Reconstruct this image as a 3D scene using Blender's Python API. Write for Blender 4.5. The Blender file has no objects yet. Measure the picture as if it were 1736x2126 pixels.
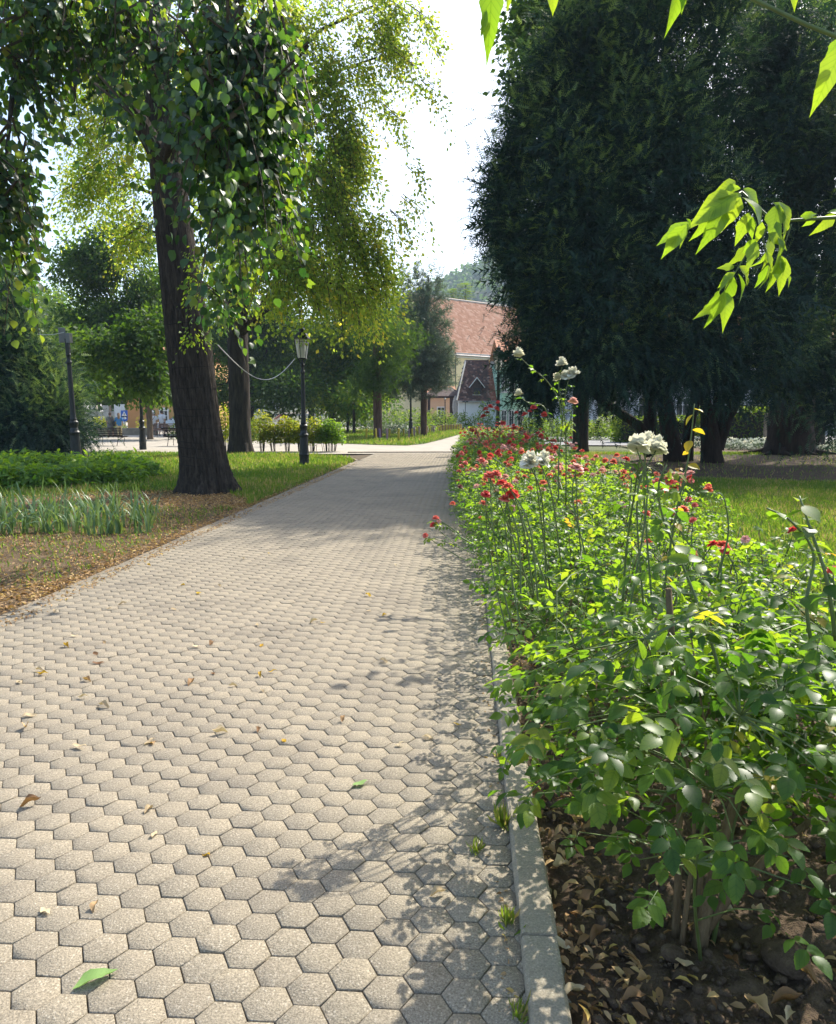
import bpy, bmesh, math, random
import numpy as np
from mathutils import Vector, Matrix
random.seed(7); rng = np.random.default_rng(11)
R = math.radians; PI = math.pi
scene = bpy.context.scene
COL = scene.collection

# ------------------------------------------------------------------ camera, sky, sun, exposure
EYE = 1.6; FPX = 1600.0; PITCH = math.atan(206/1600.0)
cam_d = bpy.data.cameras.new('camera'); cam = bpy.data.objects.new('camera', cam_d); COL.objects.link(cam)
cam.location = (0, 0, EYE); cam.rotation_euler = (PI/2-PITCH, 0, 0)
cam_d.sensor_fit = 'HORIZONTAL'; cam_d.sensor_width = 36; cam_d.lens = FPX/1736*36
cam_d.clip_start = 0.05; cam_d.clip_end = 3000
scene.camera = cam

SUN_AZ = R(37); SUN_EL = R(45)
world = bpy.data.worlds.new('World'); scene.world = world; world.use_nodes = True
wt = world.node_tree; wt.nodes.clear()
wo = wt.nodes.new('ShaderNodeOutputWorld'); wb = wt.nodes.new('ShaderNodeBackground'); ws = wt.nodes.new('ShaderNodeTexSky')
ws.sky_type = 'NISHITA'; ws.sun_disc = False; ws.sun_elevation = SUN_EL; ws.sun_rotation = SUN_AZ
ws.air_density = 1.0; ws.dust_density = 2.5; ws.ozone_density = 1.0
wb.inputs[1].default_value = 0.15
wt.links.new(ws.outputs[0], wb.inputs[0]); wt.links.new(wb.outputs[0], wo.inputs[0])
sd = bpy.data.lights.new('sun', 'SUN'); sun = bpy.data.objects.new('sun', sd); COL.objects.link(sun)
sd.energy = 3.7; sd.angle = R(0.55); sd.color = (1, 0.94, 0.83)
sv = Vector((math.sin(SUN_AZ)*math.cos(SUN_EL), math.cos(SUN_AZ)*math.cos(SUN_EL), math.sin(SUN_EL)))
sun.rotation_euler = sv.to_track_quat('Z', 'Y').to_euler(); sun.location = (20, 20, 40)
scene.view_settings.view_transform = 'Standard'; scene.view_settings.look = 'None'
scene.view_settings.exposure = 1.27; scene.view_settings.gamma = 1; scene.view_settings.use_curve_mapping = False
scene.cycles.max_bounces = 7; scene.cycles.diffuse_bounces = 3; scene.cycles.glossy_bounces = 2
scene.cycles.transmission_bounces = 6; scene.cycles.transparent_max_bounces = 6; scene.cycles.volume_bounces = 0
scene.cycles.sample_clamp_indirect = 6; scene.cycles.caustics_reflective = False; scene.cycles.caustics_refractive = False

# survey of the place: where a sight line meets the depth Y (metres ahead) or the ground
CP, SP = math.cos(PITCH), math.sin(PITCH)
def sight(x, y):
    u = (x-868)/FPX; v = (1063-y)/FPX
    return Vector((u, CP+v*SP, -SP+v*CP))
def at(x, y, Y):
    d = sight(x, y); return Vector((0, 0, EYE)) + d*(Y/d.y)
def gr(x, y, z=0.0):
    d = sight(x, y); p = Vector((0, 0, EYE)) + d*((z-EYE)/d.z); return p

# ------------------------------------------------------------------ materials
MATS = {}
def nodes(name):
    m = bpy.data.materials.new(name); m.use_nodes = True; t = m.node_tree; t.nodes.clear()
    out = t.nodes.new('ShaderNodeOutputMaterial'); MATS[name] = m
    return m, t, out
def N(t, typ, **kw):
    n = t.nodes.new(typ)
    for k, v in kw.items():
        if k.startswith('i_'):
            n.inputs[k[2:].replace('_', ' ')].default_value = v
        else: setattr(n, k, v)
    return n
def L(t, a, b): t.links.new(a, b)
def ramp(t, fac, stops):
    r = t.nodes.new('ShaderNodeValToRGB'); e = r.color_ramp.elements
    while len(e) > 1: e.remove(e[-1])
    e[0].position = stops[0][0]; e[0].color = (*stops[0][1], 1)
    for p, c in stops[1:]:
        q = e.new(p); q.color = (*c, 1)
    if fac is not None: L(t, fac, r.inputs[0])
    return r
def noise(t, scale, detail=4, rough=0.6, vec=None, coord='Object'):
    n = N(t, 'ShaderNodeTexNoise'); n.inputs['Scale'].default_value = scale
    n.inputs['Detail'].default_value = detail; n.inputs['Roughness'].default_value = rough
    if vec is None:
        c = N(t, 'ShaderNodeTexCoord'); L(t, c.outputs[coord], n.inputs['Vector'])
    else: L(t, vec, n.inputs['Vector'])
    return n
def flat(name, col, rough=0.6, metal=0.0, var=0.15, scale=6.0, bump=0.15, bscale=40.0, spec=0.4):
    """a plain surface with grain: tone varies a little, fine bump"""
    m, t, out = nodes(name)
    b = N(t, 'ShaderNodeBsdfPrincipled'); b.inputs['Roughness'].default_value = rough; b.inputs['Metallic'].default_value = metal
    b.inputs['Specular IOR Level'].default_value = spec
    n = noise(t, scale)
    r = ramp(t, n.outputs['Fac'], [(0.3, tuple(c*(1-var) for c in col)), (0.7, tuple(min(1, c*(1+var)) for c in col))])
    L(t, r.outputs[0], b.inputs['Base Color'])
    if bump:
        n2 = noise(t, bscale, 5); bp = N(t, 'ShaderNodeBump'); bp.inputs['Strength'].default_value = bump; bp.inputs['Distance'].default_value = 0.01
        L(t, n2.outputs['Fac'], bp.inputs['Height']); L(t, bp.outputs[0], b.inputs['Normal'])
    L(t, b.outputs[0], out.inputs[0]); return m
def leafmat(name, stops, trans, fac=0.42, rough=0.42, spec=0.4, objrand=False):
    """leaf: front sheen + light let through; tone by the leaf's own random tint"""
    m, t, out = nodes(name)
    if objrand:
        a = N(t, 'ShaderNodeObjectInfo'); f = a.outputs['Random']
    else:
        a = N(t, 'ShaderNodeAttribute', attribute_name='tint'); f = a.outputs['Fac']
    r = ramp(t, f, stops)
    b = N(t, 'ShaderNodeBsdfPrincipled'); b.inputs['Roughness'].default_value = rough; b.inputs['Specular IOR Level'].default_value = spec
    L(t, r.outputs[0], b.inputs['Base Color'])
    tr = N(t, 'ShaderNodeBsdfTranslucent'); r2 = ramp(t, f, trans)
    if objrand:                                  # side veins running out from the midrib
        c = N(t, 'ShaderNodeTexCoord'); sx = N(t, 'ShaderNodeSeparateXYZ'); L(t, c.outputs['Object'], sx.inputs[0])
        ab = N(t, 'ShaderNodeMath', operation='ABSOLUTE'); L(t, sx.outputs[1], ab.inputs[0])
        ma = N(t, 'ShaderNodeMath', operation='MULTIPLY_ADD'); L(t, ab.outputs[0], ma.inputs[0]); ma.inputs[1].default_value = -0.9; L(t, sx.outputs[0], ma.inputs[2])
        mu = N(t, 'ShaderNodeMath', operation='MULTIPLY'); L(t, ma.outputs[0], mu.inputs[0]); mu.inputs[1].default_value = 9.0
        fr = N(t, 'ShaderNodeMath', operation='FRACT'); L(t, mu.outputs[0], fr.inputs[0])
        vr = ramp(t, fr.outputs[0], [(0, (.68, .74, .6)), (.14, (1, 1, 1)), (.9, (.95, .95, .95)), (1, (.7, .75, .6))])
        mr = ramp(t, ab.outputs[0], [(0, (.75, .8, .7)), (.022, (1, 1, 1))])
        for src, tgt in ((r2, tr.inputs[0]),):
            q = N(t, 'ShaderNodeMix', data_type='RGBA', blend_type='MULTIPLY'); q.inputs['Factor'].default_value = 1; L(t, src.outputs[0], q.inputs[6]); L(t, vr.outputs[0], q.inputs[7])
            q2 = N(t, 'ShaderNodeMix', data_type='RGBA', blend_type='MULTIPLY'); q2.inputs['Factor'].default_value = 1; L(t, q.outputs[2], q2.inputs[6]); L(t, mr.outputs[0], q2.inputs[7]); L(t, q2.outputs[2], tgt)
    else: L(t, r2.outputs[0], tr.inputs[0])
    mx = N(t, 'ShaderNodeMixShader'); mx.inputs[0].default_value = fac
    L(t, b.outputs[0], mx.inputs[1]); L(t, tr.outputs[0], mx.inputs[2]); L(t, mx.outputs[0], out.inputs[0])
    return m

def concrete(name, dark, light, objrand=True, spk=1.0):
    m, t, out = nodes(name)
    b = N(t, 'ShaderNodeBsdfPrincipled'); b.inputs['Roughness'].default_value = 0.88; b.inputs['Specular IOR Level'].default_value = 0.25
    g = N(t, 'ShaderNodeNewGeometry')
    n1 = noise(t, 150, 3, 0.7, g.outputs['Position']); n2 = noise(t, 1.3, 4, 0.6, g.outputs['Position'])
    vo = N(t, 'ShaderNodeTexVoronoi'); vo.inputs['Scale'].default_value = 125; L(t, g.outputs['Position'], vo.inputs['Vector'])
    r = ramp(t, n1.outputs['Fac'], [(0.30, dark), (0.52, tuple((a+c)/2 for a, c in zip(dark, light))), (0.72, light)])
    # small pale pebbles showing in the worn face
    vs = N(t, 'ShaderNodeSeparateColor'); L(t, vo.outputs['Color'], vs.inputs[0])
    gt = N(t, 'ShaderNodeMath', operation='GREATER_THAN'); L(t, vs.outputs[0], gt.inputs[0]); gt.inputs[1].default_value = 0.86
    lt = N(t, 'ShaderNodeMath', operation='LESS_THAN'); L(t, vo.outputs['Distance'], lt.inputs[0]); lt.inputs[1].default_value = 0.40
    mu = N(t, 'ShaderNodeMath', operation='MULTIPLY'); L(t, gt.outputs[0], mu.inputs[0]); L(t, lt.outputs[0], mu.inputs[1])
    mp = N(t, 'ShaderNodeMath', operation='MULTIPLY'); L(t, mu.outputs[0], mp.inputs[0]); mp.inputs[1].default_value = 0.55*spk
    mx = N(t, 'ShaderNodeMix', data_type='RGBA'); L(t, mp.outputs[0], mx.inputs['Factor']); L(t, r.outputs[0], mx.inputs[6]); mx.inputs[7].default_value = (0.62, 0.56, 0.46, 1)
    # broad wear and a tone per stone
    a = N(t, 'ShaderNodeAttribute', attribute_name='tint'); oi = N(t, 'ShaderNodeObjectInfo')
    add = N(t, 'ShaderNodeMath', operation='ADD'); L(t, a.outputs['Fac'], add.inputs[0])
    if objrand: L(t, oi.outputs['Random'], add.inputs[1])
    fr = N(t, 'ShaderNodeMath', operation='FRACT'); L(t, add.outputs[0], fr.inputs[0])
    r3 = ramp(t, fr.outputs[0], [(0, (0.93, 0.93, 0.935)), (0.5, (0.99, 0.99, 0.985)), (1, (1.05, 1.045, 1.03))])
    r4 = ramp(t, n2.outputs['Fac'], [(0.32, (0.83, 0.83, 0.84)), (0.5, (.97, .97, .965)), (0.7, (1.05, 1.045, 1.03))])
    m1 = N(t, 'ShaderNodeMix', data_type='RGBA', blend_type='MULTIPLY'); m1.inputs['Factor'].default_value = 1
    L(t, mx.outputs[2], m1.inputs[6]); L(t, r3.outputs[0], m1.inputs[7])
    m2 = N(t, 'ShaderNodeMix', data_type='RGBA', blend_type='MULTIPLY'); m2.inputs['Factor'].default_value = 1
    L(t, m1.outputs[2], m2.inputs[6]); L(t, r4.outputs[0], m2.inputs[7])
    L(t, m2.outputs[2], b.inputs['Base Color'])
    bp = N(t, 'ShaderNodeBump'); bp.inputs['Strength'].default_value = 0.9; bp.inputs['Distance'].default_value = 0.004
    L(t, n1.outputs['Fac'], bp.inputs['Height']); L(t, bp.outputs[0], b.inputs['Normal'])
    L(t, b.outputs[0], out.inputs[0]); return m

def groundmat(name, stops, scale, bump=0.5, bscale=60, dist=0.02, rough=0.95):
    m, t, out = nodes(name)
    b = N(t, 'ShaderNodeBsdfPrincipled'); b.inputs['Roughness'].default_value = rough; b.inputs['Specular IOR Level'].default_value = 0.15
    g = N(t, 'ShaderNodeNewGeometry')
    n1 = noise(t, scale, 6, 0.65, g.outputs['Position'])
    r = ramp(t, n1.outputs['Fac'], stops); L(t, r.outputs[0], b.inputs['Base Color'])
    n2 = noise(t, bscale, 5, 0.65, g.outputs['Position'])
    bp = N(t, 'ShaderNodeBump'); bp.inputs['Strength'].default_value = bump; bp.inputs['Distance'].default_value = dist
    L(t, n2.outputs['Fac'], bp.inputs['Height']); L(t, bp.outputs[0], b.inputs['Normal'])
    L(t, b.outputs[0], out.inputs[0]); return m
def barkmat(name, dark, light, sx=14.0, moss=None):
    m, t, out = nodes(name)
    b = N(t, 'ShaderNodeBsdfPrincipled'); b.inputs['Roughness'].default_value = 0.92; b.inputs['Specular IOR Level'].default_value = 0.2
    c = N(t, 'ShaderNodeTexCoord'); mp = N(t, 'ShaderNodeMapping'); mp.inputs['Scale'].default_value = (sx, sx, sx*0.16); L(t, c.outputs['Object'], mp.inputs[0])
    n1 = noise(t, 1.0, 6, 0.7, mp.outputs[0])
    r = ramp(t, n1.outputs['Fac'], [(0.33, dark), (0.66, light)])
    col = r.outputs[0]
    if moss:
        g = N(t, 'ShaderNodeNewGeometry'); sp = N(t, 'ShaderNodeSeparateXYZ'); L(t, g.outputs['Normal'], sp.inputs[0])
        n3 = noise(t, 5.0, 5, 0.7)
        ad = N(t, 'ShaderNodeMath', operation='MULTIPLY_ADD'); L(t, n3.outputs['Fac'], ad.inputs[0]); ad.inputs[1].default_value = 1.1; L(t, sp.outputs[0], ad.inputs[2])
        r5 = ramp(t, ad.outputs[0], [(1.12, (0, 0, 0)), (1.34, (.9, .9, .9))])
        mx = N(t, 'ShaderNodeMix', data_type='RGBA'); L(t, r5.outputs[0], mx.inputs['Factor']); L(t, r.outputs[0], mx.inputs[6]); mx.inputs[7].default_value = (*moss, 1); col = mx.outputs[2]
    L(t, col, b.inputs['Base Color'])
    bp = N(t, 'ShaderNodeBump'); bp.inputs['Strength'].default_value = 0.9; bp.inputs['Distance'].default_value = 0.03
    L(t, n1.outputs['Fac'], bp.inputs['Height']); L(t, bp.outputs[0], b.inputs['Normal'])
    L(t, b.outputs[0], out.inputs[0]); return m
def glassmat(name, col=(0.75, 0.8, 0.8), rough=0.05, alpha=0.35):
    m, t, out = nodes(name)                      # lantern glass: part clear, part milky for pale panes, some gloss
    gl = N(t, 'ShaderNodeBsdfGlossy'); gl.inputs['Roughness'].default_value = rough
    tr = N(t, 'ShaderNodeBsdfTransparent'); tr.inputs[0].default_value = (*col, 1)
    ml = N(t, 'ShaderNodeBsdfTranslucent'); ml.inputs[0].default_value = (.85, .86, .82, 1)
    mx = N(t, 'ShaderNodeMixShader'); mx.inputs[0].default_value = alpha; m2 = N(t, 'ShaderNodeMixShader'); m2.inputs[0].default_value = .38
    L(t, tr.outputs[0], m2.inputs[1]); L(t, ml.outputs[0], m2.inputs[2]); L(t, m2.outputs[0], mx.inputs[1]); L(t, gl.outputs[0], mx.inputs[2]); L(t, mx.outputs[0], out.inputs[0]); return m

M_paver = concrete('paver_concrete', (0.140, 0.119, 0.087), (0.395, 0.341, 0.256), spk=0.6)
M_kerb = concrete('kerb_concrete', (0.22, 0.19, 0.14), (0.41, 0.36, 0.275), spk=0.5)
M_kerbw = concrete('weathered_kerb', (0.15, 0.12, 0.085), (0.32, 0.27, 0.195), spk=0.3)
M_sand = groundmat('joint_sand', [(0.3, (0.055, 0.042, 0.028)), (0.7, (0.15, 0.115, 0.075))], 30)
M_soil = groundmat('soil', [(0.3, (0.07, 0.05, 0.033)), (0.55, (0.14, 0.10, 0.068)), (0.75, (0.23, 0.17, 0.12))], 14, 1.0, 55, 0.03)
M_bare = groundmat('bare_ground', [(0.3, (0.04, 0.028, 0.018)), (0.7, (0.11, 0.075, 0.045))], 3, 0.8, 25, 0.03)
M_litter = groundmat('litter_ground', [(0.3, (0.055, 0.038, 0.022)), (0.5, (0.11, 0.075, 0.042)), (0.66, (0.19, 0.135, 0.08)), (0.8, (0.10, 0.11, 0.04))], 4, 0.9, 40, 0.03)
M_lawn = groundmat('lawn_ground', [(0.25, (0.035, 0.055, 0.013)), (0.55, (0.065, 0.09, 0.020)), (0.78, (0.15, 0.125, 0.05))], 2.2, 0.8, 70, 0.02)
M_far = groundmat('far_ground', [(0.3, (0.07, 0.09, 0.035)), (0.7, (0.15, 0.14, 0.08))], 0.05)
M_plaza = groundmat('plaza_paving', [(0.3, (0.30, 0.27, 0.225)), (0.7, (0.40, 0.365, 0.305))], 0.9, 0.4, 30, 0.008)
M_asph = groundmat('asphalt', [(0.3, (0.20, 0.20, 0.20)), (0.7, (0.27, 0.265, 0.255))], 0.8, 0.3, 60, 0.006)
M_iron = flat('cast_iron', (0.018, 0.02, 0.019), 0.42, 0.3, 0.3, 10, 0.25, 60)
M_greymetal = flat('grey_metal', (0.34, 0.34, 0.33), 0.5, 0.2)
M_greyb = flat('dull_grey_metal', (0.17, 0.17, 0.16), 0.6, 0.1)
M_glass = glassmat('lantern_glass', (0.86, 0.88, 0.86), 0.12, 0.28)
M_frost = flat('frosted_globe', (0.72, 0.70, 0.64), 0.5, 0, 0.03)
M_wire = flat('grey_wire', (0.42, 0.42, 0.38), 0.5)
M_darkwire = flat('dark_wire', (0.02, 0.02, 0.018), 0.8, spec=.1)
M_bark = barkmat('linden_bark', (0.011, 0.009, 0.0075), (0.068, 0.054, 0.040), 17, moss=(0.20, 0.17, 0.02))  # moss kept to the right side, its colour brightened for the sunlit strip
M_bark2 = barkmat('dark_bark', (0.014, 0.012, 0.010), (0.06, 0.048, 0.036), 10, moss=(0.07, 0.06, 0.015))
M_barkr = barkmat('conifer_bark', (0.035, 0.020, 0.014), (0.14, 0.085, 0.06), 8)
M_barkl = barkmat('young_bark', (0.09, 0.065, 0.045), (0.20, 0.155, 0.115), 14)
M_yewbark = barkmat('yew_bark', (0.012, 0.008, 0.006), (0.045, 0.030, 0.022), 8)
M_twig = flat('twig', (0.06, 0.045, 0.025), 0.8)
M_cane = barkmat('rose_cane', (0.11, 0.075, 0.04), (0.25, 0.185, 0.105), 40)
M_gcane = flat('green_cane', (0.10, 0.14, 0.04), 0.5, 0, 0.25, 12, 0.1)

M_lind_near = leafmat('linden_leaf_near', [(0, (0.018, 0.044, 0.022)), (0.5, (0.038, 0.082, 0.028)), (0.92, (0.075, 0.125, 0.032)), (1, (0.25, 0.18, 0.02))],
                      [(0, (0.04, 0.13, 0.012)), (0.5, (0.14, 0.30, 0.02)), (0.97, (0.36, 0.50, 0.025)), (1, (0.6, 0.45, 0.03))], 0.42, 0.42, 0.45)
M_lind = leafmat('linden_leaf', [(0, (0.060, 0.120, 0.022)), (0.6, (0.125, 0.19, 0.03)), (0.94, (0.21, 0.23, 0.035)), (1, (0.48, 0.31, 0.02))],
                 [(0, (0.34, 0.54, 0.04)), (0.6, (0.66, 0.80, 0.07)), (0.95, (0.86, 0.84, 0.09)), (1, (0.95, 0.66, 0.05))], 0.55, 0.6, 0.15)
M_dkleaf = leafmat('dark_green_leaf', [(0, (0.015, 0.042, 0.011)), (0.7, (0.036, 0.082, 0.016)), (1, (0.07, 0.115, 0.02))],
                   [(0, (0.06, 0.16, 0.010)), (1, (0.24, 0.40, 0.022))], 0.36, 0.6, 0.15)
M_mdleaf = leafmat('mid_green_leaf', [(0, (0.035, 0.085, 0.014)), (0.8, (0.08, 0.15, 0.020)), (1, (0.17, 0.17, 0.03))],
                   [(0, (0.13, 0.30, 0.015)), (1, (0.42, 0.52, 0.025))], 0.44, 0.55, 0.18)
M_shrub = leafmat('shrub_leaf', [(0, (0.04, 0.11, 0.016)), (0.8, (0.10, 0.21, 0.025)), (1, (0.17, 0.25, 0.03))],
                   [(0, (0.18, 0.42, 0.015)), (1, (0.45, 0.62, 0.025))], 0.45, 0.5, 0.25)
M_yelleaf = leafmat('yellow_green_leaf', [(0, (0.06, 0.12, 0.014)), (0.7, (0.13, 0.19, 0.018)), (1, (0.40, 0.29, 0.02))],
                    [(0, (0.22, 0.40, 0.015)), (1, (0.7, 0.62, 0.025))], 0.46, 0.6, 0.15)
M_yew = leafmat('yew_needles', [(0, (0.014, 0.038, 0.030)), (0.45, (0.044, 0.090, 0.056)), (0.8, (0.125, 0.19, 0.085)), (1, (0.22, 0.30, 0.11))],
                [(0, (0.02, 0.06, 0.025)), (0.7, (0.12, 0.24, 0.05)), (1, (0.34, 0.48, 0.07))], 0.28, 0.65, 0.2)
M_pine = leafmat('pine_needles', [(0, (0.045, 0.080, 0.060)), (1, (0.13, 0.18, 0.125))], [(0, (0.10, 0.16, 0.08)), (1, (0.25, 0.34, 0.14))], 0.22, 0.5, 0.4)
M_grass = leafmat('grass_blade', [(0, (0.05, 0.11, 0.014)), (0.7, (0.10, 0.17, 0.022)), (0.92, (0.17, 0.20, 0.04)), (1, (0.38, 0.30, 0.12))],
                  [(0, (0.14, 0.30, 0.02)), (0.9, (0.34, 0.46, 0.03)), (1, (0.5, 0.4, 0.12))], 0.42, 0.5, 0.3)
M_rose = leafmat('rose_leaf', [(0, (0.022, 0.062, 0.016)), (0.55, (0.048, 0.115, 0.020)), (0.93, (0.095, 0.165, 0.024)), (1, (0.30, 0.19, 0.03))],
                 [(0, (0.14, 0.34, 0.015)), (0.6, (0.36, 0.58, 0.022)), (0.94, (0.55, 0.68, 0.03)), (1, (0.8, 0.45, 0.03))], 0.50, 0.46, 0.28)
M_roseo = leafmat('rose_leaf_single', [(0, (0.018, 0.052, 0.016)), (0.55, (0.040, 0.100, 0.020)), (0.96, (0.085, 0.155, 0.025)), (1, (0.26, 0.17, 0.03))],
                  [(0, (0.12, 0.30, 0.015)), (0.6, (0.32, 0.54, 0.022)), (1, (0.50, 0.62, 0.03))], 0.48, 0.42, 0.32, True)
M_roseyel = leafmat('rose_leaf_yellow', [(0, (0.28, 0.24, 0.02)), (1, (0.38, 0.26, 0.02))], [(0, (0.75, 0.62, 0.03)), (1, (0.8, 0.5, 0.03))], 0.45, 0.4, 0.4, True)
M_elder = leafmat('box_elder_leaf', [(0, (0.06, 0.14, 0.02)), (1, (0.11, 0.20, 0.025))], [(0, (0.30, 0.52, 0.02)), (1, (0.50, 0.66, 0.03))], 0.46, 0.35, 0.45, True)
M_iris = leafmat('iris_blade', [(0, (0.09, 0.17, 0.075)), (0.7, (0.14, 0.23, 0.115)), (1, (0.16, 0.20, 0.07))], [(0, (0.20, 0.34, 0.06)), (1, (0.34, 0.42, 0.07))], 0.35, 0.4, 0.4, True)
M_dead = leafmat('dead_leaf', [(0, (0.16, 0.085, 0.04)), (0.4, (0.32, 0.19, 0.085)), (0.8, (0.50, 0.34, 0.18)), (1, (0.55, 0.40, 0.12))],
                 [(0, (0.3, 0.15, 0.05)), (1, (0.6, 0.4, 0.1))], 0.25, 0.7, 0.2)
M_deado = leafmat('dead_leaf_single', [(0, (0.16, 0.085, 0.045)), (0.5, (0.30, 0.18, 0.09)), (1, (0.50, 0.34, 0.18))],
                  [(0, (0.3, 0.15, 0.05)), (1, (0.6, 0.4, 0.1))], 0.22, 0.7, 0.2, True)
M_straw = leafmat('straw_leaf', [(0, (0.42, 0.32, 0.19)), (1, (0.58, 0.47, 0.30))], [(0, (0.5, 0.4, 0.2)), (1, (0.6, 0.5, 0.25))], 0.2, 0.7, 0.2, True)
M_gold = leafmat('golden_leaf', [(0, (0.45, 0.26, 0.02)), (1, (0.55, 0.36, 0.04))], [(0, (0.6, 0.4, 0.03)), (1, (0.7, 0.5, 0.05))], 0.3, 0.6, 0.2, True)
M_palegreen = leafmat('pale_green_leaf', [(0, (0.20, 0.33, 0.10)), (1, (0.24, 0.36, 0.12))], [(0, (0.3, 0.5, 0.1)), (1, (0.3, 0.5, 0.1))], 0.25, 0.6, 0.2, True)
def petal(name, a, b, tr):
    return leafmat(name, [(0, a), (1, b)], [(0, tr), (1, tr)], 0.35, 0.55, 0.25)
M_pet = {'red': petal('petal_red', (0.56, 0.04, 0.05), (0.74, 0.14, 0.12), (0.8, 0.12, 0.10)),
         'coral': petal('petal_coral', (0.62, 0.10, 0.085), (0.78, 0.30, 0.24), (0.85, 0.25, 0.15)),
         'pink': petal('petal_pink', (0.72, 0.36, 0.32), (0.82, 0.58, 0.50), (0.85, 0.5, 0.4)),
         'white': petal('petal_white', (0.74, 0.72, 0.58), (0.84, 0.82, 0.72), (0.70, 0.68, 0.48)),
         'faded': petal('petal_faded', (0.14, 0.045, 0.045), (0.28, 0.11, 0.09), (0.3, 0.1, 0.08)),
         'silver': petal('petal_silver', (0.42, 0.45, 0.40), (0.58, 0.60, 0.54), (0.4, 0.45, 0.35))}

# ------------------------------------------------------------------ object helpers
def link(o, parent=None):
    COL.objects.link(o)
    if parent is not None:
        o.parent = parent
        o.matrix_parent_inverse = Matrix.Identity(4)
    return o
def tag(o, label=None, cat=None, group=None, kind=None):
    if label: o['label'] = label
    if cat: o['category'] = cat
    if group: o['group'] = group
    if kind: o['kind'] = kind
    return o
def empty(name, loc, rz=0.0, label=None, cat=None, group=None):
    o = bpy.data.objects.new(name, None); o.empty_display_size = 0.1
    link(o); o.location = loc; o.rotation_euler = (0, 0, rz)
    return tag(o, label, cat, group)
def copy_tree(o, parent=None):
    c = o.copy(); COL.objects.link(c)
    if parent is not None: c.parent = parent
    for ch in list(o.children): copy_tree(ch, c)
    return c

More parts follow.
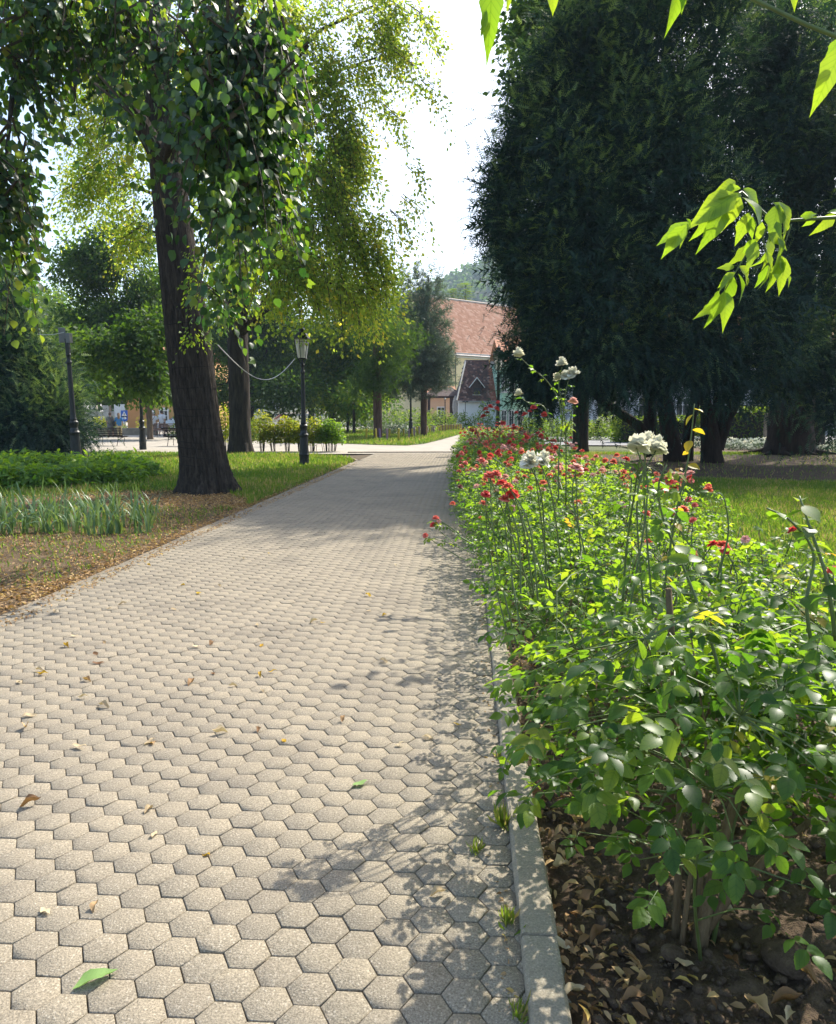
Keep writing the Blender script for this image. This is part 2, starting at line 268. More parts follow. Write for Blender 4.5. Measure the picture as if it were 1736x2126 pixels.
class MB:
    """collects shapes into one mesh"""
    def __init__(s): s.v = []; s.f = []
    def add(s, vs, fs):
        b = len(s.v); s.v += [tuple(p) for p in vs]; s.f += [tuple(b+i for i in f) for f in fs]; return s
    def box(s, c, d, M=None, bev=0.0):
        x, y, z = (k/2 for k in d)
        if bev <= 0:
            vs = [Vector((sx*x, sy*y, sz*z)) for sz in (-1, 1) for sy in (-1, 1) for sx in (-1, 1)]
            fs = [(0, 2, 3, 1), (4, 5, 7, 6), (0, 1, 5, 4), (2, 6, 7, 3), (0, 4, 6, 2), (1, 3, 7, 5)]
        else:
            # top edges chamfered
            vs = [Vector((sx*x, sy*y, -z)) for sy in (-1, 1) for sx in (-1, 1)] + [Vector((sx*x, sy*y, z-bev)) for sy in (-1, 1) for sx in (-1, 1)] + [Vector((sx*(x-bev), sy*(y-bev), z)) for sy in (-1, 1) for sx in (-1, 1)]
            fs = [(0, 2, 3, 1), (0, 1, 5, 4), (1, 3, 7, 5), (3, 2, 6, 7), (2, 0, 4, 6), (4, 5, 9, 8), (5, 7, 11, 9), (7, 6, 10, 11), (6, 4, 8, 10), (8, 9, 11, 10)]
        if M is not None: vs = [M @ p for p in vs]
        return s.add([p+Vector(c) for p in vs], fs)
    def tube(s, pts, rad, n=6, caps=True):
        pts = [Vector(p) for p in pts]; k = len(pts)
        if not hasattr(rad, '__len__'): rad = [rad]*k
        vs = []; up = Vector((0.13, 0.31, 0.94)).normalized()
        for i, p in enumerate(pts):
            t = (pts[min(i+1, k-1)]-pts[max(i-1, 0)])
            t = t.normalized() if t.length > 1e-9 else Vector((0, 0, 1))
            a = t.cross(Vector((1, 0, 0)) if abs(t.x) < 0.8 else Vector((0, 1, 0))).normalized(); b = t.cross(a)
            for j in range(n):
                q = 2*PI*j/n; vs.append(p+(a*math.cos(q)+b*math.sin(q))*rad[i])
        fs = [(i*n+j, i*n+(j+1) % n, (i+1)*n+(j+1) % n, (i+1)*n+j) for i in range(k-1) for j in range(n)]
        if caps: fs += [tuple(range(n))[::-1], tuple((k-1)*n+j for j in range(n))]
        return s.add(vs, fs)
    def lathe(s, prof, n=12, c=(0, 0, 0), rot=0.0, caps=True):
        k = len(prof)
        vs = [Vector((r*math.cos(2*PI*j/n+rot), r*math.sin(2*PI*j/n+rot), z))+Vector(c) for r, z in prof for j in range(n)]
        fs = [(i*n+j, i*n+(j+1) % n, (i+1)*n+(j+1) % n, (i+1)*n+j) for i in range(k-1) for j in range(n)]
        if caps: fs += [tuple(range(n))[::-1], tuple((k-1)*n+j for j in range(n))]
        return s.add(vs, fs)
    def loft(s, rings, n=10):
        """rings: (cx, cy, z, rx, ry)"""
        k = len(rings)
        vs = [Vector((cx+rx*math.cos(2*PI*j/n), cy+ry*math.sin(2*PI*j/n), z)) for cx, cy, z, rx, ry in rings for j in range(n)]
        fs = [(i*n+j, i*n+(j+1) % n, (i+1)*n+(j+1) % n, (i+1)*n+j) for i in range(k-1) for j in range(n)]
        fs += [tuple(range(n))[::-1], tuple((k-1)*n+j for j in range(n))]
        return s.add(vs, fs)
    def prism(s, poly, ax, d0, d1):
        """outline in the plane across axis ax, from d0 to d1"""
        def P(a, b, d): return {0: (d, a, b), 1: (a, d, b), 2: (a, b, d)}[ax]
        n = len(poly); vs = [P(a, b, d0) for a, b in poly]+[P(a, b, d1) for a, b in poly]
        fs = [tuple(range(n))[::-1], tuple(range(n, 2*n))]+[(i, (i+1) % n, n+(i+1) % n, n+i) for i in range(n)]
        return s.add(vs, fs)
    def mesh(s, name, mat, smooth=False):
        me = bpy.data.meshes.new(name); me.from_pydata([tuple(v) for v in s.v], [], s.f)
        bm = bmesh.new(); bm.from_mesh(me); bmesh.ops.recalc_face_normals(bm, faces=bm.faces); bm.to_mesh(me); bm.free()
        if mat: me.materials.append(mat)
        if smooth: me.polygons.foreach_set('use_smooth', [True]*len(me.polygons))
        me.update(); return me
    def build(s, name, mat, parent=None, smooth=False):
        return link(bpy.data.objects.new(name, s.mesh(name, mat, smooth)), parent)

def npmesh(name, V, F, mat, tint=None, smooth=False):
    """numpy arrays -> mesh; F is (m,k)"""
    me = bpy.data.meshes.new(name); n, k = F.shape
    me.vertices.add(len(V)); me.vertices.foreach_set('co', np.ascontiguousarray(V, dtype=np.float32).ravel())
    me.loops.add(n*k); me.loops.foreach_set('vertex_index', np.ascontiguousarray(F, dtype=np.int32).ravel())
    me.polygons.add(n); me.polygons.foreach_set('loop_start', np.arange(0, n*k, k, dtype=np.int32))
    if smooth: me.polygons.foreach_set('use_smooth', np.ones(n, dtype=bool))
    if tint is not None:
        a = me.attributes.new('tint', 'FLOAT', 'POINT'); a.data.foreach_set('value', np.ascontiguousarray(tint, dtype=np.float32))
    me.materials.append(mat); me.update(calc_edges=True); return me
def npobj(name, V, F, mat, parent=None, tint=None, smooth=False, kind=None):
    o = link(bpy.data.objects.new(name, npmesh(name, V, F, mat, tint, smooth)), parent)
    if kind: o['kind'] = kind
    return o

# ---- leaf templates: length along +x, width along y, face up +z (unit length)
def leaf_tmpl(widths, fold=0.25, droop=0.2):
    """widths at even stations between base and tip -> verts, tris"""
    n = len(widths); V = [(0, 0, 0)]
    for i, w in enumerate(widths):
        x = (i+1)/(n+1); z = -droop*x*x
        V += [(x, -w, z+fold*w), (x, 0, z), (x, w, z+fold*w)]
    V.append((1, 0, -droop)); T = len(V)-1; F = [(0, 1, 2), (0, 2, 3)]
    for i in range(n-1):
        a = 1+3*i; b = a+3
        F += [(a, b, b+1), (a, b+1, a+1), (a+1, b+1, b+2), (a+1, b+2, a+2)]
    a = 1+3*(n-1); F += [(a, T, a+1), (a+1, T, a+2)]
    return np.array(V, float), np.array(F)
RHOMB = (np.array([(0, 0, 0), (0.45, -0.36, 0.07), (1, 0, -0.1), (0.45, 0.36, 0.07)], float), np.array([(0, 1, 2), (0, 2, 3)]))
HEART = leaf_tmpl([0.36, 0.45, 0.40, 0.22], 0.22, 0.25)
OVAL = leaf_tmpl([0.22, 0.31, 0.29, 0.16], 0.30, 0.2)
BIGOVAL = leaf_tmpl([0.22, 0.32, 0.29, 0.15], 0.22, 0.26)
def serrated(n=16, fold=.22, droop=.26):
    w = [.33*math.sin(PI*((i+1)/(n+1))**.82)**.8*(1.06 if i % 2 else .93) for i in range(n)]; return leaf_tmpl(w, fold, droop)
SERR = serrated()
def join_tmpl(parts):
    V = []; F = []; b = 0
    for v, f in parts: V.append(v); F.append(f+b); b += len(v)
    return np.vstack(V), np.vstack(F)
def xf(t, loc=(0, 0, 0), rz=0.0, ry=0.0, rx=0.0, s=1.0):
    M = (Matrix.Rotation(rz, 3, 'Z') @ Matrix.Rotation(ry, 3, 'Y') @ Matrix.Rotation(rx, 3, 'X'))
    return t[0]*s @ np.array(M).T+np.array(loc), t[1]
def compound(leaf, seed=0):
    r = random.Random(seed); parts = []
    parts.append(xf(leaf, (0.62, 0, 0), r.uniform(-.2, .2), r.uniform(-.2, .4), r.uniform(-.4, .4), 0.42))
    for x, s in ((0.48, 0.36), (0.20, 0.31)):
        for sg in (-1, 1):
            parts.append(xf(leaf, (x, 0, 0), sg*r.uniform(1.0, 1.4), r.uniform(-.3, .5), sg*r.uniform(-.4, .5), s*r.uniform(.9, 1.1)))
    w = 0.008
    parts.append((np.array([(0, -w, 0), (0, w, 0), (0.58, 0, 0.004)]), np.array([(0, 1, 2)])))
    return join_tmpl(parts)
ROSELEAF = [compound(BIGOVAL, i) for i in range(6)]
ROSELEAF_LO = [compound(OVAL, 20+i) for i in range(3)]
def spray_tmpl(n=7, nl=0.30, droop=0.35):
    V = []; F = []
    for i in range(n):
        x = (i+0.3)/n; z = -droop*x*x; L_ = nl*(1.05-0.65*x)
        for sg in (-1, 1):
            b = len(V); V += [(x-0.035, 0, z), (x+0.06, 0, z), (x+0.20, sg*L_, z-0.10*L_+0.04*((i % 2)-.5))]; F.append((b, b+1, b+2))
    b = len(V); V += [(0, -.012, 0), (0, .012, 0), (1.08, 0, -droop)]; F.append((b, b+1, b+2))
    return np.array(V, float), np.array(F)
SPRAY = spray_tmpl(6, .24, .42)
def tuft_tmpl(n=9, seed=3):
    r = random.Random(seed); V = []; F = []
    for i in range(n):
        q = 2*PI*i/n+r.uniform(-.2, .2); e = r.uniform(0.25, 1.2)
        d = np.array((math.cos(e), math.sin(e)*math.cos(q), math.sin(e)*math.sin(q)))
        p = np.cross(d, (0.2, 0.5, 0.8)); p /= np.linalg.norm(p)
        b = len(V); V += [p*0.035, -p*0.035, d*r.uniform(.75, 1.1)]; F.append((b, b+1, b+2))
    return np.array(V, float), np.array(F)
TUFT = tuft_tmpl()

def unit(a): return a/np.maximum(np.linalg.norm(a, axis=-1, keepdims=True), 1e-9)
def scatter(tmpl, P, D, U, S, tint):
    """copies of the template at P, length along D, face towards U, size S -> V, F, tint per vertex"""
    tv, tf = tmpl; X = unit(D); Y = unit(np.cross(U, X)); Z = np.cross(X, Y)
    n = len(P); k = len(tv)
    V = (P[:, None, :] + S[:, None, None]*(tv[None, :, 0, None]*X[:, None, :] + tv[None, :, 1, None]*Y[:, None, :] + tv[None, :, 2, None]*Z[:, None, :]))
    F = tf[None]+(np.arange(n)*k)[:, None, None]
    return V.reshape(-1, 3), F.reshape(-1, tf.shape[1]), np.repeat(tint, k)
def stack(parts):
    V = []; F = []; T = []; b = 0
    for v, f, t in parts:
        V.append(v); F.append(f+b); T.append(t); b += len(v)
    return np.vstack(V), np.vstack(F), np.concatenate(T)
def in_ball(n, bias=0.4):
    d = unit(rng.normal(size=(n, 3))); return d*(rng.random(n)**bias)[:, None]

# ------------------------------------------------------------------ the ground, paths and lawns
def sheet(name, poly, z, mat, parent=None, kind='structure'):
    o = MB().add([(x, y, z) for x, y in poly], [tuple(range(len(poly)))]).build(name, mat, parent)
    if kind: tag(o, kind=kind)
    return o
PD = Vector((0.0624, 0.99805, 0)); PR = Vector((0.99805, -0.0624, 0))      # along and across the path
KX = lambda Y: 0.165+0.0625*Y            # inner face of the rose bed kerb
LX = lambda Y: -3.60+0.0625*Y            # left edge of the path
ground = MB().add([(-700+1400*i/8, -60+1460*j/8, -0.09) for j in range(9) for i in range(9)],
                  [(j*9+i, j*9+i+1, (j+1)*9+i+1, (j+1)*9+i) for j in range(8) for i in range(8)]).build('ground', M_far)
tag(ground, kind='structure')
# big paved square behind the lawn
sheet('plaza', [(-60, 30.2), (-3.0, 30.9), (1.9, 31.2), (3.6, 31.2), (5.2, 60), (8, 130), (-60, 130)], -0.030, M_plaza)
road = sheet('road', [(6.2, 39.5), (90, 30), (90, 70), (8.0, 70)], -0.026, M_asph)
# left lawn with its curved corner by the square
corner = [(LX(24)-.14, 24), (LX(26)-.16, 26), (LX(27.5)-.55, 27.5), (LX(28.3)-1.3, 28.5), (-4.2, 29.6), (-5.5, 30.2), (-7.6, 30.3), (-30, 33.4)]
lawn_l = sheet('lawn', [(-30, 13.6), (-8, 14.2), (-6, 15.6), (-4, 15.4), (-3.2, 14.2), (LX(13.2)-.14, 13.2)]+corner+[(-40, 33)], -0.014, M_lawn)
lit = sheet('leaf_strewn_ground', [(-30, -2), (LX(-2)-.14, -2), (LX(13.6)-.14, 13.6), (-3, 15), (-4, 16), (-6, 16), (-8, 15), (-30, 14)], -0.018, M_litter)
lawn_r = sheet('lawn', [(KX(-2)+2.2, -2), (60, -2), (60, 31), (KX(34)+2.6, 34)], -0.012, M_lawn)
bare = sheet('bare_ground', [(5, 22), (6.5, 19.2), (9, 18), (13, 18.4), (18, 18), (25, 19), (30, 24), (28, 30), (18, 30.4), (12, 29.5), (7, 30), (5, 27)], -0.008, M_bare)
lawn_f = sheet('far_lawn', [(-7.5, 42), (-4.4, 41.5), (-2.4, 39.6), (-0.6, 38.6), (0.3, 40.6), (1.4, 47), (3.4, 60), (4.5, 72), (-1, 74), (-8, 66)], -0.016, M_lawn)
isl = sheet('grass_island', [(1.55, 36.6), (1.75, 35.7), (2.3, 35.2), (3.6, 35.0), (3.9, 41), (2.9, 40.5), (1.9, 38.5)], -0.010, M_lawn)
# soil of the rose bed: lumpy surface
def soil_bed():
    ny, nx = 260, 56; V = []; rs = np.random.default_rng(5)
    ys = 0.9+ (np.linspace(0, 1, ny)**1.9)*33
    oct_ = [(rs.uniform(2, 30, 2), rs.uniform(0, 6, 2)) for _ in range(26)]
    Y, U = np.meshgrid(ys, np.linspace(0, 1, nx), indexing='ij'); X = 0.165+0.0625*Y+0.118+U*2.1
    h = sum((0.05/np.linalg.norm(f)**0.55)*np.sin(f[0]*X*1.7+p[0])*np.sin(f[1]*Y*1.7+p[1]) for f, p in oct_)
    h += rs.normal(0, 0.007, h.shape)
    Z = -0.03+0.02*np.sin(U*PI)+h*np.minimum(1, U*8+.25)*0.55
    V = np.stack([X, Y, Z], -1).reshape(-1, 3)
    i, j = np.meshgrid(np.arange(ny-1), np.arange(nx-1), indexing='ij'); a = (i*nx+j).ravel()
    F = np.stack([a, a+1, a+nx+1, a+nx], -1)
    o = npobj('soil_bed', V, F, M_soil, smooth=True); tag(o, kind='structure'); return o
soil = soil_bed()

# --- the path of hexagonal pavers
HEXR = 0.0725; GAP = 0.0015
path = sheet('path', [(LX(-1), -1), (KX(-1), -1), (KX(31.3), 31.3), (LX(31)+1.2, 30.9), (LX(28)-1.4, 28.9), (LX(26.4), 26.4)], -0.0085, M_sand)
def hexv(detail):
    c = [(math.cos(PI/3*i), math.sin(PI/3*i)) for i in range(6)]
    r0 = HEXR-GAP; b = 0.0036
    if detail:
        rows = [(r0-b, 0.0), (r0-b*0.3, -0.0016), (r0, -0.0045), (r0, -0.024)]
    else:
        rows = [(r0-b*0.8, 0.0), (r0, -0.004), (r0, -0.02)]
    V = [(r*x, r*y, z) for r, z in rows for x, y in c]; F = [(0, 1, 2), (0, 2, 3), (0, 3, 5), (3, 4, 5)]
    for k in range(len(rows)-1):
        for i in range(6):
            a = k*6+i; a2 = k*6+(i+1) % 6; F += [(a, a+6, a2+6), (a, a2+6, a2)]
    return np.array(V), np.array(F)
def lay_pavers():
    dx = 1.5*HEXR; dy = math.sqrt(3)*HEXR; W0 = LX(0); cells = []
    for i in range(36):
        u = 0.017+i*dx
        if u > 3.84: break
        for j in range(int(32.5/dy)):
            s = -0.4+(j+(0.5 if i % 2 else 0))*dy
            p = Vector((W0, 0, 0))+PR*u+PD*s
            if p.y > 26 and p.x < LX(p.y)-max(0, p.y-26.2)*.9+.1: continue
            if p.y > 30.9 or p.x < LX(p.y)-0.03: continue
            d = p-Vector((0, 0, EYE)); zc = d.y*CP-d.z*SP
            seen = zc > 0.3 and abs(d.x/zc) < 0.56 and (d.y*SP+d.z*CP)/zc > -0.68
            cells.append((d.length if seen else 1e3+d.length, p))
    cells.sort(key=lambda c: c[0])
    hv, hf = hexv(True); rr = random.Random(3)
    variants = []
    for k in range(8):                       # worn shapes shared by the single stones
        v = hv.copy(); v[6:, :2] += np.random.default_rng(k).normal(0, 0.0007, (len(v)-6, 2))
        variants.append(npmesh('paver', v, hf, M_paver, np.full(len(v), 0.125*k)))
    rot = math.atan2(PR.y, PR.x)
    for d, p in cells[:300]:
        o = bpy.data.objects.new('paver', variants[rr.randrange(8)]); link(o, path)
        o.location = p+Vector((0, 0, rr.uniform(-.0022, .0022)))
        o.rotation_euler = (rr.gauss(0, .006), rr.gauss(0, .006), rot+rr.choice((0, PI/3, 2*PI/3, PI))+rr.gauss(0, .008))
    rest = [p for d, p in cells[300:]]
    parts = []
    for det, sel in ((True, [p for p in rest if p.y < 13]), (False, [p for p in rest if p.y >= 13])):
        P = np.array([tuple(p) for p in sel]); n = len(P); P[:, 2] = rng.normal(0, .0013, n)
        P[:, :2] += rng.normal(0, .0006, (n, 2))
        a = rot+rng.normal(0, .008, n); D = np.stack([np.cos(a), np.sin(a), rng.normal(0, .005, n)], -1)
        U = unit(np.stack([rng.normal(0, .005, n), rng.normal(0, .005, n), np.ones(n)], -1))
        parts.append(scatter(hexv(det), P, D, U, np.ones(n), rng.random(n)))
    V, F, T = stack(parts)
    npobj('pavers', V, F, M_paver, path, T, kind='stuff')
lay_pavers()
# kerb stones on both sides
kerb_r = empty('kerb', (KX(0), 0, 0)); tag(kerb_r, kind='structure')
def kerb_mesh(w, h, l, top):
    b = 0.012; prof = [(0, top-h), (0, top-b*1.2), (b*.35, top-b*.35), (b, top), (w-b, top), (w-b*.35, top-b*.35), (w, top-b*1.2), (w, top-h)]
    m = MB(); n = 9; rr = random.Random(int(w*1000+h))
    vs = []
    for k in range(n):
        y = -l/2+l*k/(n-1)
        for i, (x, z) in enumerate(prof): vs.append((x+rr.gauss(0, .0012), y, z+(rr.gauss(0, .0012) if 0 < i < 7 else 0)))
    c = len(prof)
    m.add(vs, [(k*c+i, k*c+i+1, (k+1)*c+i+1, (k+1)*c+i) for k in range(n-1) for i in range(c-1)]+[tuple(range(c)), tuple((n-1)*c+i for i in range(c))[::-1]])
    return m.mesh('kerb_stone', M_kerb)
km = kerb_mesh(0.112, 0.16, 0.994, 0.032)
yaw = -math.atan2(PD.x, PD.y)
for k in range(33):
    s = 0.66+k*1.0; p = PD*(s)+Vector((0.012, 0, 0))
    o = bpy.data.objects.new('kerb_stone', km); link(o, kerb_r); o.location = p+Vector((0, 0, random.gauss(0, .003))); o.rotation_euler = (random.gauss(0, .003), 0, yaw+random.gauss(0, .002))
kerb_l = empty('kerb', (LX(0)-.1, 0, 0)); tag(kerb_l, kind='structure')
kml = kerb_mesh(0.10, 0.12, 0.994, 0.004); kml.materials[0] = M_kerbw
for k in range(24):
    s = 2.5+k*1.0; p = PD*s+Vector((-0.012, 0, 0))
    o = bpy.data.objects.new('kerb_stone', kml); link(o, kerb_l); o.location = p+Vector((0, 0, -.006+random.gauss(0, .004))); o.rotation_euler = (random.gauss(0, .004), 0, yaw+random.gauss(0, .004))
cp = [Vector((x+.05, y, 0)) for x, y in corner[1:6]]
for a, b in zip(cp, cp[1:]):
    d = b-a; me = kml
    o = bpy.data.objects.new('kerb_stone', me); link(o, kerb_l); o.location = a+d*.5-Vector((LX(0)-.1, 0, 0)); o.rotation_euler = (0, 0, math.atan2(-d.x, d.y)); o.scale = (1, d.length/.994, 1)
dr = MB().box((0, 0, -0.008), (5.4, 0.12, 0.03), Matrix.Rotation(R(3), 3, 'Z')).build('drain_channel', M_sand); dr.location = (-0.2, 31.9, 0); tag(dr, 'dark drain channel crossing the pale paving at the path end', 'drain')

# --- grass
def in_poly(x, y, poly):
    ins = np.zeros(len(x), bool); n = len(poly)
    for i in range(n):
        x0, y0 = poly[i]; x1, y1 = poly[(i+1) % n]
        c = ((y0 > y) != (y1 > y)) & (x < (x1-x0)*(y-y0)/((y1-y0) if y1 != y0 else 1e-9)+x0); ins ^= c
    return ins
BLADE = (np.array([(0, -.09, 0), (0, .09, 0), (0.6, .05, 0.0), (1, 0, -.22)], float), np.array([(0, 1, 2), (0, 2, 3)]))
def grass(name, poly, n, hgt, density_pow=1.6, near=(0, 0), excl=None, dry=0.15, win=None):
    xs, ys = zip(*poly); X = []; Y = []
    m = 0
    x0, x1, y0, y1 = win or (min(xs), max(xs), min(ys), max(ys))
    while m < n:
        k = n*3
        y = y0+(y1-y0)*rng.random(k)**density_pow; f = (y1-y0)
        x = x0+(x1-x0)*rng.random(k)
        ok = in_poly(x, y, poly) & (np.abs(x) < 0.62*y+1.5)
        if excl is not None: ok &= ~in_poly(x, y, excl) | (rng.random(k) < .03)
        X.append(x[ok]); Y.append(y[ok]); m += ok.sum()
    x = np.concatenate(X)[:n]; y = np.concatenate(Y)[:n]
    P = np.stack([x, y, np.full(n, -0.014)], -1); a = rng.random(n)*2*PI; e = rng.uniform(0.5, 1.35, n)
    D = np.stack([np.cos(a)*np.cos(e), np.sin(a)*np.cos(e), np.sin(e)], -1); U = np.stack([np.cos(a), np.sin(a), np.full(n, .3)], -1)
    S = hgt*rng.uniform(.4, 1.5, n)*(1+y/60)
    patch = 0.5+0.28*np.sin(x*1.3+y*.7)*np.sin(y*1.1-x*.4)
    V, F, T = scatter(BLADE, P, D, U, S, np.clip(rng.normal(patch, .28)+(rng.random(n) < dry)*.5, 0, 1))
    o = npobj(name, V, F, M_grass, None, T); tag(o, kind='stuff'); return o
rp = [(KX(3)+2.1, 3), (26, 3), (26, 31), (KX(32)+2.5, 32)]
grass('lawn_grass', rp, 125000, 0.055, 1.6, excl=[(5.5, 22), (6.5, 19.2), (9, 18), (30, 18), (30, 30.4), (7, 30)], win=(2, 20, 4, 31))
lp = [(-30, 14), (-8, 14.5), (-6, 15.9), (-4, 15.6), (-3.2, 14.4), (LX(13.4)-.2, 13.4)]+corner+[(-40, 33)]
grass('lawn_grass', lp, 80000, 0.075, 1.3, win=(-20, -1.9, 13, 33))
grass('lawn_grass', [(-12, 6.5), (LX(6.5)-.3, 6.5), (LX(13)-.3, 13.2), (-12, 13.4)], 5000, 0.05, 1.0, win=(-9, -3, 7, 13.5))
grass('lawn_grass', [(-7.5, 42), (-4.4, 41.5), (-2.4, 39.6), (-0.6, 38.6), (0.3, 40.6), (1.4, 47), (3.4, 60), (4.5, 72), (-1, 74), (-8, 66)], 20000, 0.09, 1.4, win=(-18, 5, 38, 70))
grass('lawn_grass', [(1.6, 36.6), (1.8, 35.8), (2.3, 35.3), (3.6, 35.1), (3.8, 40.8), (2.9, 40.3), (1.95, 38.4)], 2500, 0.06, 1.0)
#SECTION2

# ------------------------------------------------------------------ trees
def spline(pts, n):
    """smooth polyline through points (Catmull-Rom), pts may carry a radius as 4th value"""
    P = np.array([tuple(p) for p in pts], float); k = len(P); out = []
    Q = np.vstack([2*P[0]-P[1], P, 2*P[-1]-P[-2]])
    for t in np.linspace(0, k-1-1e-6, n):
        i = int(t); f = t-i; a, b, c, d = Q[i], Q[i+1], Q[i+2], Q[i+3]
        out.append(0.5*((2*b)+(-a+c)*f+(2*a-5*b+4*c-d)*f*f+(-a+3*b-3*c+d)*f**3))
    return np.array(out)
def trunk_mesh(name, pts, mat, parent, sides=30, rings=60, ridge=0.035, flare=0.0, nrid=11, origin=(0, 0, 0), seed=1, roots=5):
    """tapered trunk, furrowed bark, root flare; pts: x,y,z,r"""
    C = spline(pts, rings); r0 = np.random.default_rng(seed); a = np.linspace(0, 2*PI, sides, endpoint=False)
    ph = r0.uniform(0, 6, 6); V = np.zeros((rings, sides, 3)); z0 = C[0, 2]
    for i in range(rings):
        p = C[i, :3]; t = C[min(i+1, rings-1), :3]-C[max(i-1, 0), :3]; t /= np.linalg.norm(t)
        u = np.cross(t, (0, 1, 0)); u /= np.linalg.norm(u); w = np.cross(u, t)
        z = C[i, 2]
        fur = np.abs(np.sin(a*nrid/2+ph[0]+0.9*np.sin(z*1.7+ph[1])+.5*np.sin(3*a+z*2.3)))
        rr = C[i, 3]*(1+ridge*(fur-.5)*1.6+0.03*np.sin(2*a+z*.6+ph[2])+0.02*np.sin(5*a+z*1.1+ph[3]))
        if flare: rr = rr*(1+flare*math.exp(-(z-z0)/0.28)*(0.55+0.45*np.sin(roots*a+ph[4])))
        rr = rr+r0.normal(0, .004, sides)*C[i, 3]/.4
        V[i] = p+rr[:, None]*(np.cos(a)[:, None]*u+np.sin(a)[:, None]*w)
    V = V.reshape(-1, 3)-np.array(origin)
    i, j = np.meshgrid(np.arange(rings-1), np.arange(sides), indexing='ij'); b = i*sides; j2 = (j+1) % sides
    F = np.stack([(b+j).ravel(), (b+j2).ravel(), (b+sides+j2).ravel(), (b+sides+j).ravel()], -1)
    return npobj(name, V, F, mat, parent, smooth=True)
def drooping(blobs, lpt, size, tmpl, length=(0.6, 1.6), spread=0.10, droop=0.9, out_of=None, hang=0.55, tint=(0.45, 0.22), tw=True, un=.45):
    """hanging leafy twigs in ellipsoids. blobs: centre, radii, twigs -> leaf arrays and twig tubes"""
    PP = []; DD = []; UU = []; TT = []; tubes = MB()
    for c, rad, n in blobs:
        c = np.array(c); rad = np.array(rad)
        b = in_ball(n, 0.45); st = c+b*rad
        hv = b.copy(); hv[:, 2] = 0
        if out_of is not None: hv = hv*.5+unit((st-np.array(out_of))*np.array((1, 1, 0)))*.6
        hv = unit(hv+rng.normal(0, .35, hv.shape)*np.array((1, 1, 0)))
        Ls = rng.uniform(*length, n)
        bt = np.clip(rng.normal(tint[0], tint[1]*.7, n), 0, .95)
        k = lpt; t = (np.arange(k)+.5)/k
        for i in range(n):
            path_ = st[i]+np.outer(t*Ls[i]*(1-hang), hv[i]); path_[:, 2] -= (t**1.5)*Ls[i]*droop
            off = rng.normal(0, spread, (k, 3)); PP.append(path_+off)
            d = off+hv[i]*.12+np.array((0, 0, -.16)); DD.append(d)
            UU.append(np.tile(hv[i]*.6+np.array((0, 0, .8)), (k, 1))+rng.normal(0, un, (k, 3)))
            TT.append(np.clip(bt[i]+rng.normal(0, tint[1], k), 0, .97)+(rng.random(k) < .015)*.03)
            if tw and i % 2 == 0:
                tubes.tube([st[i]-hv[i]*.3+np.array((0, 0, .12)), path_[k//3], path_[2*k//3], path_[-1]], [.018, .011, .007, .004], 3, False)
    P = np.vstack(PP); S = size*rng.uniform(.5, 1.3, len(P))
    return scatter(tmpl, P, np.vstack(DD), np.vstack(UU), S, np.concatenate(TT)), tubes
def clumps(blobs, k=5, f=.5, seed=1):
    """break each ellipsoid into smaller leafy boughs"""
    r = np.random.default_rng(seed); out = []
    for c, rad, n in blobs:
        kk = max(1, min(k, n//4)); w = r.uniform(.5, 1.5, kk); w /= w.sum()
        for i in range(kk):
            d = r.normal(size=3); d /= np.linalg.norm(d); q = np.array(c)+d*np.array(rad)*r.uniform(.35, .85)
            out.append((tuple(q), tuple(np.array(rad)*f*r.uniform(.7, 1.25)), max(2, int(n*w[i]))))
    return out
def pb(x, y, Y, rx, ry, rz, n):
    """ellipsoid seen at picture place x,y at depth Y; half sizes in sight-line pixels, depth in metres"""
    p = at(x, y, Y); k = Y/FPX
    return ((p.x, p.y, p.z), (rx*k, rz, ry*k), n)
def limbs(m, root, tips, r0, r1, sag=0.15, n=7, sides=7):
    root = np.array(root)
    for tp in tips:
        tp = np.array(tp); mid = (root+tp)/2+np.array((0, 0, np.linalg.norm(tp-root)*sag))
        C = spline([(*root, r0), (*mid, (r0+r1)/2), (*tp, r1)], n)
        m.tube([c[:3] for c in C], list(C[:, 3]), sides, False)

